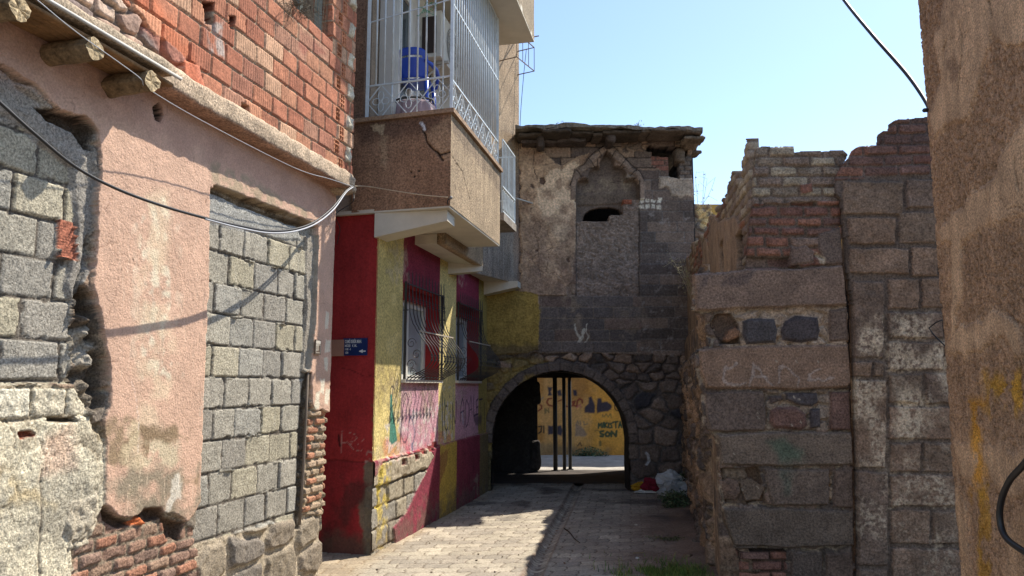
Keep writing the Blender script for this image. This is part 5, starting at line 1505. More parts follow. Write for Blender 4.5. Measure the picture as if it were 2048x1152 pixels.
    # skyline on the right
    w.keep([(900, 262), (1382, 262), (1384, 300), (1384, 345), (1386, 360), (1389, 520), (1392, 900), (1400, 1300), (900, 1300)], 0.02)
    w.build('front_wall', mat('gatehouse_masonry', spk=0.32, sps=32, var=0.25, vas=4, bump=0.9, bsc=26, bd=0.02), houseD, back=0.34, smooth=False)
gate_front()
def gate_body():
    uc, zc = Dw.uv(1121, 880); xc = Dw.O[0] + uc; R0 = 1.04
    # intrados and passage vault as one shell
    mb = MB(); mb.col = tuple(C(66, 60, 58))
    prof = [(xc - R0, -0.02), (xc - R0, zc * .5)] + [(xc - R0 * math.cos(t), zc + R0 * math.sin(t)) for t in np.linspace(0, math.pi, 25)] + [(xc + R0, zc * .5), (xc + R0, -0.02)]
    ys = [DY - 0.0, DY + 0.2, DY + 0.45]
    vs = []; fs = []
    for y in ys:
        for (x, z) in prof:
            q = mnoise.noise_vector(Vector((x * 4, y * 4, z * 4))) * 0.012
            vs.append((x + q.x, y, z + q.z))
    n = len(prof)
    for j in range(len(ys) - 1):
        for i in range(n - 1): fs.append((j * n + i, j * n + i + 1, (j + 1) * n + i + 1, (j + 1) * n + i))
    mb.add(vs, fs, True)
    # room of the passage: solid masses left, right, above
    xl, xr, zt = xc - 1.22, xc + 1.55, 2.02
    y0, y1 = DY + 0.345, 14.6
    xo = 0.478     # left jamb of the far opening
    mb.prism([(-1.0, y0 + .1), (xl, y0 + .1), (xl, y1), (-1.0, y1)], -0.04, zt)
    mb.prism([(xl, 14.1), (xo, 14.25), (xo, y1), (xl, y1)], -0.04, zt)
    mb.prism([(xr, y0 + .1), (3.1, y0 + .1), (3.1, y1), (xr, y1)], -0.04, zt)
    mb.prism([(-1.0, y0 + .1), (3.1, y0 + .1), (3.1, y1), (-1.0, y1)], zt + .003, 2.6)
    mb.prism([(xo, 14.2), (xr, 14.2), (xr, y1), (xo, y1)], 1.735, zt - .004)
    mb.build('passage', M_DARKWALL(), houseD)
    # rough stones in the passage wall
    mb = MB(); R = random.Random(8)
    mb.col = tuple(C(74, 66, 60))
    for i in range(46):
        z = 0.15 + 0.3 * (i % 6); y = DY + 0.6 + 0.42 * (i // 6)
        mb.rbox((xl + 0.0, y + R.uniform(-.05, .05), z), (0.12, 0.36 + R.uniform(-.06, .06), 0.24), 0, res=3, amp=0.02, nsc=5, seed=i)
    mb.build('passage_stones', M_DARKWALL(), houseD)
    for (q, sz) in (((xo - .05, 14.25, 0.3), (0.2, 0.2, 0.55)), ((xo - .03, 14.3, 1.45), (0.16, 0.2, 0.45))):
        mb = MB(); mb.col = tuple(C(74, 66, 60)); mb.rbox(q, sz, 0, res=4, amp=0.03, nsc=5, seed=3)
        mb.build('jamb_stone', M_DARKWALL(), houseD)
    # shell of the upper room
    mb = MB(); mb.col = tuple(C(82, 74, 70))
    mb.prism([(-1.0, y1 - .3), (3.0, y1 - .3), (3.0, y1), (-1.0, y1)], 2.6, 5.42)
    mb.prism([(2.78, DY + .36), (3.0, DY + .36), (3.0, y1 - .31), (2.78, y1 - .31)], 2.6, 5.35)
    mb.prism([(-1.0, DY + .36), (-.8, DY + .36), (-.8, y1 - .31), (-1.0, y1 - .31)], 2.6, 5.42)
    mb.build('rear_walls', M_DARKWALL(), houseD)
    # earth roof with worn slabs, timber and eaves stones
    mb = MB(); mb.col = tuple(C(116, 108, 96))
    xs0, xs1 = 0.05, 2.98
    nx, ny = 70, 60; vs = []; fs = []
    def zt_(x, y, top):
        e = 5.585 + 0.02 * math.sin(x * 1.7) + 0.035 * mnoise.noise(Vector((x * 3, y * 3, 1))) + 0.015 * mnoise.noise(Vector((x * 11, y * 11, 3)))
        if not top: e = 5.53 + 0.02 * math.sin(x * 1.7) + 0.03 * mnoise.noise(Vector((x * 5, y * 5, 8))) - 0.0
        return e
    for top in (1, 0):
        for j in range(ny + 1):
            for i in range(nx + 1):
                x = xs0 + (xs1 - xs0) * i / nx; y = 11.17 + (y1 - 11.17) * j / ny
                ex = 0.05 * mnoise.noise(Vector((x * 2.2, 0, 4))) + 0.03 * mnoise.noise(Vector((x * 9, 0, 4)))
                ey = 0.05 * mnoise.noise(Vector((0, y * 2.2, 4))) + 0.03 * mnoise.noise(Vector((0, y * 8, 9)))
                yy = y + (ex * (1 - j / ny)); xx = x + ey * (i / nx)
                vs.append((xx, yy, zt_(x, y, top)))
    N = (nx + 1) * (ny + 1)
    for j in range(ny):
        for i in range(nx):
            a = j * (nx + 1) + i; fs.append((a, a + 1, a + nx + 2, a + nx + 1)); fs.append((N + a, N + a + nx + 1, N + a + nx + 2, N + a + 1))
    for i in range(nx): fs.append((i, N + i, N + i + 1, i + 1)); 
    for i in range(nx): a = ny * (nx + 1) + i; fs.append((a, a + 1, N + a + 1, N + a))
    for j in range(ny): a = j * (nx + 1); fs.append((a, a + nx + 1, N + a + nx + 1, N + a)); a += nx; fs.append((a, N + a, N + a + nx + 1, a + nx + 1))
    mb.add(vs, fs, False)
    mb.build('roof', mat('earth_roof', spk=0.4, sps=28, var=0.35, vas=5, bump=1.0, bsc=20, bd=0.02), houseD)
    mb = MB(); R = random.Random(17)
    # layered slabs and timbers beneath the lip
    x = 0.1
    while x < 2.75:
        L = R.uniform(.12, .6); mb.col = tuple(C(86, 76, 66) * R.uniform(.6, 1.2))
        mb.rbox((x + L / 2, 11.48 + R.uniform(-.10, .08), 5.50 + R.uniform(-.02, .008)), (L * 1.04, 0.5, R.uniform(.03, .07)), R.uniform(-.05, .05), res=3, amp=0.016, nsc=9, seed=x)
        x += L
    x = 0.15
    while x < 0.9:
        L = R.uniform(.15, .5); mb.col = tuple(C(86, 76, 70) * R.uniform(.75, 1.2))
        mb.rbox((x + L / 2, 11.66 + R.uniform(-.08, .05), 5.44 + R.uniform(-.03, .015)), (L * 1.02, 0.34, R.uniform(.04, .09)), R.uniform(-.06, .06), res=3, amp=0.03, nsc=7, seed=x + 20)
        x += L
    mb.rbox((0.45, 11.5, 5.40), (0.12, .3, 0.2), 0, res=3, amp=0.02, nsc=6, seed=2)
    mb.rbox((1.55, 11.5, 5.44), (0.14, .4, 0.16), 0, res=3, amp=0.02, nsc=6, seed=6)
    # broken right hand end
    for i in range(16):
        mb.col = tuple(C(110, 98, 84) * R.uniform(.7, 1.2))
        mb.rbox((2.86 + R.uniform(-.15, .12), 11.35 + R.uniform(-.1, .7), 5.46 + R.uniform(-.09, .05)), (R.uniform(.1, .28), R.uniform(.15, .4), R.uniform(.04, .08)), R.uniform(-.3, .3), res=3, amp=0.02, nsc=8, seed=i)
    mb.build('eaves_stones', mat('eaves_stone', spk=0.4, sps=30, var=0.35, vas=5, bump=1.0, bsc=20, bd=0.015), houseD)
    # sagging timber & plaster under the right corner
    mb = MB(); mb.col = tuple(C(104, 92, 80))
    mb.rbox((2.70, 11.8, 5.26), (0.16, .3, 0.26), 0.1, res=5, amp=0.03, nsc=6, seed=5)
    mb.build('corner_masonry', mat('eaves_stone'), houseD)
gate_body()

# three dark posts in the passage mouth
ref = None
for i, (px, py, r) in enumerate(((1111, 936, .042), (1129, 936, .034), (1140.5, 931, .034))):
    b = atZ(px, py, 0.0)
    t = thing('steel_post', ['thickest dark steel post in the archway, leftmost of three', 'dark steel post in the archway, the middle one of three', 'thin dark steel post in the archway, rightmost of three'][i], 'post', (b[0], 14.35 + i * 0.12, 0), 'posts standing in the archway')
    x, y = b[0] * (14.35 + i * .12) / b[1], 14.35 + i * .12
    t.location.x = x; WL[t] = np.array([x, y, 0.0])
    mb = MB(); mb.col = (.5,) * 3
    mb.tube([(x, y, 0.01), (x, y, 1.74)], r, 10); mb.build('shaft', M_IRON(), t)
    mb = MB(); mb.box((x, y, 0.008), (r * 3.4, r * 3.4, 0.016)); mb.build('base_plate', M_IRON(), t)

# graffiti wall beyond the passage
def yellow_wall2():
    t = thing('graffiti_wall', 'ochre yellow wall covered in graffiti seen through the archway', 'wall', (1.4, 17.6, 0))
    w = Wall((-5, 17.6), (1, 0), 4.0, 9.6, -0.05, 3.0, 0.016, seed=303)
    w.C[:] = C(208, 146, 62)
    w.H += 0.01 * fbm(w.U, w.V, 1.5, 4, 5)
    w.stain([(1060, 740), (1180, 740), (1180, 920), (1060, 920)], C(186, 146, 100), k=0.6, soft=0.3, rag=0.2)
    w.stain([(1060, 740), (1260, 740), (1260, 920), (1060, 920)], C(160, 104, 44), k=0.6, thr=0.5, nsc=2, soft=0.1)
    w.stain([(1060, 885), (1300, 905), (1300, 925), (1060, 925)], C(120, 104, 80), k=0.6, thr=0.42, nsc=3, soft=0.06)
    BL = C(34, 42, 62); GR = C(40, 70, 52); RDD = C(124, 52, 40); BK = C(40, 36, 36); GRY = C(120, 118, 124)
    z = lambda pts: [(1060 + x / 6.4, 740 + y / 6.4) for x, y in pts]
    def blob(p, c, k=0.93): w.stain(z(p), c, k=k, soft=0.02, rag=0.03)
    blob([(225, 215), (298, 220), (270, 265), (292, 325), (232, 330), (245, 280)], BL)
    blob([(350, 260), (400, 250), (412, 320), (350, 330)], BL); blob([(556, 255), (600, 262), (605, 325), (560, 325)], BL)
    blob([(750, 345), (790, 335), (805, 400), (830, 460), (830, 555), (705, 545), (708, 480), (740, 430)], BL)
    blob([(855, 365), (905, 360), (925, 415), (1000, 410), (1040, 450), (1035, 510), (1000, 535), (930, 530), (860, 552)], BL)
    blob([(230, 710), (300, 712), (300, 830), (235, 830)], BL); blob([(345, 715), (412, 715), (415, 850), (345, 830)], BL)
    blob([(575, 690), (640, 700), (690, 760), (740, 830), (700, 860), (580, 840)], C(110, 104, 104), .6)
    def st(p, c, wd=.03, k=.9): w.stroke(z(p), wd, c, k=k)
    st([(275, 365), (235, 370), (215, 410), (240, 450), (300, 465)], RDD); st([(360, 400), (420, 375)], RDD, .02)
    st([(465, 465), (520, 470), (560, 440), (575, 400), (545, 410), (560, 455), (600, 465), (605, 400), (630, 370), (665, 380), (670, 420)], RDD)
    st([(600, 480), (640, 440), (650, 480)], C(170, 90, 90), .03, .6)
    st([(105, 525), (150, 490), (150, 460), (125, 445)], RDD, .025); st([(100, 420), (170, 350)], GRY, .02, .6)
    st([(190, 490), (190, 555)], GR, .02, .7); st([(205, 550), (205, 500), (240, 545), (240, 490)], GR, .02, .6)
    st([(1110, 425), (1085, 440), (1085, 490), (1110, 520), (1150, 525)], BK, .02)
    st([(925, 605), (925, 570), (950, 600), (975, 560), (1000, 600), (1030, 560), (1040, 610)], GR, .018, .6)
    # MKISTAL SON lettering
    def L(pts, c=GR, wd=.028): st(pts, c, wd, .92)
    L([(875, 745), (880, 685), (895, 715), (915, 680), (918, 735)]); L([(935, 735), (938, 675)]); L([(955, 735), (955, 675)]); L([(985, 675), (957, 705), (988, 735)])
    L([(1005, 735), (1005, 680)]); L([(1050, 680), (1025, 690), (1045, 712), (1050, 735), (1022, 740)])
    L([(1065, 668), (1125, 660)]); L([(1098, 665), (1100, 738)]); L([(1135, 738), (1155, 660), (1172, 735)]); L([(1142, 708), (1168, 705)]); L([(1192, 655), (1195, 735), (1235, 730)])
    L([(940, 780), (900, 790), (905, 815), (940, 825), (935, 850), (900, 848)], wd=.034); L([(985, 795), (965, 820), (975, 848), (1010, 845), (1020, 810), (990, 792)], wd=.034)
    L([(1040, 850), (1045, 785), (1100, 848), (1108, 780)], wd=.036)
    st([(595, 695), (610, 650), (625, 690)], C(110, 100, 90), .02, .7); st([(640, 650), (650, 700)], C(110, 100, 90), .02, .7); st([(690, 660), (695, 700), (740, 690)], C(110, 100, 90), .02, .6)
    st([(110, 725), (150, 720), (140, 790), (110, 810)], BK, .025); st([(175, 720), (178, 800)], BK, .025)
    st([(610, 970), (640, 930), (660, 970)], BK, .02, .7); st([(600, 1030), (640, 1010), (680, 1030)], BK, .02, .6)
    st([(900, 920), (900, 960)], GR, .04, .7); st([(830, 780), (860, 770), (890, 790)], GR, .02, .5)
    w.build('painted_front', M_PAINT(), t)
    mb = MB(); mb.col = tuple(C(190, 150, 80))
    mb.prism([(-5, 17.62), (9, 17.62), (9, 17.95), (-5, 17.95)], -0.04, 5.9)
    mb.prism([(-5, 17.595), (-1.02, 17.595), (-1.02, 17.62), (-5, 17.62)], -0.04, 5.9)
    mb.prism([(-1.02, 17.595), (4.62, 17.595), (4.62, 17.62), (-1.02, 17.62)], 3.005, 5.9)
    mb.prism([(4.62, 17.595), (9, 17.595), (9, 17.62), (4.62, 17.62)], -0.04, 5.9)
    mb.build('wall_body', M_PAINT(), t)
yellow_wall2()

# broken stub of wall to the right of the gatehouse
def stub():
    w = Wall((2.5, 12.25), (1, 0), 0, 1.35, -0.05, 4.6, 0.016, seed=401)
    full = np.ones(w.U.shape, bool)
    w.rubble(full, 0.24, 0.15, DKM + [C(128, 116, 104)], mort=C(140, 126, 108), rec=0.04, rough=0.02, seed=84)
    w.keep([(1340, 300), (1352, 400), (1398, 404), (1399, 412), (1424, 402), (1426, 426), (1432, 430), (1430, 470), (1480, 600), (1480, 1400), (1300, 1400)], 0.03)
    w.stain([(1390, 402), (1426, 402), (1424, 450), (1400, 456)], C(214, 186, 132), k=0.9, soft=0.02, rag=0.10, thr=0.4, nsc=14)  # ochre patch lightened so its colour carries the sunlight
    tag(w.build('broken_wall_stub', M_BASALT(), None, back=0.4, loc=(2.9, 12.25, 0)), 'crumbling rubble wall stub with an ochre patch painted sunlit pale rising right beside the gatehouse', 'wall')
stub()
# ================================================================== RUINED WALLS on the right
RL = thing('long_ruined_wall', 'long ruined rubble and brick wall running along the right of the lane', 'wall', (2.1, 8.5, 0))
kR = 0.187; cR = 0.44
BR = [C(150, 132, 112), C(132, 112, 96), C(144, 104, 84), C(120, 104, 92), C(160, 142, 118)]
RB = [C(140, 100, 84), C(126, 92, 80), C(148, 108, 90), C(118, 92, 82)]
GB = [C(158, 146, 126), C(146, 132, 114), C(166, 154, 132), C(134, 118, 104)]
def long_wall():
    nrm = math.hypot(kR, 1)
    # lower rough stone; u runs toward the viewer
    o = np.array([cR + kR * 12.1, 12.1])
    w = Wall(tuple(o), (-kR, -1), 0.0, (12.1 - 6.27) * nrm, -0.05, 2.75, 0.0125, seed=501)
    full = np.ones(w.U.shape, bool)
    w.rubble(full, 0.30, 0.20, [C(112, 96, 82), C(96, 84, 76), C(126, 106, 88), C(88, 80, 76), C(134, 112, 92)], mort=C(140, 122, 102), rec=0.05, rough=0.03, seed=85, jw=0.16, warp=0.05)
    w.C *= (1 + 0.35 * fbm(w.U * 0.6, w.V, 3, 5, 66))[..., None]
    U, V = w.U, w.V
    w.H += 0.06 * fbm(U, V, 1.6, 4, 9) + 0.02 * fbm(U, V, 9, 4, 10)
    # smeared lime streaks
    for i in range(90):
        R = random.Random(i + 300); u = R.uniform(0, 6); z = R.uniform(0.4, 2.6)
        w.stroke([(u, z), (u + R.uniform(-.03, .03), z - R.uniform(.1, .5))], R.uniform(.01, .03), C(176, 154, 126) if i % 3 else C(84, 74, 68), k=0.45, px=False, rag=0.08)
    yy = 12.1 - U / nrm
    nearf = sst(6.95, 6.2, yy)
    w.H -= nearf * 0.34 * (1 - np.clip(V / 2.5, 0, 1)) 
    top = 2.22 + 0.45 * sst(7.4, 6.6, yy) + 0.06 * fbm(U, V * 0, 3, 4, 3)
    # battered shoulder where the upper wall steps back
    w.H -= 0.30 * sst(top - 0.45, top + 0.05, V) * sst(6.4, 7.2, yy)
    w.M &= V < np.minimum(top + 0.06, 2.62)
    w.build('rubble_base', mat('rubble_base_stone', spk=0.5, sps=45, var=0.35, vas=5, bump=1.0, bsc=35, bd=0.015, streak=0.2), RL, back=0.06, smooth=False)
    # upper brick and render part set back
    kU, cU_ = 0.135, 1.19
    n2 = math.hypot(kU, 1)
    o = np.array([cU_ + kU * 12.2, 12.2])
    w = Wall(tuple(o), (-kU, -1), 0.0, (12.2 - 6.30) * n2, 1.9, 3.95, 0.0125, seed=511)
    full = np.ones(w.U.shape, bool)
    U, V = w.U, w.V; yy = 12.2 - U / n2
    w.bricks(full, 0.235, 0.088, ou=0.04, ov=0.02, joint=0.014, rec=0.016, pal=BR + RB[:2], mort=C(126, 112, 98), jit=0.3, rough=0.006, rnd=0.010, off=0.010, seed=86, warp=0.012, rowjit=0.1)
    gb = (V > 3.05 + 0.1 * fbm(U, V, 2, 3, 3)) & (yy < 7.6)
    w.bricks(gb, 0.235, 0.088, ou=0.04, ov=0.02, joint=0.014, rec=0.016, pal=GB, mort=C(120, 108, 94), jit=0.3, rough=0.006, rnd=0.010, off=0.010, seed=86, warp=0.012, rowjit=0.1)
    m = (fbm(U, V, 0.8, 4, 31) + 0.55 * sst(7.4, 8.4, yy) + 0.4 * sst(3.3, 2.6, V) > 0.33) & (yy > 6.75)
    w.H = np.where(m, 0.018 + 0.012 * fbm(U, V, 6, 5, 32), w.H)
    pc = C(150, 128, 106) * (1 + 0.28 * fbm(U * 2.5, V * 0.7, 4, 5, 33))[..., None]
    w.C = np.where(m[..., None], pc, w.C)
    for i in range(60):
        R = random.Random(i + 700); u = R.uniform(0, 5.4); z = R.uniform(2.4, 3.4)
        w.stroke([(u, z), (u + R.uniform(-.03, .03), z - R.uniform(.2, .8))], R.uniform(.01, .03), C(186, 162, 134) if i % 2 else C(96, 80, 70), k=0.5, px=False, rag=0.08)
    # window slit and socket holes
    for (x0, x1, y0, y1) in ((7.75, 8.05, 2.75, 3.12), (6.72, 6.95, 2.62, 3.0)):
        w.stone([((12.2 - x1) * n2, y0), ((12.2 - x0) * n2, y0), ((12.2 - x0) * n2, y1), ((12.2 - x1) * n2, y1)], -0.12, C(66, 58, 54), rnd=0.012, rag=0.02, px=False)
    sk = 3.60 + 0.045 * fbm(np.floor(U / 0.24), 0 * V, 1, 2, 5) + 0.05 * (_hash(np.floor(U / 0.235), np.zeros_like(U), 6) > 0.6) - 0.16 * ((yy > 6.62) & (yy < 6.86)) - 0.04 * sst(7.2, 7.6, yy) - 0.07 * ((yy > 7.9) & (yy < 8.5)) + 0.10 * (yy < 6.5) * (_hash(np.floor(U / 0.235), np.zeros_like(U), 6) > 0.3)
    w.M &= V < sk
    w.build('brick_upper_part', M_CLAY(), RL, back=0.10, smooth=False)
    # loose bricks and dirt on the wall top
    mb = MB(); R = random.Random(41)
    for i in range(46):
        yv = R.uniform(6.5, 11.9); x = cU_ + kU * yv + R.uniform(.04, .3)
        mb.col = tuple(random.Random(i).choice(BR + GB) * R.uniform(.8, 1.1))
        mb.rbox((x, yv, 3.60 + R.uniform(-.02, .045)), (R.uniform(.09, .12), R.uniform(.12, .23), .075), R.uniform(-.5, .5), res=2, amp=0.010, nsc=12, seed=i)
    mb.build('loose_bricks', M_CLAY(), RL)
long_wall()

def cross_wall():
    Y = 6.2
    P = thing('banded_stone_wall', 'broken wall end of wide stone slabs and rubble with a crumbling brick top, left of the long vertical crack', 'wall', (2.2, Y, 0))
    w = Wall((1.2, Y), (1, 0), 0, 1.85, -0.05, 3.95, 0.0075, seed=601)
    full = np.ones(w.U.shape, bool)
    w.rubble(full, 0.16, 0.11, [C(110, 96, 86), C(96, 86, 78), C(124, 106, 92)], mort=C(150, 136, 118), rec=0.03, rough=0.012, seed=87, jw=0.2)
    SL = C(132, 112, 97); SLB = C(138, 114, 95)
    # upper brick part
    m = w.mask([(1490, 250), (1720, 250), (1700, 400), (1690, 540), (1490, 545)], 0.0)
    zb = w.uv(1600, 413)[1]
    w.bricks(m, 0.225, 0.088, ou=w.uv(1515, 320)[0], ov=zb, joint=0.015, rec=0.018, pal=GB, mort=C(122, 108, 94), jit=0.12, rough=0.006, rnd=0.010, off=0.008, seed=91, warp=0.010, rowjit=0.06)
    m = w.mask([(1500, 408), (1720, 400), (1720, 545), (1490, 548)], 0.01)
    w.bricks(m, 0.23, 0.086, ou=w.uv(1530, 320)[0], ov=zb, joint=0.016, rec=0.02, pal=RB + [C(132, 112, 98)], mort=C(112, 98, 86), jit=0.35, rough=0.008, rnd=0.014, off=0.012, seed=92, warp=0.016, rowjit=0.12, miss=0.05)
    w.stone([(1600, 370), (1625, 366), (1626, 384), (1602, 388)], 0.008, RB[0], rnd=0.008, rag=0.006)
    w.stone([(1580, 492), (1612, 488), (1630, 505), (1628, 528), (1578, 530)], 0.012, C(122, 104, 92), rnd=0.02, rag=0.02)
    w.stone([(1636, 465), (1680, 455), (1688, 530), (1650, 528), (1636, 500)], 0.014, C(112, 98, 88), rnd=0.02, rag=0.015)
    w.stain([(1632, 505), (1648, 512), (1650, 530), (1638, 528)], C(196, 184, 160), k=0.8, soft=0.01, rag=0.03)
    # slabs and courses, traced
    w.stone([(1385, 548), (1440, 545), (1490, 538), (1560, 538), (1686, 531), (1693, 612), (1500, 618), (1390, 623)], 0.035, SL, rnd=0.018, rag=0.008, rough=0.004)
    w.stain([(1400, 550), (1500, 545), (1500, 570), (1400, 572)], C(70, 66, 68), k=0.5, soft=0.02, thr=0.45)
    w.stain([(1450, 620), (1697, 612), (1700, 695), (1450, 700)], C(176, 156, 134), k=0.85, soft=0.02, rag=0.04)
    w.stone([(1483, 642), (1500, 635), (1548, 636), (1555, 660), (1552, 688), (1492, 690), (1484, 672)], 0.030, C(82, 78, 78), rnd=0.03, rag=0.008, rough=0.003)
    w.stone([(1558, 660), (1568, 640), (1590, 630), (1636, 634), (1641, 662), (1634, 682), (1600, 688), (1562, 682)], 0.030, C(76, 70, 70), rnd=0.035, rag=0.008, rough=0.003)
    w.stone([(1656, 620), (1694, 615), (1696, 682), (1658, 684)], 0.020, C(112, 96, 84), rnd=0.02, rag=0.01)
    w.stone([(1430, 625), (1465, 625), (1480, 650), (1484, 688), (1440, 690), (1418, 650)], -0.10, C(104, 86, 72), rnd=0.02, rag=0.02, rough=0.03)
    w.stone([(1455, 660), (1470, 652), (1482, 662), (1478, 676), (1452, 686), (1444, 680)], 0.03, C(132, 100, 76), rnd=0.02, rag=0.01)
    w.stone([(1396, 700), (1420, 694), (1560, 690), (1697, 688), (1700, 764), (1694, 776), (1600, 781), (1410, 777), (1398, 740)], 0.032, SLB, rnd=0.02, rag=0.008, rough=0.004)
    w.stone([(1408, 784), (1480, 779), (1526, 784), (1532, 820), (1530, 862), (1420, 864), (1410, 830)], 0.026, C(108, 94, 84), rnd=0.016, rag=0.008)
    w.stain([(1530, 786), (1660, 782), (1662, 862), (1532, 860)], C(150, 134, 116), k=0.8, soft=0.01, rag=0.03)
    w.stone([(1534, 793), (1562, 790), (1566, 800), (1540, 808)], 0.02, C(92, 80, 74), rnd=0.012, rag=0.006)
    w.stone([(1568, 784), (1634, 786), (1636, 806), (1622, 814), (1600, 812), (1570, 800)], 0.026, C(84, 78, 78), rnd=0.016, rag=0.006)
    w.stone([(1538, 820), (1552, 812), (1590, 812), (1612, 826), (1616, 852), (1604, 862), (1548, 858), (1536, 844)], 0.030, C(112, 86, 76), rnd=0.03, rag=0.008)
    w.stone([(1618, 818), (1640, 816), (1642, 856), (1620, 858)], 0.022, C(82, 76, 76), rnd=0.016, rag=0.008)
    w.stone([(1658, 784), (1699, 782), (1702, 862), (1658, 860)], 0.020, C(112, 88, 78), rnd=0.016, rag=0.008)
    w.stone([(1432, 868), (1560, 862), (1702, 864), (1706, 930), (1570, 934), (1440, 930)], 0.030, C(118, 104, 90), rnd=0.018, rag=0.008)
    w.stone([(1440, 936), (1518, 934), (1534, 1008), (1450, 1010)], -0.09, C(112, 92, 74), rnd=0.02, rag=0.02, rough=0.03)
    w.stone([(1442, 965), (1456, 955), (1478, 962), (1482, 985), (1470, 1002), (1448, 998)], 0.01, C(116, 96, 82), rnd=0.04, rag=0.004)
    w.stone([(1478, 962), (1500, 955), (1530, 975), (1520, 1000), (1490, 1002)], 0.0, C(108, 94, 80), rnd=0.04, rag=0.004)
    w.stone([(1524, 936), (1658, 938), (1658, 1010), (1542, 1012), (1532, 975)], 0.026, C(110, 96, 84), rnd=0.016, rag=0.006)
    w.stone([(1666, 938), (1704, 938), (1707, 1016), (1664, 1014)], 0.022, C(108, 92, 80), rnd=0.014, rag=0.006)
    w.stroke([(1663, 945), (1660, 1000)], 0.012, C(170, 146, 118), k=0.8)
    w.stone([(1446, 1016), (1560, 1014), (1706, 1020), (1708, 1092), (1570, 1096), (1456, 1090)], 0.030, C(104, 92, 80), rnd=0.016, rag=0.008)
    m = w.mask([(1470, 1098), (1572, 1102), (1575, 1250), (1470, 1250)])
    w.bricks(m, 0.24, 0.085, ou=w.uv(1478, 1100)[0], ov=w.uv(1500, 1122)[1], joint=0.016, rec=0.03, pal=RB, mort=C(86, 70, 60), jit=0.2, rough=0.005, rnd=0.010, off=0.012, seed=93)
    w.stone([(1474, 1096), (1572, 1098), (1574, 1106), (1480, 1104)], -0.08, C(56, 46, 40), rnd=0.01, rag=0.008)
    w.stone([(1580, 1102), (1644, 1104), (1646, 1250), (1580, 1250)], 0.022, C(98, 86, 76), rnd=0.014, rag=0.008)
    w.stone([(1650, 1106), (1706, 1104), (1708, 1250), (1650, 1250)], 0.022, C(104, 88, 76), rnd=0.014, rag=0.008)
    w.stain([(1540, 885), (1570, 880), (1605, 905), (1600, 928), (1560, 925)], C(66, 104, 84), k=0.55, soft=0.05, rag=0.06)
    w.stain([(1560, 938), (1580, 936), (1580, 980), (1562, 985)], C(70, 100, 84), k=0.4, soft=0.05, rag=0.06)
    # chalky letters on the second slab
    CH = C(186, 178, 170)
    def ch(p, wd=.010): w.stroke(p, wd * 1.3, CH, k=0.36, rag=0.05)
    ch([(1468, 728), (1452, 736), (1446, 750), (1456, 764), (1486, 764)], .013)
    ch([(1498, 770), (1512, 728), (1524, 748), (1536, 770)], .012); ch([(1505, 752), (1532, 752)], .008)
    ch([(1550, 768), (1552, 748), (1570, 736), (1588, 750), (1592, 768)])
    ch([(1634, 738), (1620, 742), (1616, 756), (1640, 764), (1660, 752)]); 
    for i in range(14):
        R = random.Random(i + 60); y = R.uniform(700, 1000); x = R.uniform(1440, 1690)
        w.stroke([(x, y), (x + 3, y + 3)], 0.006, C(190, 180, 160), k=0.7)
    w.keep([(1512, 293), (1530, 289), (1560, 292), (1588, 290), (1591, 303), (1640, 301), (1690, 300), (1700, 310), (1678, 345), (1672, 360), (1680, 420), (1686, 540), (1697, 620), (1701, 760), (1705, 860), (1708, 1020), (1712, 1150), (1712, 1400),
             (1500, 1400), (1478, 1120), (1470, 1095), (1452, 1050), (1444, 1010), (1438, 930), (1430, 872), (1408, 850), (1404, 784), (1392, 740), (1390, 700), (1415, 690), (1410, 630), (1386, 622), (1386, 548), (1492, 538), (1498, 470), (1506, 400), (1510, 330)], 0.012)
    w.build('stone_face', mat('slab_and_rubble', spk=0.5, sps=62, var=0.25, vas=6, bump=1.0, bsc=55, bd=0.012, pits=0.6), P, back=0.06, smooth=False)
    # second wall right of the crack
    P2_ = thing('block_wall', 'stepped red brick and stone block wall with pale speckled blotches between the crack and the near house', 'wall', (3.2, Y, 0))
    w = Wall((2.5, Y - 0.05), (1, 0), 0, 3.3, -0.05, 4.1, 0.0075, seed=611)
    full = np.ones(w.U.shape, bool)
    w.C[:] = C(104, 92, 82); w.bricks(np.ones(w.U.shape, bool), 0.42, 0.26, joint=0.012, rec=0.014, pal=[C(134, 112, 93), C(124, 106, 89), C(118, 101, 87)], mort=C(100, 88, 78), jit=0.4, rough=0.008, rnd=0.012, off=0.004, seed=97, warp=0.012)
    nearx = w.U < 1.42
    w.H[nearx] = (-0.014 + 0.010 * fbm(w.U, w.V, 12, 4, 3))[nearx]; w.C[nearx] = C(104, 92, 82)
    m = w.mask([(1660, 200), (2600, 190), (2600, 352), (1800, 348), (1660, 362)], 0.006)
    w.bricks(m, 0.27, 0.090, ou=w.uv(1672, 350)[0], ov=w.uv(1760, 354)[1], joint=0.014, rec=0.016, pal=RB + [C(118, 92, 82)], mort=C(112, 98, 88), jit=0.15, rough=0.006, rnd=0.010, off=0.007, seed=95, warp=0.008, slope=-0.02)
    w.stain([(1700, 200), (1900, 200), (1900, 310), (1740, 312)], C(92, 78, 72), k=0.6, soft=0.05)
    cols = [C(134, 112, 93), C(124, 106, 89), C(118, 101, 87), C(138, 116, 97)]
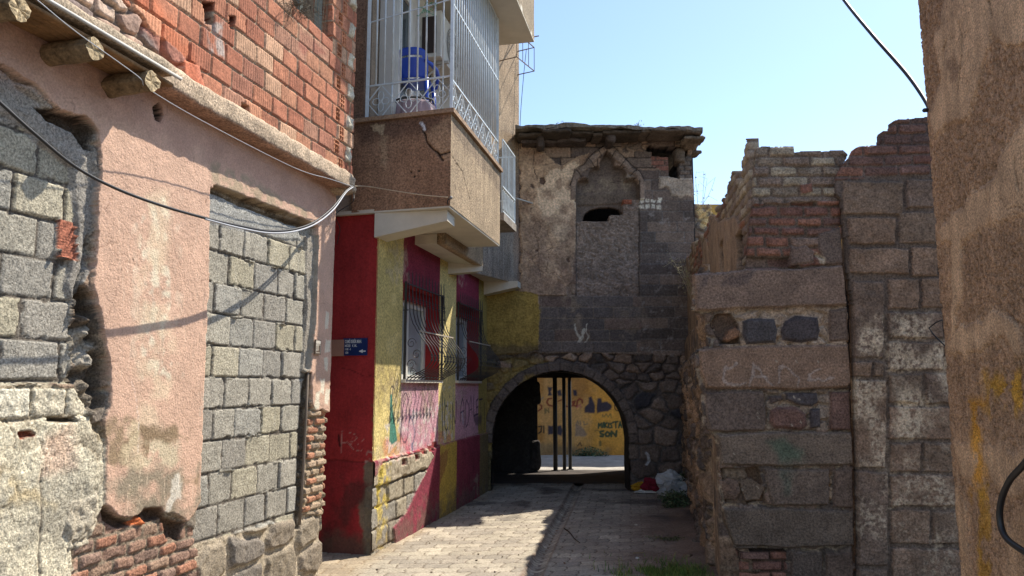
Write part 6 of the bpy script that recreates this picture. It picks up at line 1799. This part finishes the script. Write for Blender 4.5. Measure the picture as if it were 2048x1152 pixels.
    rows = [
        [(1686, 362, 1806, 428), (1812, 358, 1868, 416), (1874, 355, 1960, 420)],
        [(1696, 434, 1792, 488), (1798, 424, 1872, 486), (1878, 424, 1960, 486)],
        [(1698, 496, 1818, 548), (1824, 494, 1876, 552), (1880, 494, 1960, 552)],
        [(1706, 564, 1768, 716), (1776, 558, 1838, 618), (1843, 556, 1886, 616), (1890, 556, 1960, 616)],
        [(1776, 625, 1886, 676), (1890, 625, 1960, 676)],
        [(1708, 724, 1744, 752), (1748, 724, 1768, 752), (1776, 684, 1888, 740), (1892, 684, 1960, 740)],
        [(1710, 760, 1772, 936), (1778, 748, 1844, 806), (1850, 748, 1960, 808)],
        [(1778, 814, 1960, 878)],
        [(1780, 886, 1842, 944), (1848, 886, 1960, 944)],
        [(1714, 944, 1776, 1132), (1780, 950, 1960, 1012)],
        [(1782, 1020, 1860, 1088), (1866, 1022, 1960, 1088)],
        [(1716, 1140, 1776, 1300), (1784, 1098, 1960, 1160)], [(1784, 1166, 1960, 1300)]]
    k = 0
    for r in rows:
        for (x0, y0, x1, y1) in r:
            k += 1
            w.stone([(x0, y0), (x1, y0 + 1), (x1 - 1, y1), (x0 + 1, y1 - 1)], 0.004 + 0.006 * ((k * 7) % 5) / 5, cols[k % 4], rnd=0.010, rag=0.014, rough=0.008, a=0.35, seed=k)
    # pale limewash blotches that survive on the blocks
    WB = C(200, 184, 158)
    def bl(p, k, thr, s): w.stain(p, WB, k=k, soft=0.03, rag=0.05, thr=thr + .0, nsc=45, seed=s, lf=0.35)
    bl([(1718, 630), (1768, 628), (1768, 720), (1716, 716)], .85, .46, 1); bl([(1780, 628), (1870, 622), (1860, 676), (1780, 674)], .85, .46, 2)
    bl([(1776, 684), (1930, 684), (1930, 742), (1776, 740)], .85, .42, 3); bl([(1708, 755), (1772, 755), (1772, 936), (1712, 936)], .85, .42, 4)
    bl([(1778, 748), (1930, 748), (1930, 880), (1778, 880)], .9, .40, 5); bl([(1780, 886), (1930, 886), (1930, 944), (1780, 944)], .85, .45, 6)
    bl([(1780, 950), (1930, 950), (1930, 1012), (1780, 1012)], .75, .5, 7); bl([(1714, 944), (1776, 944), (1776, 1120), (1716, 1120)], .55, .55, 8)
    bl([(1782, 1020), (1930, 1020), (1930, 1152), (1782, 1152)], .55, .56, 9)
    w.keep([(1712, 293), (1722, 290), (1740, 289), (1762, 289), (1764, 262), (1785, 264), (1787, 241), (1800, 237), (1858, 233), (1990, 226), (2600, 210), (2600, 1400), (1718, 1400), (1718, 1100), (1714, 900), (1710, 700), (1706, 600), (1697, 545), (1692, 480), (1683, 400), (1672, 385), (1674, 352), (1685, 330), (1704, 312)], 0.008)
    w.build('block_face', mat('slab_and_rubble'), P2_, back=0.10, smooth=False)
    mb = MB(); mb.col = tuple(C(70, 62, 58))
    q0 = atY(1688, 600, Y + .12)[0]; mb.prism([(q0, Y + .08), (q0 + .30, Y + .08), (q0 + .30, Y + .3), (q0, Y + .3)], -.04, 2.75)  # dark filler box added behind the crack so the gap stays dark
    mb.build('crack_filler', M_DARKWALL(), P2_)
cross_wall()

# ================================================================== near rendered house corner, far right
def near_house():
    k, c = 0.18, 1.40
    nn = math.hypot(k, 1)
    P = thing('rendered_house', 'tan roughly rendered house corner with yellow paint stains nearest on the right', 'house', (1.95, 3.0, 0))
    Yf = 3.58
    o = np.array([c + k * Yf, Yf])
    w = Wall(tuple(o), (-k, -1), 0.0, 1.9 * nn, -0.05, 4.6, 0.0055, seed=701)
    U, V = w.U, w.V
    smooth = C(196, 164, 130); coarse = C(162, 131, 103)
    w.C[:] = coarse
    # coarse, pitted render beneath; a smoother skim coat over parts of it
    f1, f2, idd = worley(U / 0.016 + w.W1 * 2, V / 0.030 + w.W2 * 2, 8)
    w.H = 0.004 * fbm(U, V, 4, 4, 3) - 0.008 * (f1 < 0.30) + 0.004 * idd
    w.C *= (0.80 + 0.35 * sst(0.15, 0.5, f1))[..., None]
    def skim(p, k=1.0):
        q, d = w.sdp(p, 0.05, True, 0.1)
        d = d + 0.02 * fbm(U[q] * 3, V[q] * 0.7, 6, 4, 5)
        pz = sst(0, 0.02, -d) * k
        w.H[q] = w.H[q] * (1 - pz) + (0.008 + 0.002 * fbm(U[q] * 4, V[q] * 0.8, 9, 4, 6)) * pz
        pc = (sst(-0.03, 0.05, -d + 0.03 * fbm(U[q] * 5, V[q], 14, 4, 15)) * k)[..., None]
        cc = smooth * (1 + 0.14 * fbm(U[q] * 4, V[q] * 0.6, 5, 5, 7))[..., None]
        w.C[q] = w.C[q] * (1 - pc) + cc * pc
    skim([(1880, 60), (1900, -60), (1990, -60), (2000, 40), (1965, 150), (1940, 230), (1890, 260), (1868, 285), (1862, 240), (1880, 160), (1870, 90)])
    skim([(1990, -60), (2100, -60), (2100, 60), (2020, 100), (1985, 60)])
    skim([(2048, 230), (2100, 200), (2100, 420), (2048, 440), (2010, 430), (1960, 470), (1925, 490), (1922, 600), (1912, 680), (1900, 690), (1898, 500), (1874, 480), (1880, 450), (1930, 400), (1985, 350)])
    skim([(1900, 680), (1920, 650), (1960, 635), (2000, 622), (2040, 640), (2060, 720), (2000, 690), (1930, 720), (1895, 715)])
    skim([(1905, 870), (1960, 880), (2060, 890), (2060, 1010), (1990, 980), (1960, 950), (1920, 960)], .8)
    skim([(1918, 960), (1935, 1000), (1945, 1152), (1925, 1200), (1912, 1000)], .8)
    skim([(2010, 1040), (2060, 1000), (2060, 1200), (2015, 1200)], .6)
    w.stain([(1960, 760), (2000, 740), (2048, 745), (2060, 800), (1975, 830)], C(196, 148, 50), k=0.8, soft=0.05, rag=0.10, thr=0.45, nsc=20)
    w.stain([(1942, 800), (1966, 790), (1972, 990), (1946, 990)], C(206, 148, 52), k=0.85, soft=0.04, rag=0.08, thr=0.4, nsc=16)
    w.stain([(1955, 970), (1980, 960), (1985, 1200), (1960, 1200)], C(184, 138, 54), k=0.8, soft=0.02, rag=0.03, thr=0.45)
    w.stain([(2026, 745), (2044, 750), (2046, 820), (2030, 810)], C(206, 156, 62), k=0.8, soft=0.01, rag=0.02)
    for pth in ([(1922, 45), (1928, 75), (1925, 110), (1923, 170), (1921, 180)], [(1897, 75), (1888, 100)], [(1980, 0), (1990, 30)], [(2032, 320), (2036, 350), (2044, 380)], [(2010, 622), (2025, 632), (2035, 645)], [(2040, 720), (2046, 800)]):
        w.stroke(pth, 0.005, C(80, 62, 48), k=0.85, dep=0.012, rag=0.02)
    w.stain([(1897, 115), (1925, 110), (1924, 180), (1895, 140)], C(112, 88, 70), k=0.6, soft=0.02, thr=0.4)
    allm = np.ones(U.shape, bool)
    w.cracks(allm, 0.25, 0.004, C(96, 76, 60), dep=0.006, seed=48, thr=0.05)
    w.cracks(allm, 0.05, 0.003, C(120, 96, 74), dep=0.003, seed=49, thr=0.0, k=0.6)
    w.H += 0.0025 * fbm(U * 3, V * 0.8, 22, 4, 91)
    w.C *= (1 + 0.16 * fbm(U * 4, V * 0.7, 6, 5, 92))[..., None]
    edge = 0.012 * fbm(U * 0, V, 3, 5, 4) + 0.02 * fbm(U * 0, V, 0.8, 3, 8)
    w.H -= 0.06 * sst(0.05, 0.0, U + edge) ** 2
    # bottom of the corner breaks away
    w.M &= (U + edge > 0.012 - 0.0)
    w.build('side_wall', mat('tan_render', spk=0.5, sps=125, var=0.2, vas=7, bump=1.0, bsc=110, bd=0.008, streak=0.16), P, smooth=False)
    mb = MB(); mb.col = tuple(C(150, 124, 98))
    a = w.at(0.02, 0, -0.055); b = w.at(1.9 * nn, 0, -0.02)
    mb.prism([(a[0], a[1]), (b[0], b[1]), (b[0] + 2, b[1]), (a[0] + 2, a[1] + .2)], -0.04, 4.6)
    mb.build('house_body', mat('tan_render'), P)
    global Nw; Nw = w
near_house()
# ================================================================== CABLES
def catm(P, n=10):
    P = [np.array(p, float) for p in P]; P = [2 * P[0] - P[1]] + P + [2 * P[-1] - P[-2]]
    out = []
    for i in range(1, len(P) - 2):
        for k in range(n):
            t = k / n; a, b, c, d = P[i - 1:i + 3]
            out.append(0.5 * ((2 * b) + (-a + c) * t + (2 * a - 5 * b + 4 * c - d) * t * t + (-a + 3 * b - 3 * c + d) * t ** 3))
    out.append(P[-2]); return out
def cable(name, pts, r, m, label, cat='cable', n=6, group=None):
    p = catm(pts); base = p[len(p) // 2]
    mb = MB(); mb.col = (.5,) * 3
    mb.tube([tuple(q) for q in p], r, n)
    o = mb.build(name, m, None, loc=tuple(base)); tag(o, label, cat, group); return o
def offA(px, py, off): return A.pt(px, py, 0) if False else Wall((A.O[0] + A.n[0] * off, A.O[1] + A.n[1] * off), (kA, 1), 0, 1, 0, 1, .5).pt(px, py)
q = [(-120, 95, .33), (0, 205, .34), (70, 268, .35), (150, 333, .36), (230, 376, .37), (320, 410, .38), (410, 436, .37), (480, 452, .35), (540, 462, .33), (590, 458, .30), (630, 443, .27), (665, 415, .24), (690, 384, .21), (705, 372, .20)]
cable('hanging_cable', [offA(*p) for p in q], 0.0085, M_CABLE(), 'thick dark cable sagging across the pink wall from the upper left')
q = [(410, 438, .375), (480, 456, .355), (540, 466, .335), (592, 462, .305), (634, 446, .275), (668, 418, .245), (691, 386, .215), (706, 374, .205)]
cable('hanging_cable', [offA(*p) for p in q], 0.0062, M_GREYCABLE(), 'pale grey cable end looped up to the corner of the pink house')
q = [(60, -12, .31), (150, 62, .31), (275, 152, .29), (300, 180, .27), (420, 250, .22), (590, 336, .20), (660, 358, .20), (703, 372, .20)]
cable('thin_wire', [offA(*p) for p in q], 0.0028, M_GREYCABLE(), 'thin white wire running along the concrete ledge of the pink house', 'wire')
a = offA(705, 372, .20)
q = [a, BFr.pt(745, 378, 0.10), BFr.pt(790, 385, 0.09), BFr.pt(850, 393, 0.06), BFr.pt(898, 396, 0.03)]
cable('thin_wire', q, 0.0045, mat('beige_wire', C(196, 176, 146), spk=0.02, bump=0), 'beige wire stretched below the balcony to an insulator', 'wire')
t = thing('insulator', 'small round insulator on a hook at the balcony corner', 'insulator', tuple(BFr.pt(903, 398, .01)))
c = BFr.pt(904, 397, 0.03)
mb = MB(); mb.rbox(tuple(c), (.035, .035, .035), 0, res=5, amp=0, rnd=.5); mb.build('knob', mat('grey_porcelain', C(120, 116, 110), rough=.3, spk=.02), t)
mb = MB(); mb.tube([tuple(c), tuple(c + np.array([-.03, .01, -.02])), tuple(c + np.array([-.035, .02, -.06]))], .006, 5); mb.build('hook', M_IRON(), t)
q = [offA(708, 385, .20), offA(704, 405, .20), Rd.pt(697, 440, .25), Rd.pt(690, 462, .1), Rd.pt(676, 488, .02)]
cable('thin_wire', q, 0.004, M_CABLE(), 'black wire dropping from the ledge corner in front of the red wall', 'wire')
# overhead line in the sky, tied to the near house
q = [Nw.at(0.06, 2.93, 0.02), atY(1856, 212, 3.55), atY(1815, 150, 3.75), atY(1745, 70, 4.05), atY(1688, 0, 4.4), atY(1640, -70, 4.8)]
cable('overhead_cable', q, 0.0105, M_CABLE(), 'dark overhead cable crossing the sky down to the near tan house')
# loose loop of thick cable at the frame edge
q = [(2090, 870, .10), (2050, 926, .10), (2020, 960, .10), (2003, 1000, .10), (2000, 1040, .10), (2012, 1075, .10), (2050, 1104, .10), (2095, 1125, .10)]
def offN(px, py, off): return Wall((Nw.O[0] + Nw.n[0] * off, Nw.O[1] + Nw.n[1] * off), (-.18, -1), 0, 1, 0, 1, .5).pt(px, py)
cable('cable_loop', [offN(*p) for p in q], 0.0115, M_CABLE(), 'loose loop of thick black cable hanging at the right edge of the picture', n=10)
q = [atY(1884, 640, 5.9), atY(1872, 645, 5.95), atY(1858, 656, 6.05), atY(1866, 668, 6.0), atY(1878, 680, 5.95), atY(1890, 692, 5.9)]
p = [tuple(v) for v in q]
mb = MB(); mb.tube(p, 0.006, 5)
tag(mb.build('bent_wire', M_IRON(), None, loc=p[2]), 'short black wire bent to a point sticking out beside the tan house', 'wire')
q = [Gw.pt(1042, 100, .1), Gw.pt(1038, 160, .08), Gw.pt(1034, 240, .06), Gw.pt(1030, 300, .1)]
cable('thin_wire', q, 0.005, M_CABLE(), 'thin wire hanging down the rear upper wall against the sky', 'wire')
c = Dw.pt(1066, 407, .0)
mb = MB(); mb.col = tuple(C(190, 190, 186)); mb.tube([tuple(Dw.pt(1033, 409, .4)), tuple(Dw.pt(1050, 408, .2)), tuple(c)], .012, 5)
tag(mb.build('stub_pipe', mat('pale_pipe', spk=.05), None, loc=tuple(c)), 'short pale pipe poking from the gatehouse plaster', 'pipe')

# ================================================================== RUBBISH
def crumple(c, sz, col, seed, name, label, mt, cat='rubbish', fl=0.5, res=20):
    """crumpled thin bag / cloth: irregular folded closed surface"""
    vs = []; fs = []; nu, nv = res + 8, res
    for j in range(nv + 1):
        ph = math.pi * j / nv
        for i in range(nu):
            th = 2 * math.pi * i / nu
            d = Vector((math.sin(ph) * math.cos(th), math.sin(ph) * math.sin(th), math.cos(ph)))
            r = 1 + 0.38 * mnoise.noise(d * 1.7 + Vector((seed, 0, 0))) + 0.20 * (1 - 2 * abs(mnoise.noise(d * 4.1 + Vector((0, seed, 0))))) + 0.10 * (1 - 2 * abs(mnoise.noise(d * 9 + Vector((0, 0, seed)))))
            p = Vector((d.x * sz[0] * r, d.y * sz[1] * r, d.z * sz[2] * r * (1 if d.z > 0 else fl)))
            vs.append((c[0] + p.x, c[1] + p.y, max(0.006, c[2] + p.z)))
    for j in range(nv):
        for i in range(nu): fs.append((j * nu + i, (j + 1) * nu + i, (j + 1) * nu + (i + 1) % nu, j * nu + (i + 1) % nu))
    mb = MB(); mb.col = tuple(col); mb.add(vs, fs, False)
    o = mb.build(name, mt, None, loc=(c[0], c[1], 0)); tag(o, label, cat, 'rubbish heaped beside the archway'); return o
M_BAG = mat('plastic_bag', rough=0.35, spk=0.05, var=0.15, bump=0.1, spec=0.5)
M_CLOTH = mat('dirty_cloth', rough=0.9, spk=0.15, var=0.3, vas=9, bump=0.4)
def G(px, py, z=0.0): return atZ(px, py, z)
crumple(G(1342, 966, .15), (.21, .14, .14), C(176, 176, 174), 1.0, 'rubbish_bag', 'large white plastic rubbish bag, topmost in the heap by the archway', M_BAG, 'bag')
crumple(G(1352, 985, .08), (.20, .14, .13), C(140, 142, 140), 5.0, 'rubbish_bag', 'dull grey rubbish bag at the right of the heap beside the bush', M_BAG, 'bag')
crumple(G(1302, 975, .08), (.12, .10, .12), C(112, 26, 40), 2.0, 'crumpled_cloth', 'crumpled dark red cloth in the middle of the rubbish heap', M_CLOTH, 'cloth')
crumple(G(1278, 976, .05), (.12, .07, .07), C(170, 128, 34), 3.0, 'crumpled_cloth', 'crumpled mustard yellow wrapper left of the red cloth', M_CLOTH, 'wrapper')
crumple(G(1298, 968, .09), (.12, .08, .10), C(104, 98, 100), 8.0, 'crumpled_cloth', 'dark grey cloth lying behind the red cloth', M_CLOTH, 'cloth')
crumple(G(1322, 978, .05), (.09, .07, .07), C(168, 168, 176), 9.0, 'rubbish_bag', 'small pale lilac bag between the red cloth and the grey bag', M_BAG, 'bag')
crumple(G(1294, 984, .02), (.15, .05, .03), C(186, 184, 176), 4.0, 'paper_sheet', 'flat sheet of white paper lying in front of the red cloth', M_CLOTH, 'paper')
crumple(G(1342, 984, .04), (.10, .06, .05), C(190, 180, 160), 6.0, 'paper_sheet', 'crushed cream paper at the foot of the grey bag', M_CLOTH, 'paper')
crumple(G(1266, 973, .03), (.035, .03, .035), C(206, 196, 186), 7.0, 'paper_sheet', 'tiny white paper scrap at the left tip of the heap', M_CLOTH, 'paper')
crumple(G(1323, 988, .03), (.05, .04, .03), C(196, 190, 178), 12.0, 'paper_sheet', 'small white paper ball in front of the lilac bag', M_CLOTH, 'paper')

# ================================================================== PLANTS
M_LEAF = mat('dusty_leaves', rough=0.7, spk=0.15, sps=40, var=0.3, vas=6, bump=0.1)
def leaves(mb, c, r, n, size, cols, seed, squash=1.0, flat=False):
    R = random.Random(seed)
    for i in range(n):
        d = Vector((R.gauss(0, 1), R.gauss(0, 1), R.gauss(0, 1))); d.normalize()
        k = R.random() ** 0.45
        clump = 1 + 0.35 * mnoise.noise(d * 2.2 + Vector((seed, 0, 0)))
        p = Vector((c[0] + d.x * r[0] * k * clump, c[1] + d.y * r[1] * k * clump, max(0.02, c[2] + d.z * r[2] * k * clump)))
        s_ = size * R.uniform(.6, 1.3)
        a = Vector((R.gauss(0, 1), R.gauss(0, 1), R.gauss(0, .6))).normalized(); b = a.cross(Vector((R.gauss(0, 1), R.gauss(0, 1), R.gauss(0, 1)))).normalized()
        mb.col = tuple(np.array(R.choice(cols)) * R.uniform(.7, 1.25))
        mb.add([p - a * s_, p + b * s_ * .42, p + a * s_, p - b * s_ * .42], [(0, 1, 2, 3)])
LG_ = [C(70, 88, 56), C(84, 98, 66), C(56, 74, 50), C(98, 104, 78)]
def bush(name, c, r, n, size, cols, label, seed, twigs=14):
    t = thing(name, label, 'plant', (c[0], c[1], 0))
    mb = MB(); leaves(mb, c, r, n, size, cols, seed); mb.build('foliage', M_LEAF, t)
    mb = MB(); R = random.Random(seed + 1); mb.col = tuple(C(96, 82, 64))
    for i in range(twigs):
        a = R.uniform(0, 6.28); e = Vector((c[0] + math.cos(a) * r[0] * .85 * R.random(), c[1] + math.sin(a) * r[1] * .85 * R.random(), c[2] + r[2] * R.uniform(.2, .9)))
        m_ = Vector((c[0] + (e.x - c[0]) * .4, c[1] + (e.y - c[1]) * .4, e.z * .55))
        mb.tube([(c[0] + R.uniform(-.02, .02), c[1], 0.0), tuple(m_), tuple(e)], [.005, .004, .002], 4)
    mb.build('stems', mat('dry_stem', spk=.1), t)
b1 = G(1352, 1016)
bush('wall_bush', (b1[0], b1[1], .10), (.22, .18, .13), 1300, .020, LG_, 'low dusty green bush at the foot of the right wall below the rubbish', 31)
b2 = G(1368, 990)
bush('wall_bush', (b2[0] + .02, b2[1] + .1, .15), (.08, .12, .17), 500, .020, LG_, 'upright grey green weed squeezed between the rubbish heap and the right wall', 33)
# dry climbing plants on the ruined wall
def twigplant(name, label, base, h, n, col, seed, leafy=0, spread=.5, loc=None, lcol=None, lean=(0, 0)):
    t = thing(name, label, 'plant', tuple(base))
    mb = MB(); R = random.Random(seed); mb.col = tuple(col); tips = []
    for i in range(n):
        p = Vector(base) + Vector((R.uniform(-.04, .04), R.uniform(-.04, .04), 0)); d = Vector((lean[0] + R.gauss(0, spread), lean[1] + R.gauss(0, spread), 1)).normalized()
        pts = [tuple(p)]
        for k in range(6):
            d = (d + Vector((R.gauss(0, .18), R.gauss(0, .18), R.gauss(0, .1)))).normalized(); p = p + d * h / 6 * R.uniform(.6, 1.1); pts.append(tuple(p))
            if R.random() < .8:
                q = p + Vector((R.gauss(0, 1), R.gauss(0, 1), R.gauss(.3, 1))).normalized() * h * .16
                mb.tube([tuple(p), tuple(q)], .0022, 3); tips.append(q)
            tips.append(p.copy())
        mb.tube(pts, [.0045, .004, .004, .0035, .003, .0025, .002], 4)
    mb.build('stems', mat('dry_stem', spk=.1), t)
    if leafy:
        mb = MB()
        for i in range(leafy):
            q = R.choice(tips) + Vector((R.gauss(0, .025), R.gauss(0, .025), R.gauss(0, .025)))
            a = Vector((R.gauss(0, 1), R.gauss(0, 1), R.gauss(0, 1))).normalized(); b = a.cross(Vector((1, .3, .2))).normalized(); s_ = R.uniform(.010, .022)
            mb.col = tuple(np.array(lcol) * R.uniform(.7, 1.2))
            mb.add([q - a * s_, q + b * s_ * .5, q + a * s_, q - b * s_ * .5], [(0, 1, 2, 3)])
        mb.build('leaves', M_LEAF, t)
pA = atY(1383, 560, 11.3)
twigplant('dry_vine', 'dry pale vine with small leaves climbing where the ruined wall meets the gatehouse', (pA[0] - .04, 11.1, 2.9), .8, 9, C(170, 160, 134), 5, 160, .25, lcol=C(166, 160, 120), lean=(0.05, 0))
twigplant('dry_twigs', 'wispy leafless twigs standing against the sky right of the gatehouse', (3.10, 12.4, 4.2), 1.15, 8, C(132, 122, 116), 9, 40, .22, lcol=C(140, 130, 118), lean=(0.0, 0))
# roof weeds
R = random.Random(2)
for i, (x, lab) in enumerate(((0.78, 'tiny dry weed tuft on the roof near its left end'), (1.95, 'tiny dry weed tuft on the middle of the roof'))):
    twigplant('roof_weed', lab, (x, 11.3, 5.58), .12, 6, C(110, 108, 84), 40 + i, 20, .5, lcol=C(104, 110, 72))
# grass at the bottom edge
mb = MB(); R = random.Random(7)
gc = G(1350, 1150)
for i in range(5200):
    if i < 4200: x = gc[0] + R.gauss(0.02, .20); y = gc[1] + R.gauss(-.08, .16)
    else: x = gc[0] + R.gauss(.0, .28); y = gc[1] + R.gauss(-.02, .26)
    if x > 0.44 + 0.187 * y + 0.02 or mnoise.noise(Vector((x * 6, y * 6, 0))) < -.12: continue
    h = R.uniform(.02, .075); a = R.uniform(0, 6.28); wv = Vector((math.cos(a), math.sin(a), 0)) * .0035; ln = Vector((R.gauss(0, .35), R.gauss(0, .35), 1)) * h
    mb.col = tuple(np.array(R.choice([C(86, 112, 48), C(102, 128, 58), C(70, 94, 44), C(128, 130, 70)])) * R.uniform(.7, 1.2))
    p = Vector((x, y, .004)); mb.add([p - wv, p + wv, p + ln * .6 + wv * .6, p + ln, p + ln * .6 - wv * .6], [(0, 1, 2, 3, 4)])
tag(mb.build('grass', M_LEAF, None), 'patch of short green grass at the foot of the right wall', 'grass', kind='stuff')
# sparse weeds farther up
for i, (px, py, n_, lab) in enumerate(((1352, 1082, 260, 'sparse grey green weed spreading on the dirt midway along the right wall'), (1318, 1080, 120, 'small withered weed left of the sparse grey green weed'))):
    c = G(px, py); t = thing('ground_weed', lab, 'plant', (c[0], c[1], 0))
    mb = MB(); leaves(mb, (c[0], c[1], .015), (.16, .12, .03), n_, .012, [C(98, 102, 72), C(84, 92, 62), C(120, 112, 84)], 60 + i); mb.build('leaves', M_LEAF, t)
c = G(1190, 905)
mb = MB(); leaves(mb, (1.75, 17.35, .04), (.45, .12, .16), 500, .03, LG_, 71)
tag(mb.build('far_weed', M_LEAF, None, loc=(1.75, 17.35, 0)), 'dark weed growing at the foot of the graffiti wall', 'plant')
# litter of pebbles and crumbs
mb = MB(); R = random.Random(77)
for i in range(420):
    y = R.uniform(5.9, 11.5); wx = 0.44 + 0.187 * y
    x = wx - abs(R.gauss(0, .38)) - .02 if i % 3 else R.uniform(-2.93 + .217 * y + .1 if y > 7.4 else -1.2, wx)
    s_ = R.uniform(.006, .020) if i % 9 or i % 3 == 0 else R.uniform(.02, .045)
    mb.col = tuple(np.array(R.choice([C(130, 116, 100), C(104, 92, 82), C(156, 142, 122), C(128, 106, 90)])) * R.uniform(.8, 1.1))
    mb.rbox((x, y, s_ * .3), (s_, s_ * R.uniform(.7, 1.3), s_ * .7), R.uniform(0, 3), res=2, amp=s_ * .2, nsc=30, seed=i)
tag(mb.build('gravel', M_BASALT(), None), 'loose pebbles and brick crumbs scattered over the lane', 'gravel', kind='stuff')
# fallen masonry along the wall
for i, (px, py, s_, lab) in enumerate(((1395, 1090, .09, 'fist sized dark stone against the right wall'), (1376, 1118, .07, 'small brown stone lying near the grass by the right wall'), (1272, 1052, .03, 'tiny pale stone alone on the shaded paving'), (1275, 1119, .03, 'tiny white stone lying on the paving near the grass'), (1386, 1095, .05, 'little reddish stone touching the fist sized stone'))):
    c = G(px, py); mb = MB(); mb.col = tuple([C(96, 88, 80), C(120, 98, 80), C(190, 180, 160), C(206, 204, 196), C(130, 96, 80)][i])
    mb.rbox((c[0], c[1], s_ * .35), (s_ * 1.2, s_, s_ * .7), i, res=5, amp=s_ * .12, nsc=12, seed=i)
    tag(mb.build('loose_stone', M_BASALT(), None, loc=(c[0], c[1], 0)), lab, 'stone')
# crooked stick on the paving
q = [G(1129, 1057, .012), G(1138, 1063, .02), G(1142, 1068, .012), G(1150, 1078, .014), G(1160, 1086, .012)]
mb = MB(); mb.col = tuple(C(70, 56, 46)); mb.tube([tuple(v) for v in q], [.008, .007, .007, .005, .003], 5)
tag(mb.build('stick', mat('dry_stem'), None, loc=tuple(q[2])), 'crooked dark stick lying on the shaded paving', 'stick')
c = G(1279, 1108); mb = MB(); mb.col = tuple(C(150, 130, 86)); mb.tube([(c[0] - .06, c[1], .008), (c[0] + .04, c[1] + .01, .01)], .004, 4)
tag(mb.build('straw', mat('dry_stem'), None, loc=tuple(c)), 'short straw coloured twig lying on the dirt edge', 'twig')
